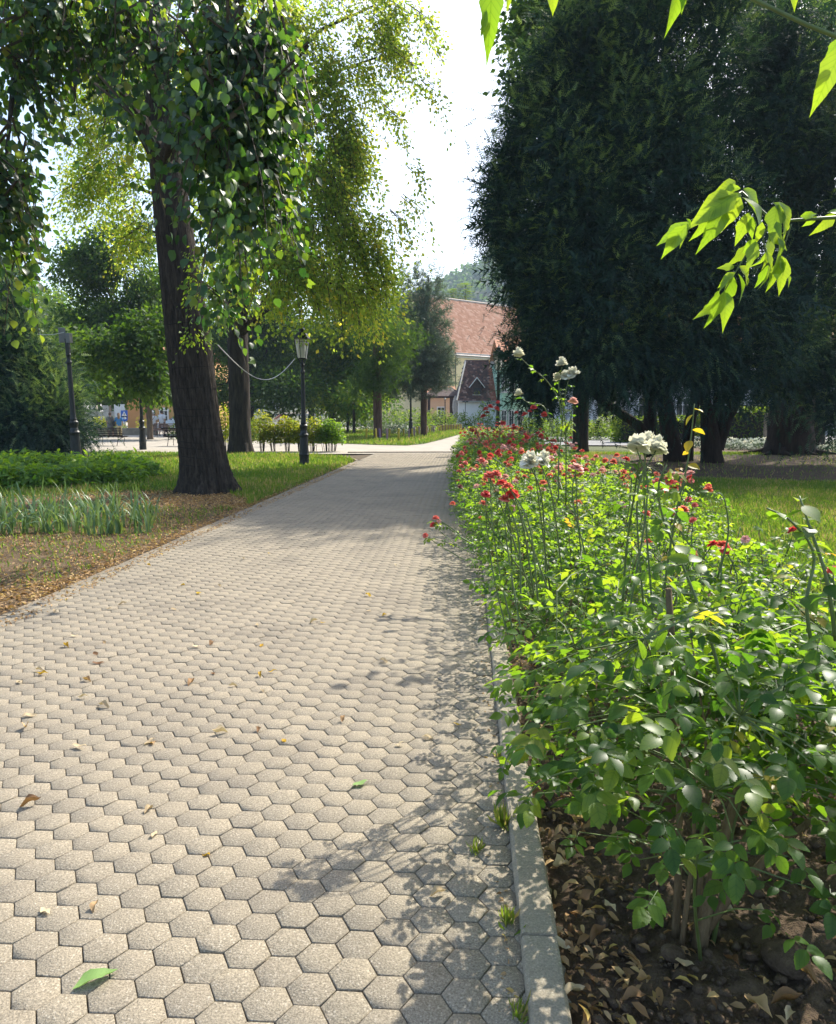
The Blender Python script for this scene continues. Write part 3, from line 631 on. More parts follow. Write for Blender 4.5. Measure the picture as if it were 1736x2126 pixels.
# --- the big linden at the left edge of the path
def linden_near():
    base = np.array(tuple(gr(432, 1020))); Y = base[1]; k = Y/FPX
    pts = [(*(base+(0, 0, -.1)), .53)]
    for x, y, w in ((424, 960, 92), (412, 880, 86), (398, 760, 84), (383, 640, 78), (364, 500, 70), (350, 380, 64), (336, 260, 56), (322, 120, 48), (310, -40, 42), (300, -260, 34)):
        p = at(x, y, Y+(1020-y)*.0004); pts.append((p.x, p.y, p.z, w/2*k))
    t = empty('linden_tree', tuple(base), 0, 'large old linden with dark furrowed mossy trunk beside the path, light wires wound round it', 'tree')
    tr = trunk_mesh('trunk', pts, M_bark, t, 110, 190, .085, .58, 46, base, 4, 5)
    C = spline(pts, 170)
    m = MB()                                    # main limbs
    def limb(px, r):
        C2 = spline([(*at(x, y, Yd), rr) for (x, y, Yd), rr in zip(px, r)], 22); m.tube([c[:3]-base for c in C2], list(C2[:, 3]), 9)
    limb([(345, 350, 15), (300, 268, 14.6), (255, 205, 14), (205, 150, 13.2), (165, 120, 12.2)], [.2, .17, .15, .14, .12])
    limb([(165, 120, 12.2), (100, 92, 11.4), (40, 75, 10.8), (-60, 40, 10)], [.13, .13, .12, .10])
    limb([(160, 118, 12.2), (148, 170, 12.1), (142, 205, 12.0)], [.09, .085, .095])
    limb([(178, 115, 12.4), (235, 108, 12.6), (268, 112, 12.8)], [.07, .07, .05])
    limb([(340, 330, 15), (400, 190, 12.5), (470, 40, 10), (520, -120, 8.5)], [.15, .11, .08, .05])
    limb([(470, 40, 10), (540, 90, 8.6), (580, 220, 8)], [.05, .03, .012])
    limb([(440, 100, 11), (450, 250, 8.6), (445, 420, 8)], [.05, .025, .01])
    limb([(330, 200, 15), (280, 60, 13.5), (230, -40, 12)], [.13, .10, .07])
    limb([(40, 75, 10.8), (25, 200, 9.6), (5, 420, 9)], [.06, .03, .012])
    limb([(318, 100, 15.2), (360, -60, 16), (480, -260, 17)], [.18, .15, .08])
    m.build('limbs', M_bark, t)
    B = [pb(340, 0, 9.8, 150, 45, 1.2, 52), pb(480, 20, 9.2, 120, 70, 1.0, 80), pb(520, 120, 8.6, 100, 90, .9, 85), pb(575, 190, 8.6, 40, 90, .6, 34),
         pb(460, 130, 8.6, 80, 70, .8, 56), pb(480, 210, 8.2, 70, 60, .7, 46), pb(560, 290, 8.6, 40, 70, .6, 28), pb(475, 290, 8.0, 50, 50, .6, 28), pb(458, 385, 7.8, 28, 36, .4, 11), pb(385, 230, 8.4, 40, 36, .5, 10), pb(520, 290, 8.4, 50, 56, .7, 32),
         pb(478, 500, 9.6, 26, 26, .4, 7), pb(522, 520, 9.8, 26, 20, .3, 6), pb(440, 600, 9.8, 24, 24, .35, 6), pb(330, 90, 9.6, 60, 36, .6, 12), pb(275, 200, 8.4, 26, 40, .4, 6), pb(590, 110, 9.0, 30, 50, .5, 16),
         pb(50, 10, 10, 120, 45, 1.2, 62), pb(190, 10, 10, 100, 40, 1.0, 46), pb(20, 90, 9.6, 60, 60, .8, 30), pb(210, 60, 10.4, 60, 40, .6, 12), pb(115, 60, 10, 60, 40, .7, 18),
         pb(5, 290, 9.0, 36, 100, .6, 28), pb(10, 410, 9.0, 40, 80, .6, 24), pb(30, 500, 9.2, 34, 30, .4, 6), pb(-40, 380, 8.6, 60, 190, .8, 44)]
    (V, F, T), tw = drooping(clumps([(c, r_, int(n*.8)) for c, r_, n in B], 7, .30), 22, .096, HEART, (0.4, 1.1), .065, 1.2, hang=.60, tint=(.42, .28), un=.95)
    npobj('leaves', V-base, F, M_lind_near, t, T, kind='stuff')
    # single leaves in front, each its own piece
    var = []
    for q in range(4):
        v, f = leaf_tmpl([.36, .46, .41, .23], .16+.06*q, .15+.1*q); var.append(npmesh('leaf', v, f, M_lind_near, np.full(len(v), .1+.24*q)))
    rr = random.Random(4)
    for cx, cy, Yd, sx, sy, n in ((462, 410, 7.3, 28, 60, 50), (525, 220, 7.9, 60, 120, 95), (430, 220, 7.6, 55, 60, 46), (575, 280, 8.2, 26, 90, 34), (475, 560, 9.2, 30, 30, 20), (450, 640, 9.4, 16, 26, 14), (300, 250, 8.2, 50, 40, 18)):
        for _ in range(n):
            p = at(cx+rr.gauss(0, sx*.6), cy+rr.gauss(0, sy*.6), Yd+rr.gauss(0, .2))
            o = bpy.data.objects.new('leaf', var[rr.randrange(4)]); link(o, t); s = rr.uniform(.07, .115); o.scale = (s,)*3
            o.location = Vector(p)-Vector(base); o.rotation_euler = (rr.gauss(0, .7), rr.uniform(.7, 1.5), rr.uniform(0, 6.3))
    # the crown high above
    Bc = [((-6, 14, 12.5), (3.4, 3.4, 2.2), 150), ((-1.8, 15.5, 13.6), (2.9, 3, 2.6), 150), ((-4, 17, 16), (4.4, 4, 3.0), 180), ((-8.5, 11.5, 11), (2.6, 2.6, 1.8), 80), ((-7, 18, 14), (3, 3, 2.5), 90)]
    (V2, F2, T2), tw2 = drooping(Bc, 16, .17, RHOMB, (.8, 1.6), .22, .9, tint=(.4, .25), tw=False)
    npobj('crown', V2-base, F2, M_dkleaf, t, T2)
    lm = MB(); limbs(lm, np.array((C[-1, 0], C[-1, 1], C[-1, 2]-1.0))-base, [np.array(b[0])-base for b in Bc], .16, .05); lm.build('limbs', M_bark, t)
    tw.v = [tuple(np.array(v)-base) for v in tw.v]; tw.build('twigs', M_twig, t)
    # string lights wound round the lower trunk
    for z in (.55, .72, .90, 1.02, 1.30, 1.55, 1.68, 2.1, 2.5, 2.9, 3.35):
        i = int(np.argmin(np.abs(C[:, 2]-z))); c = C[i]; w = MB(); rr_ = c[3]*1.055+(.06*math.exp(-z/.3))
        w.tube([(c[0]-base[0]+rr_*math.cos(a), c[1]-base[1]+rr_*math.sin(a), z-base[2]+.02*math.sin(2*a+z)) for a in np.linspace(0, 2*PI, 28)], .006, 4, False)
        w.build('light_wire', M_darkwire, t)
    # epicormic shoots with small leaves on the sunny side of the trunk
    Bs = [pb(404, 690, 14.6, 20, 14, .3, 6), pb(430, 590, 14.6, 26, 40, .3, 20), pb(410, 540, 14.5, 12, 36, .25, 8), pb(446, 640, 14.7, 18, 22, .25, 8)]
    (V3, F3, T3), _ = drooping(Bs, 14, .075, RHOMB, (.3, .6), .07, .6, tint=(.6, .25), tw=False)
    npobj('shoots', V3-base, F3, M_mdleaf, t, T3, kind='stuff')
linden_near()

# --- the sunlit linden behind it
def linden_gold():
    base = np.array(tuple(gr(500, 942))); Y = base[1]; k = Y/FPX
    t = empty('linden_tree', tuple(base), 0, 'tall linden with backlit yellow-green crown hanging over the lamp, dark flared trunk', 'tree')
    pts = [(*(base+(0, 0, -.1)), .42)]
    for x, y, w in ((499, 900, 44), (497, 820, 42), (494, 730, 40), (490, 600, 38), (486, 420, 34), (482, 200, 30), (480, -60, 22)):
        p = at(x, y, Y); pts.append((p.x, p.y, p.z, w/2*k))
    trunk_mesh('trunk', pts, M_bark2, t, 32, 70, .05, .75, 22, base, 7, 6)
    B = [pb(780, 10, 26, 100, 80, 2.2, 150), pb(870, 10, 26, 40, 60, 1.5, 26), pb(640, 80, 25, 150, 140, 2.2, 330), pb(780, 120, 26, 70, 70, 2.0, 90), pb(680, 240, 25, 115, 110, 2.2, 290),
         pb(845, 110, 25.5, 45, 40, 1.0, 22), pb(710, 350, 25, 70, 75, 2, 150), pb(630, 390, 24, 120, 110, 2, 270), pb(680, 480, 24.5, 110, 80, 1.8, 220), pb(590, 540, 22.5, 110, 60, 1.4, 160), pb(700, 590, 23.4, 45, 24, .8, 60), pb(585, 590, 23.4, 40, 22, .7, 36), pb(645, 545, 23, 60, 24, .8, 40),
         pb(775, 450, 25, 50, 30, 1.0, 30), pb(775, 540, 25, 55, 46, 1.4, 70), pb(775, 600, 24.5, 60, 36, 1.2, 60),
         pb(190, 210, 28, 85, 120, 2, 190), pb(260, 360, 28, 90, 100, 2, 170), pb(180, 370, 28, 70, 60, 2, 70), pb(300, 160, 27, 110, 190, 2.4, 290), pb(460, 210, 27, 130, 230, 2.4, 360), pb(480, 490, 26, 90, 100, 2, 150),
         pb(250, 40, 28, 150, 100, 2.4, 230), pb(500, 0, 27, 170, 100, 2.4, 280), pb(290, 470, 28, 60, 50, 1.5, 60),
         pb(860, 350, 24.6, 36, 7, .5, 7), pb(835, 440, 24.6, 32, 9, .5, 9), pb(905, 170, 25.5, 30, 8, .5, 8), pb(800, 230, 25.5, 36, 30, .8, 16), pb(850, 420, 25, 20, 16, .5, 8)]
    (V, F, T), tw = drooping(clumps([(c, (r_[0], r_[1]*.5, r_[2]), int(n*.62)) for c, r_, n in B], 11, .34), 38, .125, RHOMB, (0.8, 2.0), .13, 1.0, un=.8, out_of=(base[0], base[1], 0), tint=(.5, .25))
    npobj('crown', V-base, F, M_lind, t, T)
    lm = MB(); top = np.array(tuple(at(486, 330, Y)))-base
    for b in B:
        c = np.array(b[0])-base
        if b[2] > 50: limbs(lm, np.array((top[0], top[1], min(max(c[2]-2, 4.5), 12))), [c], .11, .03, .12)
    lm.build('limbs', M_bark2, t)
    tw.v = [tuple(np.array(v)-base) for v in tw.v]; tw.build('twigs', M_twig, t)
linden_gold()

def leafy_tree(name, label, base, trunk_px, blobs, mat, tmpl=RHOMB, size=.12, lpt=26, length=(.6, 1.3), spread=.2, tint=(.45, .25), bark=None, group=None, r_flare=.4, droop=.5, hang=.4):
    base = np.array(base); t = empty(name, tuple(base), 0, label, 'tree', group)
    trunk_mesh('trunk', [(*(base+(0, 0, -.1)), trunk_px[0][3])]+[tuple(p) for p in trunk_px], bark or M_bark2, t, 18, 30, .04, r_flare, 13, base, 3, 4)
    (V, F, T), _ = drooping(clumps(blobs, 6, .5), lpt, size, tmpl, length, spread, droop, tint=tint, tw=False, hang=hang, un=.7)
    npobj('crown', V-base, F, mat, t, T)
    lm = MB(); top = np.array(trunk_px[-1][:3])-base
    for b in blobs: limbs(lm, top, [np.array(b[0])-base], trunk_px[-1][3]*.6, .03, .08, 5, 5)
    lm.build('limbs', bark or M_bark2, t); return t
def tp(lst, Y): return [(*at(x, y, Y), w/2*Y/FPX) for x, y, w in lst]
# round dark tree by the benches
g = gr(312, 911); leafy_tree('round_tree', 'round-crowned dark green tree by the benches with slim pale trunk', g, tp([(311, 880, 12), (308, 845, 13), (303, 830, 14)], g.y),
    [pb(290, 790, g.y, 100, 45, 2.4, 240), pb(240, 740, g.y, 90, 70, 2.4, 260), pb(310, 690, g.y, 100, 75, 2.6, 300), pb(230, 640, g.y, 110, 75, 2.6, 300), pb(350, 790, g.y, 50, 36, 1.6, 80), pb(205, 800, g.y, 46, 28, 1.4, 60), pb(170, 690, g.y, 70, 60, 2, 140), pb(250, 550, g.y, 100, 70, 2.4, 240), pb(320, 600, g.y, 70, 70, 2.2, 160), pb(190, 530, g.y, 70, 60, 2, 120), pb(270, 480, g.y, 70, 40, 1.8, 90), pb(290, 770, 33.3, 46, 40, .9, 70), pb(255, 720, 34, 70, 60, 1.2, 110), pb(320, 700, 34, 60, 70, 1.2, 100), pb(180, 740, 35, 60, 60, 1.2, 90)],
    M_dkleaf, size=.22, lpt=26, bark=M_barkl)
# dark trees standing behind the lamp and hedge
for lab, bx, by, tr_, bl in (
    ('broad dark green tree behind the hedge left of the lamp', 520, 900, [(520, 860, 14), (520, 800, 14)], [(520, 740, 110, 90, 210), (460, 660, 80, 80, 120), (580, 690, 80, 100, 170), (450, 800, 50, 40, 60), (590, 800, 80, 50, 110)]),
    ('bushy green tree behind the lamp with low-hanging branches', 690, 897, [(690, 850, 14), (690, 800, 14)], [(680, 740, 80, 80, 190), (720, 800, 70, 60, 130), (650, 790, 60, 60, 110), (730, 690, 80, 70, 150), (790, 740, 55, 70, 110), (800, 640, 60, 80, 120), (720, 600, 80, 60, 100)])):
    g = gr(bx, by); leafy_tree('park_tree', lab, g, tp(tr_, g.y), [pb(x, y, g.y+random.uniform(-2, 2), rx, ry, 2.6, int(n*1.7)) for x, y, rx, ry, n in bl], M_dkleaf if bx < 600 else M_mdleaf, size=.26, lpt=28, length=(.9, 1.9), spread=.35)
# conifer with reddish trunk
g = gr(785, 911); leafy_tree('larch_tree', 'tree with straight reddish-brown trunk behind the first row of stakes', g, tp([(784, 870, 18), (783, 800, 17), (782, 700, 13)], g.y),
    [pb(790, 690, g.y, 70, 60, 2.0, 90), pb(770, 780, g.y, 60, 36, 1.8, 50), pb(810, 760, g.y, 50, 50, 1.8, 50)], M_dkleaf, TUFT, .30, 22, (.8, 1.6), .25, bark=M_barkr, r_flare=.15)
# slim trunks further off
for x, y, w, h in ((735, 902, 6, 60), (722, 900, 5, 40)):
    g = gr(x, y); leafy_tree('slim_tree', 'slim dark-stemmed tree on the far lawn behind the stakes' if w == 6 else 'thin young tree beside the slim dark-stemmed tree', g, tp([(x, y-h*.5, w), (x, y-h, w)], g.y), [pb(x, y-h-20, g.y, 40, 30, 2, 40)], M_mdleaf, size=.28, lpt=22, spread=.35)
# blue-green pine
def pine():
    g = gr(880, 906); base = np.array(tuple(g)); Y = base[1]; t = empty('pine_tree', tuple(base), 0, 'blue-green pine with dense needle tufts in front of the red-roofed house', 'tree')
    trunk_mesh('trunk', [(*(base+(0, 0, -.1)), .22)]+tp([(880, 840, 13), (882, 740, 11), (886, 640, 6), (890, 575, 2)], Y), M_barkr, t, 14, 24, .05, .2, 9, base, 2)
    B = [pb(897, 600, Y, 20, 36, .7, 60), pb(858, 590, Y, 12, 34, .6, 30), pb(880, 640, Y, 40, 36, 1.3, 130), pb(880, 690, Y, 48, 40, 1.7, 230), pb(872, 740, Y, 58, 44, 2.0, 320), pb(872, 782, Y, 60, 34, 2.0, 290), pb(850, 812, Y, 52, 20, 1.8, 120), pb(914, 745, Y, 24, 32, 1.2, 80), pb(902, 795, Y, 36, 22, 1.4, 100), pb(838, 770, Y, 44, 36, 1.5, 110)]
    P = []; D = []; T = []; m = MB()
    for c, rad, n in B:
        b = in_ball(n, .4)
        for i in range(n):
            s = np.array(c)+b[i]*np.array(rad); d = unit(b[i]*np.array((1, 1, .3))+np.array((0, 0, .35)))
            k = 11; tt = rng.uniform(0, .7, k); q = s+np.outer(tt, d)+rng.normal(0, .09, (k, 3)); P.append(q); D.append(np.tile(d, (k, 1))+rng.normal(0, .35, (k, 3))); T.append(np.clip(rng.normal(.5, .25, k), 0, 1))
            if i % 4 == 0: m.tube([s-base, s+d*.7-base], [.03, .01], 3, False)
    P = np.vstack(P); V, F, T = scatter(TUFT, P, np.vstack(D), rng.normal(size=P.shape), .25*rng.uniform(.7, 1.3, len(P)), np.concatenate(T))
    npobj('crown', V-base, F, M_pine, t, T); m.build('branches', M_barkr, t)['kind'] = 'stuff'
pine()
# far trees on the left and behind the church
g = gr(110, 885); leafy_tree('far_tree', 'bright green tree rising far behind the dark conifers on the left', g, tp([(110, 800, 10), (110, 700, 9)], g.y), [pb(115, 640, g.y, 60, 50, 3, 90), pb(60, 690, g.y, 60, 60, 3, 90), pb(150, 700, g.y, 70, 60, 3, 90), pb(40, 600, g.y, 40, 30, 3, 30)], M_mdleaf, size=.42, lpt=26, length=(1, 2.2), spread=.5)
g = gr(60, 890); leafy_tree('grey_green_tree', 'pale grey-green tree between the dark conifer and the broken lamp', g, tp([(70, 850, 10), (75, 780, 8)], g.y), [pb(80, 720, g.y, 40, 55, 2, 80), pb(100, 800, g.y, 40, 50, 2, 80), pb(60, 660, g.y, 40, 40, 2, 60)], M_pine, size=.3, lpt=26, length=(.8, 1.8), spread=.35)
for x, y, s, lab in ((941, 612, 1, 'short conifer tip showing above the red church roof'), (966, 606, 1.5, 'taller conifer tip showing above the red church roof')):
    p = at(x, y, 150); base = np.array((p.x, p.y, 0)); t = empty('conifer', tuple(base), 0, lab, 'tree'); H = p.z+s
    trunk_mesh('trunk', [(*base, .35), (base[0], base[1], H*.5, .25), (base[0], base[1], H, .05)], M_barkr, t, 8, 8, 0, 0, 5, base)
    n = 700; h = rng.random(n)**.8; a = rng.random(n)*2*PI; r_ = (1-h)*3.4*rng.random(n)**.5+.2
    P = np.stack([r_*np.cos(a), r_*np.sin(a), H-1.5-(1-h)*(H*.75)+1.5], -1); V, F, T = scatter(SPRAY, P, np.stack([np.cos(a), np.sin(a), np.full(n, .3)], -1), np.tile((0, 0, 1.), (n, 1)), rng.uniform(.9, 1.6, n), rng.random(n))
    npobj('crown', V, F, M_mdleaf, t, T)

# --- yews: plumes of drooping sprays
def yew_crown(blobs, plumes, per, size=.34, lift=.55, tint=(.40, .27)):
    P = []; D = []; U = []; T = []; SZ = []
    for (c, rad, n) in blobs:
        c = np.array(c); rad = np.array(rad); b = unit(rng.normal(size=(plumes*n//24, 3)))
        for i in range(len(b)):
            out = unit(b[i]/rad); ctr = c+b[i]*rad*rng.uniform(.72, 1.03); kk = per
            tone = np.clip(rng.normal(tint[0], tint[1]), 0, .9); g_ = rng.uniform(.8, 1.7)
            pl = rng.normal(0, 1, (kk, 3))*np.array((.25, .25, .42))*g_; h = pl[:, 2]/g_
            q = ctr+pl*np.clip(1.15-h[:, None]*.7, .5, 1.5)*np.array((1, 1, 0))+pl*np.array((0, 0, 1)); d = out*.6+np.array((0, 0, -.22))+unit(pl*np.array((1, 1, 0))+1e-6)*.5+np.array((0, 0, lift))*np.clip(h[:, None]/.4, -1.4, 1.4)+rng.normal(0, .2, (kk, 3))
            P.append(q); D.append(d); U.append(np.tile(out*.5+np.array((0, 0, .8)), (kk, 1))+rng.normal(0, .25, (kk, 3))); T.append(np.clip(tone+.34*h/.42+rng.normal(0, .1, kk), 0, 1))  # tint rises with height: sunlit plume tops put into the colour
        SZ.append(np.full(len(P[0]) if False else sum(len(p) for p in P)-sum(len(z) for z in SZ), size))
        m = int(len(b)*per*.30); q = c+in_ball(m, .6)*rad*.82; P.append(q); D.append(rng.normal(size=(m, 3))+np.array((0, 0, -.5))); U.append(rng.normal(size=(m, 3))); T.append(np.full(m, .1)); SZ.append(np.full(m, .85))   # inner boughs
    P = np.vstack(P); S = np.concatenate(SZ)*rng.uniform(.6, 1.25, len(P))
    return scatter(SPRAY, P, np.vstack(D), np.vstack(U), S, np.concatenate(T))
def yew(label, base, stems, blobs, plumes=40, per=20, roots=0.25, extra=None):
    base = np.array(tuple(base)); t = empty('yew_tree', tuple(base), 0, label, 'tree')
    for i, s in enumerate(stems): trunk_mesh('trunk', s, M_yewbark, t, 22, 40, .07, roots, 9, base, 20+i, 5)
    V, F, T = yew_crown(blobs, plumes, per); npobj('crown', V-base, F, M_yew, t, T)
    return t
def st(lst, Y, foot=True):
    q = [(*at(x, y, Y), w/2*Y/FPX) for x, y, w in lst]
    return q
g1 = gr(1410, 957); Y1 = g1.y
yew('many-stemmed dark yew at the left of the group, spires beside the bright sky', g1,
    [st([(1400, 962, 38), (1388, 880, 33), (1370, 780, 30), (1340, 600, 34), (1300, 300, 20)], Y1), st([(1425, 962, 26), (1432, 880, 22), (1446, 790, 20), (1440, 500, 14)], Y1+.3), st([(1352, 945, 26), (1330, 890, 20), (1270, 845, 16), (1180, 780, 12)], Y1+.6), st([(1345, 940, 28), (1350, 860, 24), (1345, 700, 26)], Y1+.8)],
    [pb(1046, 350, 23.5, 16, 60, .5, 6), pb(1034, 440, 23, 22, 80, .7, 9), pb(1096, 200, 23.5, 18, 70, .5, 7), pb(1080, 330, 23, 30, 110, .8, 13), pb(1074, 510, 22.5, 36, 110, 1.0, 15), pb(1118, 610, 22.5, 48, 90, 1.1, 15), pb(1155, 420, 22, 66, 230, 1.4, 32), pb(1155, 670, 22, 64, 110, 1.4, 20),
     pb(1165, 120, 22.5, 36, 110, .9, 12), pb(1210, 260, 22.5, 64, 220, 1.4, 30), pb(1230, 560, 21.5, 96, 220, 1.5, 36), pb(1220, 735, 22, 78, 60, 1.3, 16), pb(1128, 760, 22.5, 36, 40, .7, 9), pb(1082, 740, 22.5, 26, 30, .5, 7), pb(1115, 805, 22.5, 34, 22, .6, 7), pb(1290, 740, 22, 90, 95, 1.4, 22), pb(1230, 20, 22.5, 60, 90, 1.2, 9)], 46, 38)
g2 = gr(1480, 960); Y2 = g2.y
yew('forked V-stemmed dark yew in the middle of the group behind the roses', g2,
    [st([(1478, 965, 40), (1474, 900, 36), (1466, 840, 22), (1452, 760, 22), (1450, 560, 14)], Y2), st([(1486, 930, 30), (1508, 870, 26), (1530, 820, 22), (1550, 700, 16)], Y2+.1), st([(1482, 900, 24), (1490, 840, 18), (1496, 700, 14)], Y2+.2)],
    [pb(1320, 190, 22.5, 100, 240, 1.4, 36), pb(1360, 480, 21.5, 110, 240, 1.5, 36), pb(1290, 330, 21.6, 50, 140, .9, 14), pb(1440, 250, 22.5, 100, 250, 1.4, 34), pb(1480, 560, 21.8, 120, 220, 1.5, 36), pb(1400, 730, 22, 100, 95, 1.4, 22), pb(1500, 770, 22.5, 80, 60, 1.3, 14), pb(1390, 270, 21.4, 45, 110, .8, 12), pb(1380, -40, 22.5, 100, 110, 1.6, 10), pb(1480, -30, 22.5, 90, 110, 1.6, 10)], 46, 38)
g3 = gr(1637, 942); Y3 = g3.y
r3 = [st([(1637, 948, 92), (1640, 915, 88), (1642, 870, 82), (1648, 800, 78), (1655, 600, 66), (1660, 300, 46)], Y3)]
y3 = yew('thick-trunked dark conifer at the right with spreading surface roots', g3, r3,
    [pb(1560, 250, 24, 110, 270, 1.6, 34), pb(1660, 500, 25, 100, 280, 1.8, 30), pb(1590, 660, 23, 100, 160, 1.5, 24), pb(1720, 330, 25, 70, 260, 1.6, 16), pb(1700, 760, 25, 80, 70, 1.4, 12), pb(1600, 800, 25, 60, 34, 1.0, 7), pb(1780, 600, 25, 70, 260, 1.6, 20), pb(1725, 850, 24, 26, 60, .6, 5), pb(1640, 110, 24, 120, 150, 1.8, 22), pb(1620, 260, 25.6, 100, 230, 1.4, 34), pb(1850, 330, 25, 110, 300, 1.6, 20)], 44, 36, .3)
yew('tall dark conifer standing beyond the right edge of the view', (18, 24.5, 0), [[(18, 24.5, -.1, .5), (18, 24.5, 3, .42), (18, 24.5, 11, .2)]],
    [((15.2, 23.4, 7.8), (2.0, 1.8, 6.4), 46), ((18, 23.2, 7.8), (2.4, 2.0, 6.4), 50), ((21, 23.6, 7.8), (2.6, 2.2, 6.4), 44), ((24, 24, 7.8), (2.4, 2.2, 6.4), 40)], 34, 28)
rm = MB()
for a, l in ((2.9, 2.0), (3.5, 1.6), (.2, 1.4), (-.5, 1.9), (-1.3, 1.3), (-2.2, 1.7), (2.4, 1.2)):
    rm.tube([(.55*math.cos(a), .55*math.sin(a), .22), (1.0*math.cos(a), 1.0*math.sin(a), .09), (l*.8*math.cos(a+.2), l*.8*math.sin(a+.2), .03), (l*1.2*math.cos(a+.25), l*1.2*math.sin(a+.25), -.04)], [.2, .12, .07, .03], 7)
rm.build('surface_roots', M_yewbark, y3, True)
# broadleaf trees behind the yews
leafy_tree('maple_tree', 'dark broadleaf tree showing above and behind the left yew', (6.5, 31, 0), [(6.5, 31, 4, .3), (6.4, 31, 9, .22)], [pb(1100, 40, 31, 50, 70, 1.6, 60), pb(1080, 110, 31, 26, 60, 1.0, 20), pb(1250, -10, 31, 140, 110, 3, 200), pb(1270, 120, 31, 80, 90, 2.5, 90), pb(1170, 60, 31, 70, 120, 2, 90), pb(1120, 210, 31, 40, 80, 1.5, 40)], M_dkleaf, RHOMB, .27, 26, (.8, 1.5), .25)
leafy_tree('maple_tree', 'broadleaf tree behind the thick-trunked conifer at the right edge', (17, 33, 0), [(17, 33, 4, .3), (17, 33, 10, .22)], [pb(1640, 60, 33, 110, 90, 3, 150), pb(1720, 120, 33, 70, 130, 3, 110), pb(1700, 330, 33, 80, 160, 3, 80), pb(1500, -20, 33, 140, 90, 3, 120), pb(1700, 600, 33, 90, 160, 3, 60)], M_dkleaf, RHOMB, .27, 24, (.8, 1.5), .3)

# --- dark conifers at the left edge
yew_l = yew('dense dark conifer shrub at the left edge behind the low shrubs', gr(60, 948), [st([(60, 950, 20), (60, 850, 14), (55, 700, 8)], gr(60, 948).y)],
    [pb(60, 885, 26, 100, 62, 1.8, 44), pb(125, 890, 26, 44, 52, 1.0, 18), pb(25, 790, 26.5, 75, 110, 1.8, 44), pb(110, 830, 26.5, 50, 70, 1.2, 24), pb(-10, 660, 27, 70, 120, 1.6, 30), pb(70, 760, 27, 50, 70, 1.4, 22)], 44, 38)
empty_l = yew('tall dark conifer cut by the left edge of the view', gr(-30, 935), [st([(-30, 936, 24), (-30, 800, 18), (-20, 560, 8)], gr(-30, 935).y)], [pb(0, 700, 29, 60, 110, 1.8, 18), pb(10, 570, 29, 45, 80, 1.3, 10), pb(-40, 780, 29, 60, 130, 1.6, 14)], 34, 34)
#SECTION3

# ------------------------------------------------------------------ roses
def rose_mesh(kind, seed, open_=1.0):
    """a blossom of cupped petals, about 1 unit across, stem end at the origin, facing +z"""
    r = random.Random(seed); V = []; F = []; T = []
    rings = [(5, 0.50, 0.15, 0.62), (5, 0.42, 0.55, 0.56), (5, 0.30, 0.95, 0.50), (4, 0.18, 1.25, 0.46)] if kind != 'white' else [(8, 0.50, -0.15, 0.50), (8, 0.50, 0.30, 0.46), (7, 0.46, 0.70, 0.40), (6, 0.40, 1.05, 0.36), (5, 0.32, 1.3, 0.30)]
    for ri, (n, rad, e, wd) in enumerate(rings):
        for i in range(n):
            a = 2*PI*(i+.5*(ri % 2))/n+r.uniform(-.2, .2); e2 = e*open_+r.uniform(-.12, .12)*(2.4 if kind == 'white' else 1); ca, sa = math.cos(a), math.sin(a)
            b = len(V); L_ = rad*1.15*(r.uniform(.75, 1.25) if kind == 'white' else 1); w = wd*.62*r.uniform(.85, 1.1)
            for j in range(4):
                t = j/3; el = e2+(.35-t*.9)*(.7 if ri < 2 else .3)
                x = L_*t*math.cos(el); z = 0.12+L_*t*math.sin(max(el, -.1))+.03*ri
                for k in (-1, 0, 1):
                    y = k*w*((.25+.75*math.sin(min(1, t*1.15)*PI*.62)) if kind != 'white' else (.2+.9*math.sin(t*PI*.8))); cup = abs(k)*.07*(1+ri*.6)+r.uniform(-.02, .02)
                    xx = x-cup*.4; zz = z+cup; V.append((xx*ca-y*sa, xx*sa+y*ca, zz))
            for j in range(3):
                for k in range(2):
                    p = b+j*3+k; F += [(p, p+1, p+4), (p, p+4, p+3)]
            T += [min(1, max(0, .2+.25*ri*.3+r.uniform(-.2, .5)))]*12
    return npmesh('rose_blossom', np.array(V), np.array(F), M_pet[kind], np.array(T), smooth=(kind != 'white'))
BLOOM = {k: [rose_mesh(k, 10*i+j, o) for j, o in enumerate((1.0, .8, 1.25))] for i, k in enumerate(('red', 'coral', 'pink', 'white', 'faded'))}
BUD = {}
def add_bloom(parent, kind, loc, size, tilt=.5, rr=random):
    o = bpy.data.objects.new('rose_blossom', BLOOM[kind][rr.randrange(3)]); link(o, parent); o.location = loc; o.scale = (size,)*3
    o.rotation_euler = (rr.uniform(-tilt, tilt)-.25*tilt, rr.uniform(-tilt, tilt), rr.uniform(0, 6)); return o
LEAFVAR = [npmesh('leaf', v, f, M_roseo, smooth=True) for v, f in (compound(SERR, 70+i) for i in range(7))]
LEAFYEL = npmesh('leaf', *OVAL, M_roseyel)
SINGLE = [npmesh('leaf', *leaf_tmpl([.2, .3, .33+.02*q, .3, .2, .09], .15+.1*q, .1+.15*q), M_roseo) for q in range(3)]

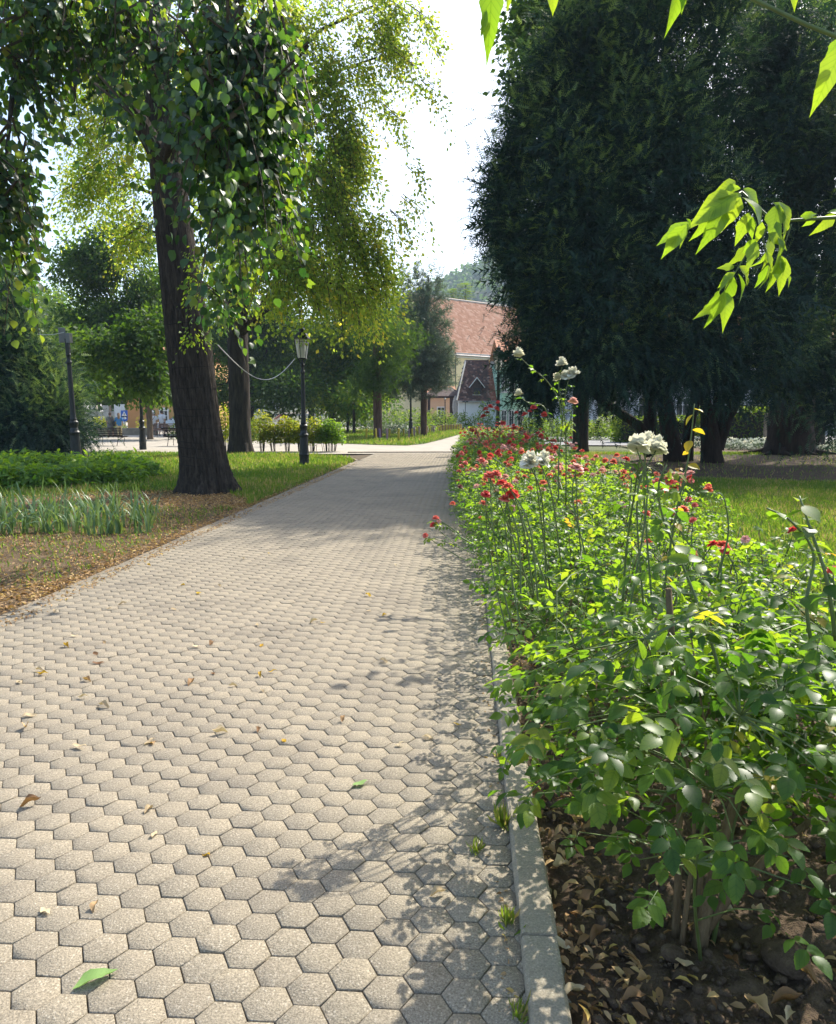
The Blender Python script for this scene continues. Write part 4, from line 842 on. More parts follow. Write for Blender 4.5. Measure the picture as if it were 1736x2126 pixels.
def cane_path(p0, p1, bow, rr, n=9):
    p0 = np.array(p0); p1 = np.array(p1); mid = (p0+p1)/2+np.array((rr.gauss(0, bow), rr.gauss(0, bow), bow*.6))
    return spline([(*p0, 1), (*mid, .7), (*p1, .3)], n)
def rose_bush(name_label, base, h, spread, n_leaf, near=0, rr=None, leaf=.115, skirt=.22, flowers=(), ncane=6, group=None, lo=False, shift=(0, 0)):
    """canes from the ground, leaf sprays through the volume, blossoms on top"""
    rr = rr or random.Random(1); base = np.array(base, float); t = empty('rose_bush', tuple(base), 0, name_label, 'rose bush', group)
    tips = []
    for i in range(ncane):
        a = 2*PI*i/ncane+rr.uniform(-.4, .4); rad = spread*rr.uniform(.35, .95); tip = np.array((shift[0]+rad*math.cos(a), shift[1]+rad*math.sin(a), h*rr.uniform(.72, 1.0)))
        C = cane_path((.05*math.cos(a), .05*math.sin(a), -.03), tip, .06, rr); m = MB(); r0 = rr.uniform(.005, .009)
        m.tube([c[:3] for c in C], list(.1*r0+np.linspace(1, .12, len(C))*r0), 6); m.build('cane', M_cane if i % 3 else M_gcane, t, True); tips.append((C, tip))
    n = n_leaf
    b = in_ball(n, .33); q = np.stack([shift[0]+b[:, 0]*spread*1.08, shift[1]+b[:, 1]*spread*1.08, skirt*h+(b[:, 2]*.5+.5)*(h*(1-skirt))], -1)
    q[:, 2] += rng.normal(0, .05, n)*h
    out = b.copy(); out[:, 2] = .10; D = unit(out+rng.normal(0, .55, (n, 3))*np.array((1, 1, .45))); D[:, 2] -= .15
    U = np.stack([rng.normal(0, .35, n)+.25*b[:, 0], rng.normal(0, .35, n)+.25*b[:, 1], np.ones(n)], -1)
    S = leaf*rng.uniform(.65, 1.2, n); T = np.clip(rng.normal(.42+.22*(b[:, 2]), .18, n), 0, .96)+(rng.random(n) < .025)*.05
    k_near = min(near, n); vs = ROSELEAF_LO if lo else ROSELEAF
    order = np.argsort(q[:, 1]*.8-.5*q[:, 2]+rng.normal(0, .08, n)); sing = order[:k_near]; rest = order[k_near:]
    for i in sing:
        X = unit(D[i][None])[0]; Y = unit(np.cross(U[i], X)[None])[0]; Z = np.cross(X, Y)
        o = bpy.data.objects.new('leaf', LEAFVAR[rr.randrange(7)]); link(o, t)
        M = Matrix((X, Y, Z)).transposed().to_4x4(); s = S[i]
        o.matrix_local = Matrix.Translation(q[i]) @ M @ Matrix.Scale(s, 4)
    parts = []
    for k, tm in enumerate(vs):
        sel = rest[k::len(vs)]
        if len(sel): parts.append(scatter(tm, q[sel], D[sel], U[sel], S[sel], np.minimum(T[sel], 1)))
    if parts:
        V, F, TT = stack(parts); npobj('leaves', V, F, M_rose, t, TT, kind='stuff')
    stems = MB(); ns = 0
    for i in range(0, n, 3 if near else 5):            # leaf stalks reach back to the canes
        C, tip = tips[rr.randrange(len(tips))]; c = C[rr.randrange(3, len(C)), :3]
        d2 = min((np.linalg.norm(C2[k, :3]-q[i]), k, ci) for ci, (C2, _) in enumerate(tips) for k in range(2, len(C2), 2))
        c = tips[d2[2]][0][d2[1], :3]
        stems.tube([c, (c+q[i])/2+np.array((0, 0, .02)), q[i]], [.0032, .0024, .0014], 3, False)
    stems.build('side_shoots', M_gcane, t)['kind'] = 'stuff'
    for kind, fx, fy, fz, fs in flowers:
        add_bloom(t, kind, (fx, fy, fz), fs, .6, rr)
        c = tips[rr.randrange(len(tips))][0][-3, :3]; m = MB()
        near_c = min((C[-2, :3] for C, _ in tips), key=lambda c: np.linalg.norm(c-np.array((fx, fy, fz))))
        m.tube([near_c, ((near_c[0]+fx)/2, (near_c[1]+fy)/2, (near_c[2]+fz)/2-.02), (fx, fy, fz+.01)], [.004, .003, .0025], 4, False); m.build('flower_stem', M_gcane, t)
    return t
def rand_flowers(rr, kinds, n, h, spread, size=.06, shift=(0, 0)):
    F = []
    for _ in range(n):
        a = rr.uniform(0, 6.28); r_ = spread*rr.random()**.5; z = h*rr.uniform(.93, 1.12)-.18*(r_/spread)**2*h
        k = rr.choice(kinds); cx, cy = shift[0]+r_*math.cos(a), shift[1]+r_*math.sin(a)
        for j in range(rr.choice((1, 1, 2, 3)) if k != 'white' else 1):
            F.append((k, cx+rr.gauss(0, .05), cy+rr.gauss(0, .05), z+rr.gauss(0, .03), size*rr.uniform(.75, 1.2)))
    return F
RR = random.Random(12)
near_bushes = [  # label, offset from kerb, Y, height, spread, leaves, single leaves, blossoms
    ('nearest rose bush with thick bare canes rising from the soil beside the kerb', .44, 2.16, 1.06, .52, 330, 200, .140, .29, []),
    ('large-leaved rose bush at the right edge of the view in front of the lawn', 1.20, 2.30, 1.04, .50, 300, 140, .145, .26, []),
    ('rose bush spilling low over the kerb just behind the nearest bush', .43, 2.9, .98, .52, 370, 120, .125, .12, []),
    ('leafy green rose bush without blooms in the middle of the near bed', 1.05, 3.05, .98, .5, 330, 110, .125, .2, [('coral', .1, -.1, 1.0, .05)]),
    ('dark-leaved rose bush filling the right edge behind the nearest lawn-side bush', 1.72, 2.75, .98, .48, 260, 80, .135, .2, []),
    ('rose bush with three coral-red blooms in a cluster against the bright lawn', 1.60, 3.55, .86, .42, 210, 80, .115, .2, []),
    ('broad rose bush overhanging the kerb with one yellowed leaf spray', 0.42, 3.85, .96, .5, 330, 60, .115, .12, []),
    ('rose bush with small pink buds behind the leafy bush in the near bed', 1.05, 4.15, .98, .5, 330, 50, .115, .18, [('pink', .2, 0, .93, .045), ('coral', -.3, .1, .90, .04)]),
    ('low rose bush leaning over the kerb where the kerb vanishes under leaves', 0.36, 4.75, .96, .5, 340, 30, .11, .1, []),
    ('rose bush carrying one open red bloom beside the lawn edge', 1.62, 4.75, .86, .45, 250, 30, .11, .18, [('red', .1, -.1, .9, .06)]),
    ('dense rose bush with a few coral blooms in the middle of the bed', 1.0, 5.25, 1.0, .54, 380, 20, .105, .15, [('coral', -.1, -.2, .95, .055), ('coral', .25, .1, .94, .06)]),
    ('rose bush stretching a flowering shoot out over the path', 0.30, 5.8, .95, .52, 400, 20, .10, .08, []),
    ('rose bush under the tall white roses with red blooms on its left', .85, 6.35, 1.05, .54, 400, 0, .10, .12, []),
]
NB = []
for lab, off, Y, h, sp, n, ns, lf, sk, fl in near_bushes:
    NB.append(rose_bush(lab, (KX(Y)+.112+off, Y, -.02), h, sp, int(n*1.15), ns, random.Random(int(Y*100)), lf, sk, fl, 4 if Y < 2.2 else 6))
# far rows: three model bushes copied along the bed
protos = [rose_bush('model', (0, 0, 0), 1, .54, 460, 0, random.Random(40+i), .10, .08,
          rand_flowers(random.Random(60+i), [['red', 'coral', 'coral', 'coral'], ['coral', 'coral', 'pink'], ['red', 'red', 'coral', 'faded'], ['coral', 'coral', 'pink']][i], [6, 8, 4, 4][i], 1, .5, .062), 6, lo=True) for i in range(4)]
used = [False]*4
def place(i, loc, rz, s, sz, label, group):
    o = protos[i] if not used[i] else copy_tree(protos[i]); used[i] = True
    o.location = loc; o.rotation_euler = (0, 0, rz); o.scale = (s, s, sz); o['label'] = label; o['group'] = group; return o
Y = 6.9; row = 0
while Y < 31:
    for off in ((.42, 1.05, 1.7) if Y < 14 else (.55, 1.5)):
        i = RR.choice((0, 1, 3, 3, 1) if Y < 10 else (0, 1, 2, 1, 3, 3)); h = RR.uniform(.92, 1.1) if Y < 14 else RR.uniform(1.0, 1.15)
        y = Y+RR.uniform(-.2, .2)
        kinds = ['red and coral', 'coral-pink', 'deep red', 'sparsely coral'][i]
        side = 'on the path side' if off < .6 else ('on the lawn side' if off > 1.4 else 'down the middle')
        dist = 'middle stretch' if Y < 14 else ('far stretch' if Y < 22 else 'far end')
        place(i, (KX(y)+.11+off-min(.38, .06*(y-5)), y, -.02), RR.uniform(0, 6.28), (1.0 if Y < 14 else 1.25)*RR.uniform(.92, 1.08), h,
              f'{kinds} flowered rose bush {side}, {dist} of the bed', f'{kinds} rose bushes {side}, {dist}')
    Y += .78 if Y < 14 else 1.25
# marked blooms and shoots of the near bushes: picture place, depth
def bush_for(p): return min(NB, key=lambda b: (b.location.x-p.x)**2+(b.location.y-p.y)**2)
def bloom_at(kind, x, y, Y, size, stem=True, tilt=.5):
    p = at(x, y, Y); b = bush_for(p); l = p-b.location; add_bloom(b, kind, l, size, tilt, RR)
    if stem:
        m = MB(); m.tube([tuple(c[:3]) for c in spline([(l.x*.72+RR.gauss(0, .05), l.y*.72+RR.gauss(0, .05), min(.78, l.z*.74), 1), (l.x*.85+RR.gauss(0, .03), l.y*.9+RR.gauss(0, .03), l.z*.88, 1), (l.x+RR.gauss(0, .004), l.y, l.z+.012, 1)], 8)], [.0045, .0043, .004, .0038, .0036, .0034, .0032, .003], 5, False); m.build('flower_stem', M_gcane, b)
for kind, x, y, Y, s in (('coral', 1015, 992, 3.5, .05), ('red', 1042, 1008, 3.45, .048), ('red', 1064, 1030, 3.4, .052), ('coral', 1046, 1040, 3.4, .045), ('red', 1008, 1030, 3.5, .042), ('coral', 1030, 988, 3.5, .045), ('coral', 1054, 1014, 3.4, .046),
    ('coral', 1405, 1068, 4.3, .065), ('coral', 1418, 1062, 4.3, .06), ('coral', 1440, 1082, 4.2, .04), ('red', 1482, 1134, 3.6, .05), ('coral', 1500, 1136, 3.6, .055), ('red', 1508, 1146, 3.55, .05), ('coral', 1440, 1152, 3.9, .04),
    ('red', 1299, 956, 5.2, .05), ('pink', 1412, 988, 5.0, .04), ('pink', 1425, 986, 5.0, .04), ('pink', 1436, 985, 5.0, .045), ('red', 1337, 1014, 5.0, .045), ('pink', 990, 1012, 5.6, .045), ('faded', 955, 1012, 6.0, .04),
    ('coral', 905, 1078, 6.4, .055), ('red', 900, 1092, 6.4, .05), ('coral', 884, 1113, 6.4, .045), ('pink', 912, 1084, 6.4, .04), ('coral', 1000, 958, 6.5, .06), ('red', 1018, 948, 6.8, .055), ('coral', 940, 1048, 6.2, .045)):
    bloom_at(kind, x, y, Y, s)
for x, y, Y, s in ((1102, 968, 3.6, .085), (1120, 964, 3.65, .085), (1322, 936, 3.0, .088), (1362, 942, 3.05, .088), (1342, 930, 3.1, .08)):
    bloom_at('white', x, y, Y, s, True, .35)
bloom_at('pink', 1195, 978, 4.0, .075, True, .2)

def shoot(label_parent, pts, r, leaves, lmesh, size, name='shoot', mat=None, seed=1, droop=.2):
    """a long leafy cane through picture places with leaflets along it"""
    rr = random.Random(seed); P3 = [at(*p) for p in pts]; b = label_parent; C = spline([(*(p-b.location), 1) for p in P3], 18)
    m = MB(); m.tube([c[:3] for c in C], [r*(1-.6*i/17) for i in range(18)], 6); m.build(name, mat or M_gcane, b, True)
    for i in range(leaves):
        k = 3+int((i+.5)/leaves*14); c = C[k, :3]; a = i*2.4+rr.uniform(-.4, .4)
        o = bpy.data.objects.new('leaf', lmesh[rr.randrange(len(lmesh))] if isinstance(lmesh, list) else lmesh); link(o, b); s = size*rr.uniform(.7, 1.2); o.scale = (s,)*3
        o.location = c; o.rotation_euler = (rr.gauss(0, .25), droop+rr.uniform(-.5, .35), a)
# shoots of the foremost bushes
shoot(NB[5], [(1365, 1330, 3.4), (1385, 1180, 3.4), (1405, 1060, 3.4), (1428, 960, 3.4), (1438, 880, 3.4), (1442, 838, 3.4)], .006, 11, LEAFYEL, .055, seed=5, droop=.5)
shoot(NB[0], [(1500, 1420, 2.3), (1470, 1310, 2.35), (1420, 1180, 2.4), (1375, 1070, 2.4), (1368, 1005, 2.4), (1385, 965, 2.4)], .0058, 14, LEAFVAR, .10, seed=6)
shoot(NB[3], [(1290, 1300, 3.2), (1300, 1150, 3.2), (1318, 1020, 3.1), (1330, 945, 3.02)], .006, 8, LEAFVAR, .10, seed=7)
shoot(NB[6], [(1150, 1290, 3.8), (1130, 1130, 3.75), (1110, 975, 3.62)], .006, 7, LEAFVAR, .09, seed=8)
shoot(NB[7], [(1210, 1180, 4.0), (1200, 1080, 4.0), (1195, 985, 4.0)], .005, 6, LEAFVAR, .08, seed=9)
shoot(NB[1], [(1700, 1420, 2.15), (1675, 1260, 2.15), (1690, 1150, 2.2), (1640, 1080, 2.2), (1592, 1055, 2.2)], .006, 12, SINGLE, .062, seed=10)
shoot(NB[1], [(1736, 1330, 2.0), (1716, 1200, 2.0), (1680, 1090, 2.05), (1660, 1030, 2.1)], .006, 12, SINGLE, .066, seed=11)
shoot(NB[5], [(1490, 1200, 3.4), (1512, 1110, 3.4), (1505, 1040, 3.4), (1490, 1022, 3.4)], .005, 5, LEAFVAR, .075, seed=12)
shoot(NB[2], [(1210, 1520, 2.9), (1120, 1480, 2.75), (1060, 1560, 2.6), (1045, 1600, 2.55)], .005, 9, LEAFVAR, .10, seed=13)
shoot(NB[0], [(1330, 1640, 2.1), (1220, 1600, 2.05), (1130, 1620, 2.0), (1075, 1680, 2.0)], .005, 9, LEAFVAR, .105, seed=14)
shoot(NB[11], [(1000, 1140, 6.2), (950, 1110, 6.3), (915, 1085, 6.4), (896, 1080, 6.4)], .005, 10, LEAFVAR, .09, seed=15)
shoot(NB[11], [(985, 1150, 6.2), (935, 1128, 6.3), (884, 1114, 6.4)], .004, 8, LEAFVAR, .08, seed=16)
for j, pts in enumerate(([(1085, 1330, 3.2), (1060, 1180, 3.35), (1048, 1080, 3.4), (1058, 1024, 3.4)], [(1075, 1350, 3.3), (1040, 1200, 3.4), (1022, 1080, 3.45), (1018, 996, 3.5)], [(1065, 1360, 3.3), (1030, 1220, 3.4), (1012, 1110, 3.5), (1008, 1034, 3.5)])):
    shoot(NB[2], pts, .0045, 10, LEAFVAR, .085, seed=60+j)
m = MB(); b = NB[3]
q = [at(1402, 1420, 2.75)-b.location, at(1395, 1330, 2.75)-b.location, at(1388, 1222, 2.75)-b.location]; m.tube([(q[0].x, q[0].y, 0.1)]+q, [.016, .014, .013, .012], 8); m.build('cut_cane', M_cane, b, True)
# thick foot of the nearest bush
b = NB[0]; m = MB()
for pts, r in (([(.0, 0, -.03), (.02, 0, .12), (.05, .02, .26), (.12, .05, .5)], [.026, .020, .017, .012]), ([(.02, 0, .06), (.09, .0, .18), (.2, .0, .30), (.32, .0, .42)], [.018, .015, .012, .009]), ([(-.05, .05, -.03), (-.05, .05, .15), (-.06, .04, .45)], [.014, .012, .010])):
    mm = MB(); mm.tube(pts, r, 9); mm.build('cane', M_cane, b, True)
# the tall white roses
tw = empty('white_rose_bush', tuple(Vector((KX(6.1)+.112+1.05, 6.1, -.02))), 0, 'tall white rose with bare stems rising high above the red roses', 'rose bush')
for j, (pts, lv) in enumerate(((([(1160, 960, 6.1), (1168, 880, 6.1), (1172, 830, 6.0), (1180, 790, 6.0)]), 9), (([(1175, 900, 6.1), (1168, 840, 6.0), (1160, 800, 6.0), (1167, 762, 6.0)]), 8), (([(1168, 880, 6.1), (1160, 830, 6.1), (1135, 790, 6.1), (1105, 765, 6.1), (1080, 742, 6.1)]), 10), (([(1172, 900, 6.1), (1185, 870, 6.0), (1190, 838, 6.0)]), 6), (([(1150, 900, 6.2), (1130, 845, 6.2), (1100, 838, 6.2), (1078, 822, 6.2)]), 5))):
    shoot(tw, [(KX(6.1)*0+pts[0][0], 1050, 6.1)]+pts if j < 2 else pts, .006, lv, LEAFVAR+SINGLE, .07, seed=30+j)
for x, y, s, k in ((1078, 740, .085, 'white'), (1168, 760, .085, 'white'), (1172, 786, .08, 'white'), (1186, 782, .085, 'white'), (1194, 778, .075, 'white'), (1160, 788, .07, 'white'), (1078, 820, .06, 'white'), (1190, 836, .07, 'pink')):
    add_bloom(tw, k, at(x, y, 6.0)-tw.location, s, .4, RR)
# dark red roses on tall stems at the far end
tr_ = empty('red_rose_bush', tuple(Vector((KX(20)+.7, 20, 0))), 0, 'tall loose dark red rose standing against the white house wall', 'rose bush')
for j, pts in enumerate(([(1015, 920, 14), (1012, 880, 14), (1018, 846, 14)], [(1000, 920, 14), (985, 880, 14), (1003, 850, 14), (1000, 828, 14)], [(1035, 915, 14), (1040, 880, 14), (1030, 852, 14)], [(990, 925, 14), (970, 890, 14), (962, 850, 14)], [(1100, 900, 14), (1110, 870, 14), (1108, 850, 14)])):
    shoot(tr_, pts, .008, 9, LEAFVAR, .11, seed=50+j)
for x, y, s in ((1018, 847, .11), (1009, 852, .10), (1030, 850, .10), (1004, 866, .10), (1012, 858, .08), (1034, 836, .07), (1072, 858, .07), (1108, 848, .11), (1090, 862, .10), (1100, 856, .08), (1045, 880, .09), (1130, 862, .1)):
    add_bloom(tr_, 'red', at(x, y, 14)-tr_.location, s, .5, RR)

# ------------------------------------------------------------------ hanging branch of a box elder whose trunk stands out of view on the right
be = empty('box_elder_tree', (4.6, 1.2, 0), 0, 'bright green hanging leaf branch reaching in from the right edge, sunlit against the dark yews', 'tree')
trunk_mesh('trunk', [(4.6, 1.2, -.1, .16), (4.6, 1.2, 1.5, .13), (4.5, 1.3, 3.0, .10), (4.2, 1.4, 4.4, .07)], M_barkl, be, 14, 24, .04, .3, 9, (4.6, 1.2, 0))
ELV = []
for q in range(5):
    v, f = leaf_tmpl([.13, .22, .25, .23+.05*(q % 2), .17, .11-.02*q % 3*.01, .05], .22+.05*q, .25+.08*q); v = v.copy()
    v[:, 1] *= 1+.12*np.sin(v[:, 0]*17+q); v[:, 2] += .03*np.sin(v[:, 0]*9+q)*np.abs(v[:, 1])*4
    ELV.append(npmesh('leaf', v, f, M_elder))
def z8(x, y): return (2350+x*674/1736)/1.742, (600+y*674/1736)/1.742
def leaf_between(b, name, a, c, w, mesh, face, roll=0.0):
    """a leaf from base point a to tip c, width factor w"""
    X = (c-a); l = X.length; X = X.normalized(); Y = face.cross(X).normalized(); Z = X.cross(Y)
    if roll: q = Matrix.Rotation(roll, 3, X); Y = q @ Y; Z = q @ Z
    o = bpy.data.objects.new(name, mesh); link(o, b)
    o.matrix_local = Matrix.Translation(a-b.location) @ Matrix((X*l, Y*l*w, Z*l)).transposed().to_4x4(); return o
def elder_twig(pts, r):
    m = MB(); C = spline([(*(at(*z8(x, y), Y)-be.location), 1) for x, y, Y in pts], 10); m.tube([c[:3] for c in C], [r*(1-.5*i/9) for i in range(10)], 6); m.build('twig', M_gcane, be, True)
elder_twig([(2300, 440, 2.3), (1740, 480, 2.35), (1400, 500, 2.4), (1190, 515, 2.42), (1050, 420, 2.44), (860, 240, 2.45)], .006)
elder_twig([(1190, 515, 2.42), (1060, 640, 2.4), (1085, 800, 2.4), (1110, 930, 2.4)], .003)
elder_twig([(1060, 640, 2.4), (930, 780, 2.4), (800, 990, 2.38), (700, 1160, 2.38)], .003)
elder_twig([(860, 240, 2.45), (640, 380, 2.42), (400, 500, 2.4), (250, 580, 2.4)], .003)
elder_twig([(1320, 540, 2.4), (1270, 700, 2.4), (1215, 830, 2.4)], .0025)
m = MB(); p1 = at(*z8(2300, 440), 2.3)-be.location; C = spline([(-.3, .15, 3.6, .03), (p1.x*.5-.1, p1.y*.6, 2.7, .018), (p1.x, p1.y, p1.z, .007)], 14); m.tube([c[:3] for c in C], list(C[:, 3]), 7); m.build('limb', M_barkl, be, True)
fr = random.Random(8)
for (x0, y0, x1, y1, w) in ((850, 210, 620, 210, .8), (800, 140, 640, 250, .8), (820, 260, 410, 470, 1.0), (780, 280, 480, 500, .9), (850, 290, 670, 570, 1.1), (860, 290, 1160, 490, 1.25), (870, 210, 1090, 380, .9), (840, 250, 760, 330, 1.0), (700, 380, 540, 720, .9), (560, 470, 400, 720, .7),
    (400, 540, 60, 690, .9), (360, 540, 90, 840, .8), (300, 540, 335, 700, .8), (340, 490, 420, 570, .6), (930, 430, 800, 740, .9), (960, 470, 930, 680, .9), (1050, 520, 1000, 740, .8), (1200, 360, 1130, 640, 1.0), (1200, 330, 1390, 590, .9), (1150, 340, 1370, 480, .9), (1180, 520, 1220, 640, .8),
    (1300, 540, 1270, 650, .6), (1400, 470, 1600, 440, .8), (1560, 470, 1420, 580, .8), (1730, 440, 1570, 630, .9), (1650, 440, 1900, 380, .9), (1100, 630, 1320, 740, 1.1), (1110, 640, 1150, 940, .9), (1190, 660, 1280, 890, .9), (990, 680, 870, 820, 1.1), (990, 700, 920, 950, .8), (900, 740, 780, 940, 1.0),
    (1080, 800, 970, 1010, .6), (1090, 800, 1170, 960, .7), (1105, 920, 1000, 1150, .8), (1110, 920, 1090, 1170, .7), (1115, 930, 1180, 1110, .8), (1220, 830, 1260, 1180, .9), (1215, 830, 1140, 1190, .9), (1270, 1000, 1340, 1110, .8), (1215, 850, 1280, 1010, .8),
    (800, 990, 610, 1120, .9), (780, 1000, 640, 1140, 1.0), (820, 1000, 955, 1240, .8), (830, 930, 1000, 1080, .8), (780, 1020, 700, 1360, .9), (700, 1160, 550, 1530, .7), (700, 1160, 735, 1480, .8), (640, 1160, 580, 1330, 1.0), (640, 1290, 455, 1385, .7), (790, 940, 640, 940, 1.0), (900, 1030, 940, 1110, .7)):
    Yd = 2.4+fr.uniform(-.07, .07); a = at(*z8(x0, y0), Yd); c = at(*z8(x1, y1), Yd+fr.uniform(-.05, .03))
    face = Vector((fr.uniform(-.3, .7), -1+fr.uniform(0, .3), fr.uniform(-.1, .7))).normalized()
    leaf_between(be, 'leaf', a, c, w*.95, ELV[fr.randrange(5)], face, fr.gauss(0, .25))
# leaves dipping in at the top of the view
for (x0, y0, x1, y1, Y, w) in ((1022, -60, 1018, 112, 1.9, .6), (1010, 20, 1000, 75, 1.9, .5), (1055, -20, 1058, 22, 2.0, .6), (1146, -30, 1152, 24, 2.1, 1.1), (1410, -50, 1408, 58, 2.1, .7), (1418, -30, 1420, 25, 2.1, .6), (1755, 90, 1690, 218, 2.0, .75), (1745, 80, 1715, 120, 2.1, .9), (1640, -30, 1662, 14, 2.2, 1.0), (550, -40, 566, 18, 3.2, .7), (560, -40, 600, 10, 3.2, .9), (590, -50, 622, 8, 3.2, .9)):
    a = at(x0, y0, Y); c = at(x1, y1, Y); leaf_between(be, 'leaf', a, c, w, ELV[fr.randrange(5)], Vector((fr.uniform(-.3, .4), -1, fr.uniform(0, .4))).normalized())
m = MB()
C = spline([(*(at(2100, 150, 2.0)-be.location), .007), (*(at(1750, 80, 2.0)-be.location), .006), (*(at(1420, -60, 2.1)-be.location), .005), (*(at(1150, -60, 2.1)-be.location), .004), (*(at(1022, -70, 1.9)-be.location), .003), (*(at(560, -70, 3.2)-be.location), .002)], 30)
m.tube([c[:3] for c in C], list(C[:, 3]), 6); m.tube([(-.3, .15, 3.6), C[0][:3]], [.02, .008], 6); m.build('upper_twig', M_gcane, be, True)
#SECTION4

# ------------------------------------------------------------------ low planting on the left
def iris_blade(seed, l):
    r = random.Random(seed); n = 7; V = []; F = []; w = .017*r.uniform(.8, 1.25); bend = r.uniform(.02, .5) if seed % 4 else r.uniform(.7, 1.3)
    for i in range(n):
        t = i/(n-1); a = bend*t*t*1.4; x = l*t*math.sin(a)*.8; z = l*t*math.cos(a*.8); ww = w*(1-t**2.2)+.0008
        V += [(x, -ww, z), (x-.004*(1-t), 0, z), (x, ww, z)]
    for i in range(n-1):
        b = 3*i; F += [(b, b+1, b+4), (b, b+4, b+3), (b+1, b+2, b+5), (b+1, b+5, b+4)]
    return npmesh('leaf', np.array(V), np.array(F), M_iris, smooth=True)
IB = [iris_blade(i, .42+.03*(i % 4)) for i in range(9)]
ri = random.Random(21); k = 0
for row, (yp, x0, x1, n) in enumerate(((1104, -40, 318, 13), (1090, -30, 330, 12), (1074, -40, 322, 11), (1062, -30, 300, 9))):
    for i in range(n):
        p = gr(x0+(x1-x0)*(i+.5)/n+ri.uniform(-8, 8), yp+ri.uniform(-4, 4)); t = empty('iris_plant', (p.x, p.y, -.02), 0, None, 'iris')
        if i == n-1 and row == 1: lab, grp = 'rightmost grey-green iris plant leaning out over the leaf litter', None
        else:
            rn = ('front row of the clump nearest the path', 'second row from the front', 'third row from the front', 'back row against the low shrubs')[row]
            lab, grp = f'grey-green sword-leaved iris plant, {rn}', f'iris plants, {rn}'
        tag(t, lab, None, grp)
        for j in range(ri.randint(7, 10)):
            o = bpy.data.objects.new('leaf', IB[ri.randrange(9)]); link(o, t); o.location = (ri.gauss(0, .07), ri.gauss(0, .04), 0); s = ri.uniform(.7, 1.25); o.scale = (1, 1, s)
            o.rotation_euler = (ri.gauss(0, .16), ri.gauss(0, .16), ri.uniform(0, 6.3))
BROAD = leaf_tmpl([.14, .2, .18, .1], .25, .35)
def low_shrub(label, c, rx, ry, h, n, mat=None, size=.13, group=None, name='low_shrub', cat='shrub', tm=BROAD, stems=12, lift=.0):
    base = np.array((c[0], c[1], -.02)); t = empty(name, tuple(base), 0, label, cat, group)
    b = in_ball(n, .3); b[:, 2] = np.abs(b[:, 2]); q = b*np.array((rx, ry, h-lift))+np.array((0, 0, lift)); q[:, 2] += rng.normal(0, .04, n)
    D = unit(b*np.array((1, 1, .2))+rng.normal(0, .6, (n, 3))*np.array((1, 1, .5))); U = np.array((0, 0, 1.))+rng.normal(0, .4, (n, 3))
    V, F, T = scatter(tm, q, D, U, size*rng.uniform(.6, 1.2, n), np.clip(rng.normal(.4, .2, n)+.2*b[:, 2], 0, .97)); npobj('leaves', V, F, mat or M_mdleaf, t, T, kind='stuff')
    r = random.Random(int(abs(c[0]*100)))
    for i in range(stems):
        a = r.uniform(0, 6.28); s = r.uniform(.1, .8); m = MB(); m.tube([(s*rx*.35*math.cos(a), s*ry*.35*math.sin(a), 0), (s*rx*.6*math.cos(a)+r.gauss(0, .03), s*ry*.6*math.sin(a), lift+(h-lift)*.4), (s*rx*math.cos(a), s*ry*math.sin(a), lift+(h-lift)*.75)], [.011, .009, .005], 4, False); m.build('stem', M_twig, t)
    return t
rs = random.Random(31)
for (x, y, rx, ry, h, lab) in ((15, 1010, .9, .8, .55, 'low bright green leafy shrub at the left edge of the mass behind the irises'), (85, 1010, .9, .8, .52, 'low leafy shrub in front of the broken lamp post, second from the left edge'), (165, 1005, .9, .8, .5, 'low leafy shrub just right of the broken lamp post'), (235, 1000, .75, .8, .52, 'low leafy shrub left of the rounded end shrub'), (288, 992, .62, .7, .5, 'low leafy shrub forming the rounded right end of the mass'),
    (40, 985, 1.2, 1.2, .6, 'low leafy shrub below the dark conifer, back row at the left edge'), (120, 982, 1.1, 1.1, .56, 'low leafy shrub at the foot of the broken lamp post, back row'), (215, 985, 1.0, 1.0, .58, 'low leafy shrub of the back row with a sprig standing up'), (268, 984, .7, .9, .60, 'low leafy shrub of the back row near the right end with raised shoots')):
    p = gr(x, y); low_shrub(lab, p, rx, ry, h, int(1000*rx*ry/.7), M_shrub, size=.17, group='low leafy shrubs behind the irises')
# hedge of thin-stemmed yellow-green shrubs behind the lamp
for i, (x, h, lab) in enumerate(((470, 1.95, 'yellow-green thin-stemmed shrub just right of the big trunk, left end of the hedge'), (545, 1.75, 'yellow-green thin-stemmed shrub right of the second linden trunk'), (568, 1.15, 'thinner yellow-tinged shrub in front of the bird house'), (597, 1.5, 'yellow-green shrub right of the bird house post'), (622, 1.1, 'thin-stemmed shrub directly behind the lamp post'), (650, 1.45, 'thin-stemmed yellow-green shrub just right of the lamp post'), (678, 1.2, 'thin-stemmed green shrub at the right end of the hedge'), (690, 1.4, 'small loose green shrub at the very corner of the hedge'))):
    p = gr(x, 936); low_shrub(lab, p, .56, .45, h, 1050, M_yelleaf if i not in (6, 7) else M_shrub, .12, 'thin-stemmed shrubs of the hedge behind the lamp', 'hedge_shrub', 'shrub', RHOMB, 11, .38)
for x, y, h, lab in ((1160, 915, 1.3, 'shaded green shrub under the left yew, beside the far roses'), (1235, 912, 1.2, 'low shrub in front of the leaning yew stem'), (1262, 905, 1.5, 'leafy shrub behind the leaning yew stem'), (1325, 908, 1.5, 'leafy shrub directly left of the many-stemmed yew foot'), (1110, 908, 1.4, 'leafy shrub at the lawn end of the rose bed')):
    p = gr(x, y); low_shrub(lab, p, 1.3, 1.0, h, 1100, M_mdleaf, .16, None, 'bush', 'bush', RHOMB, 5)
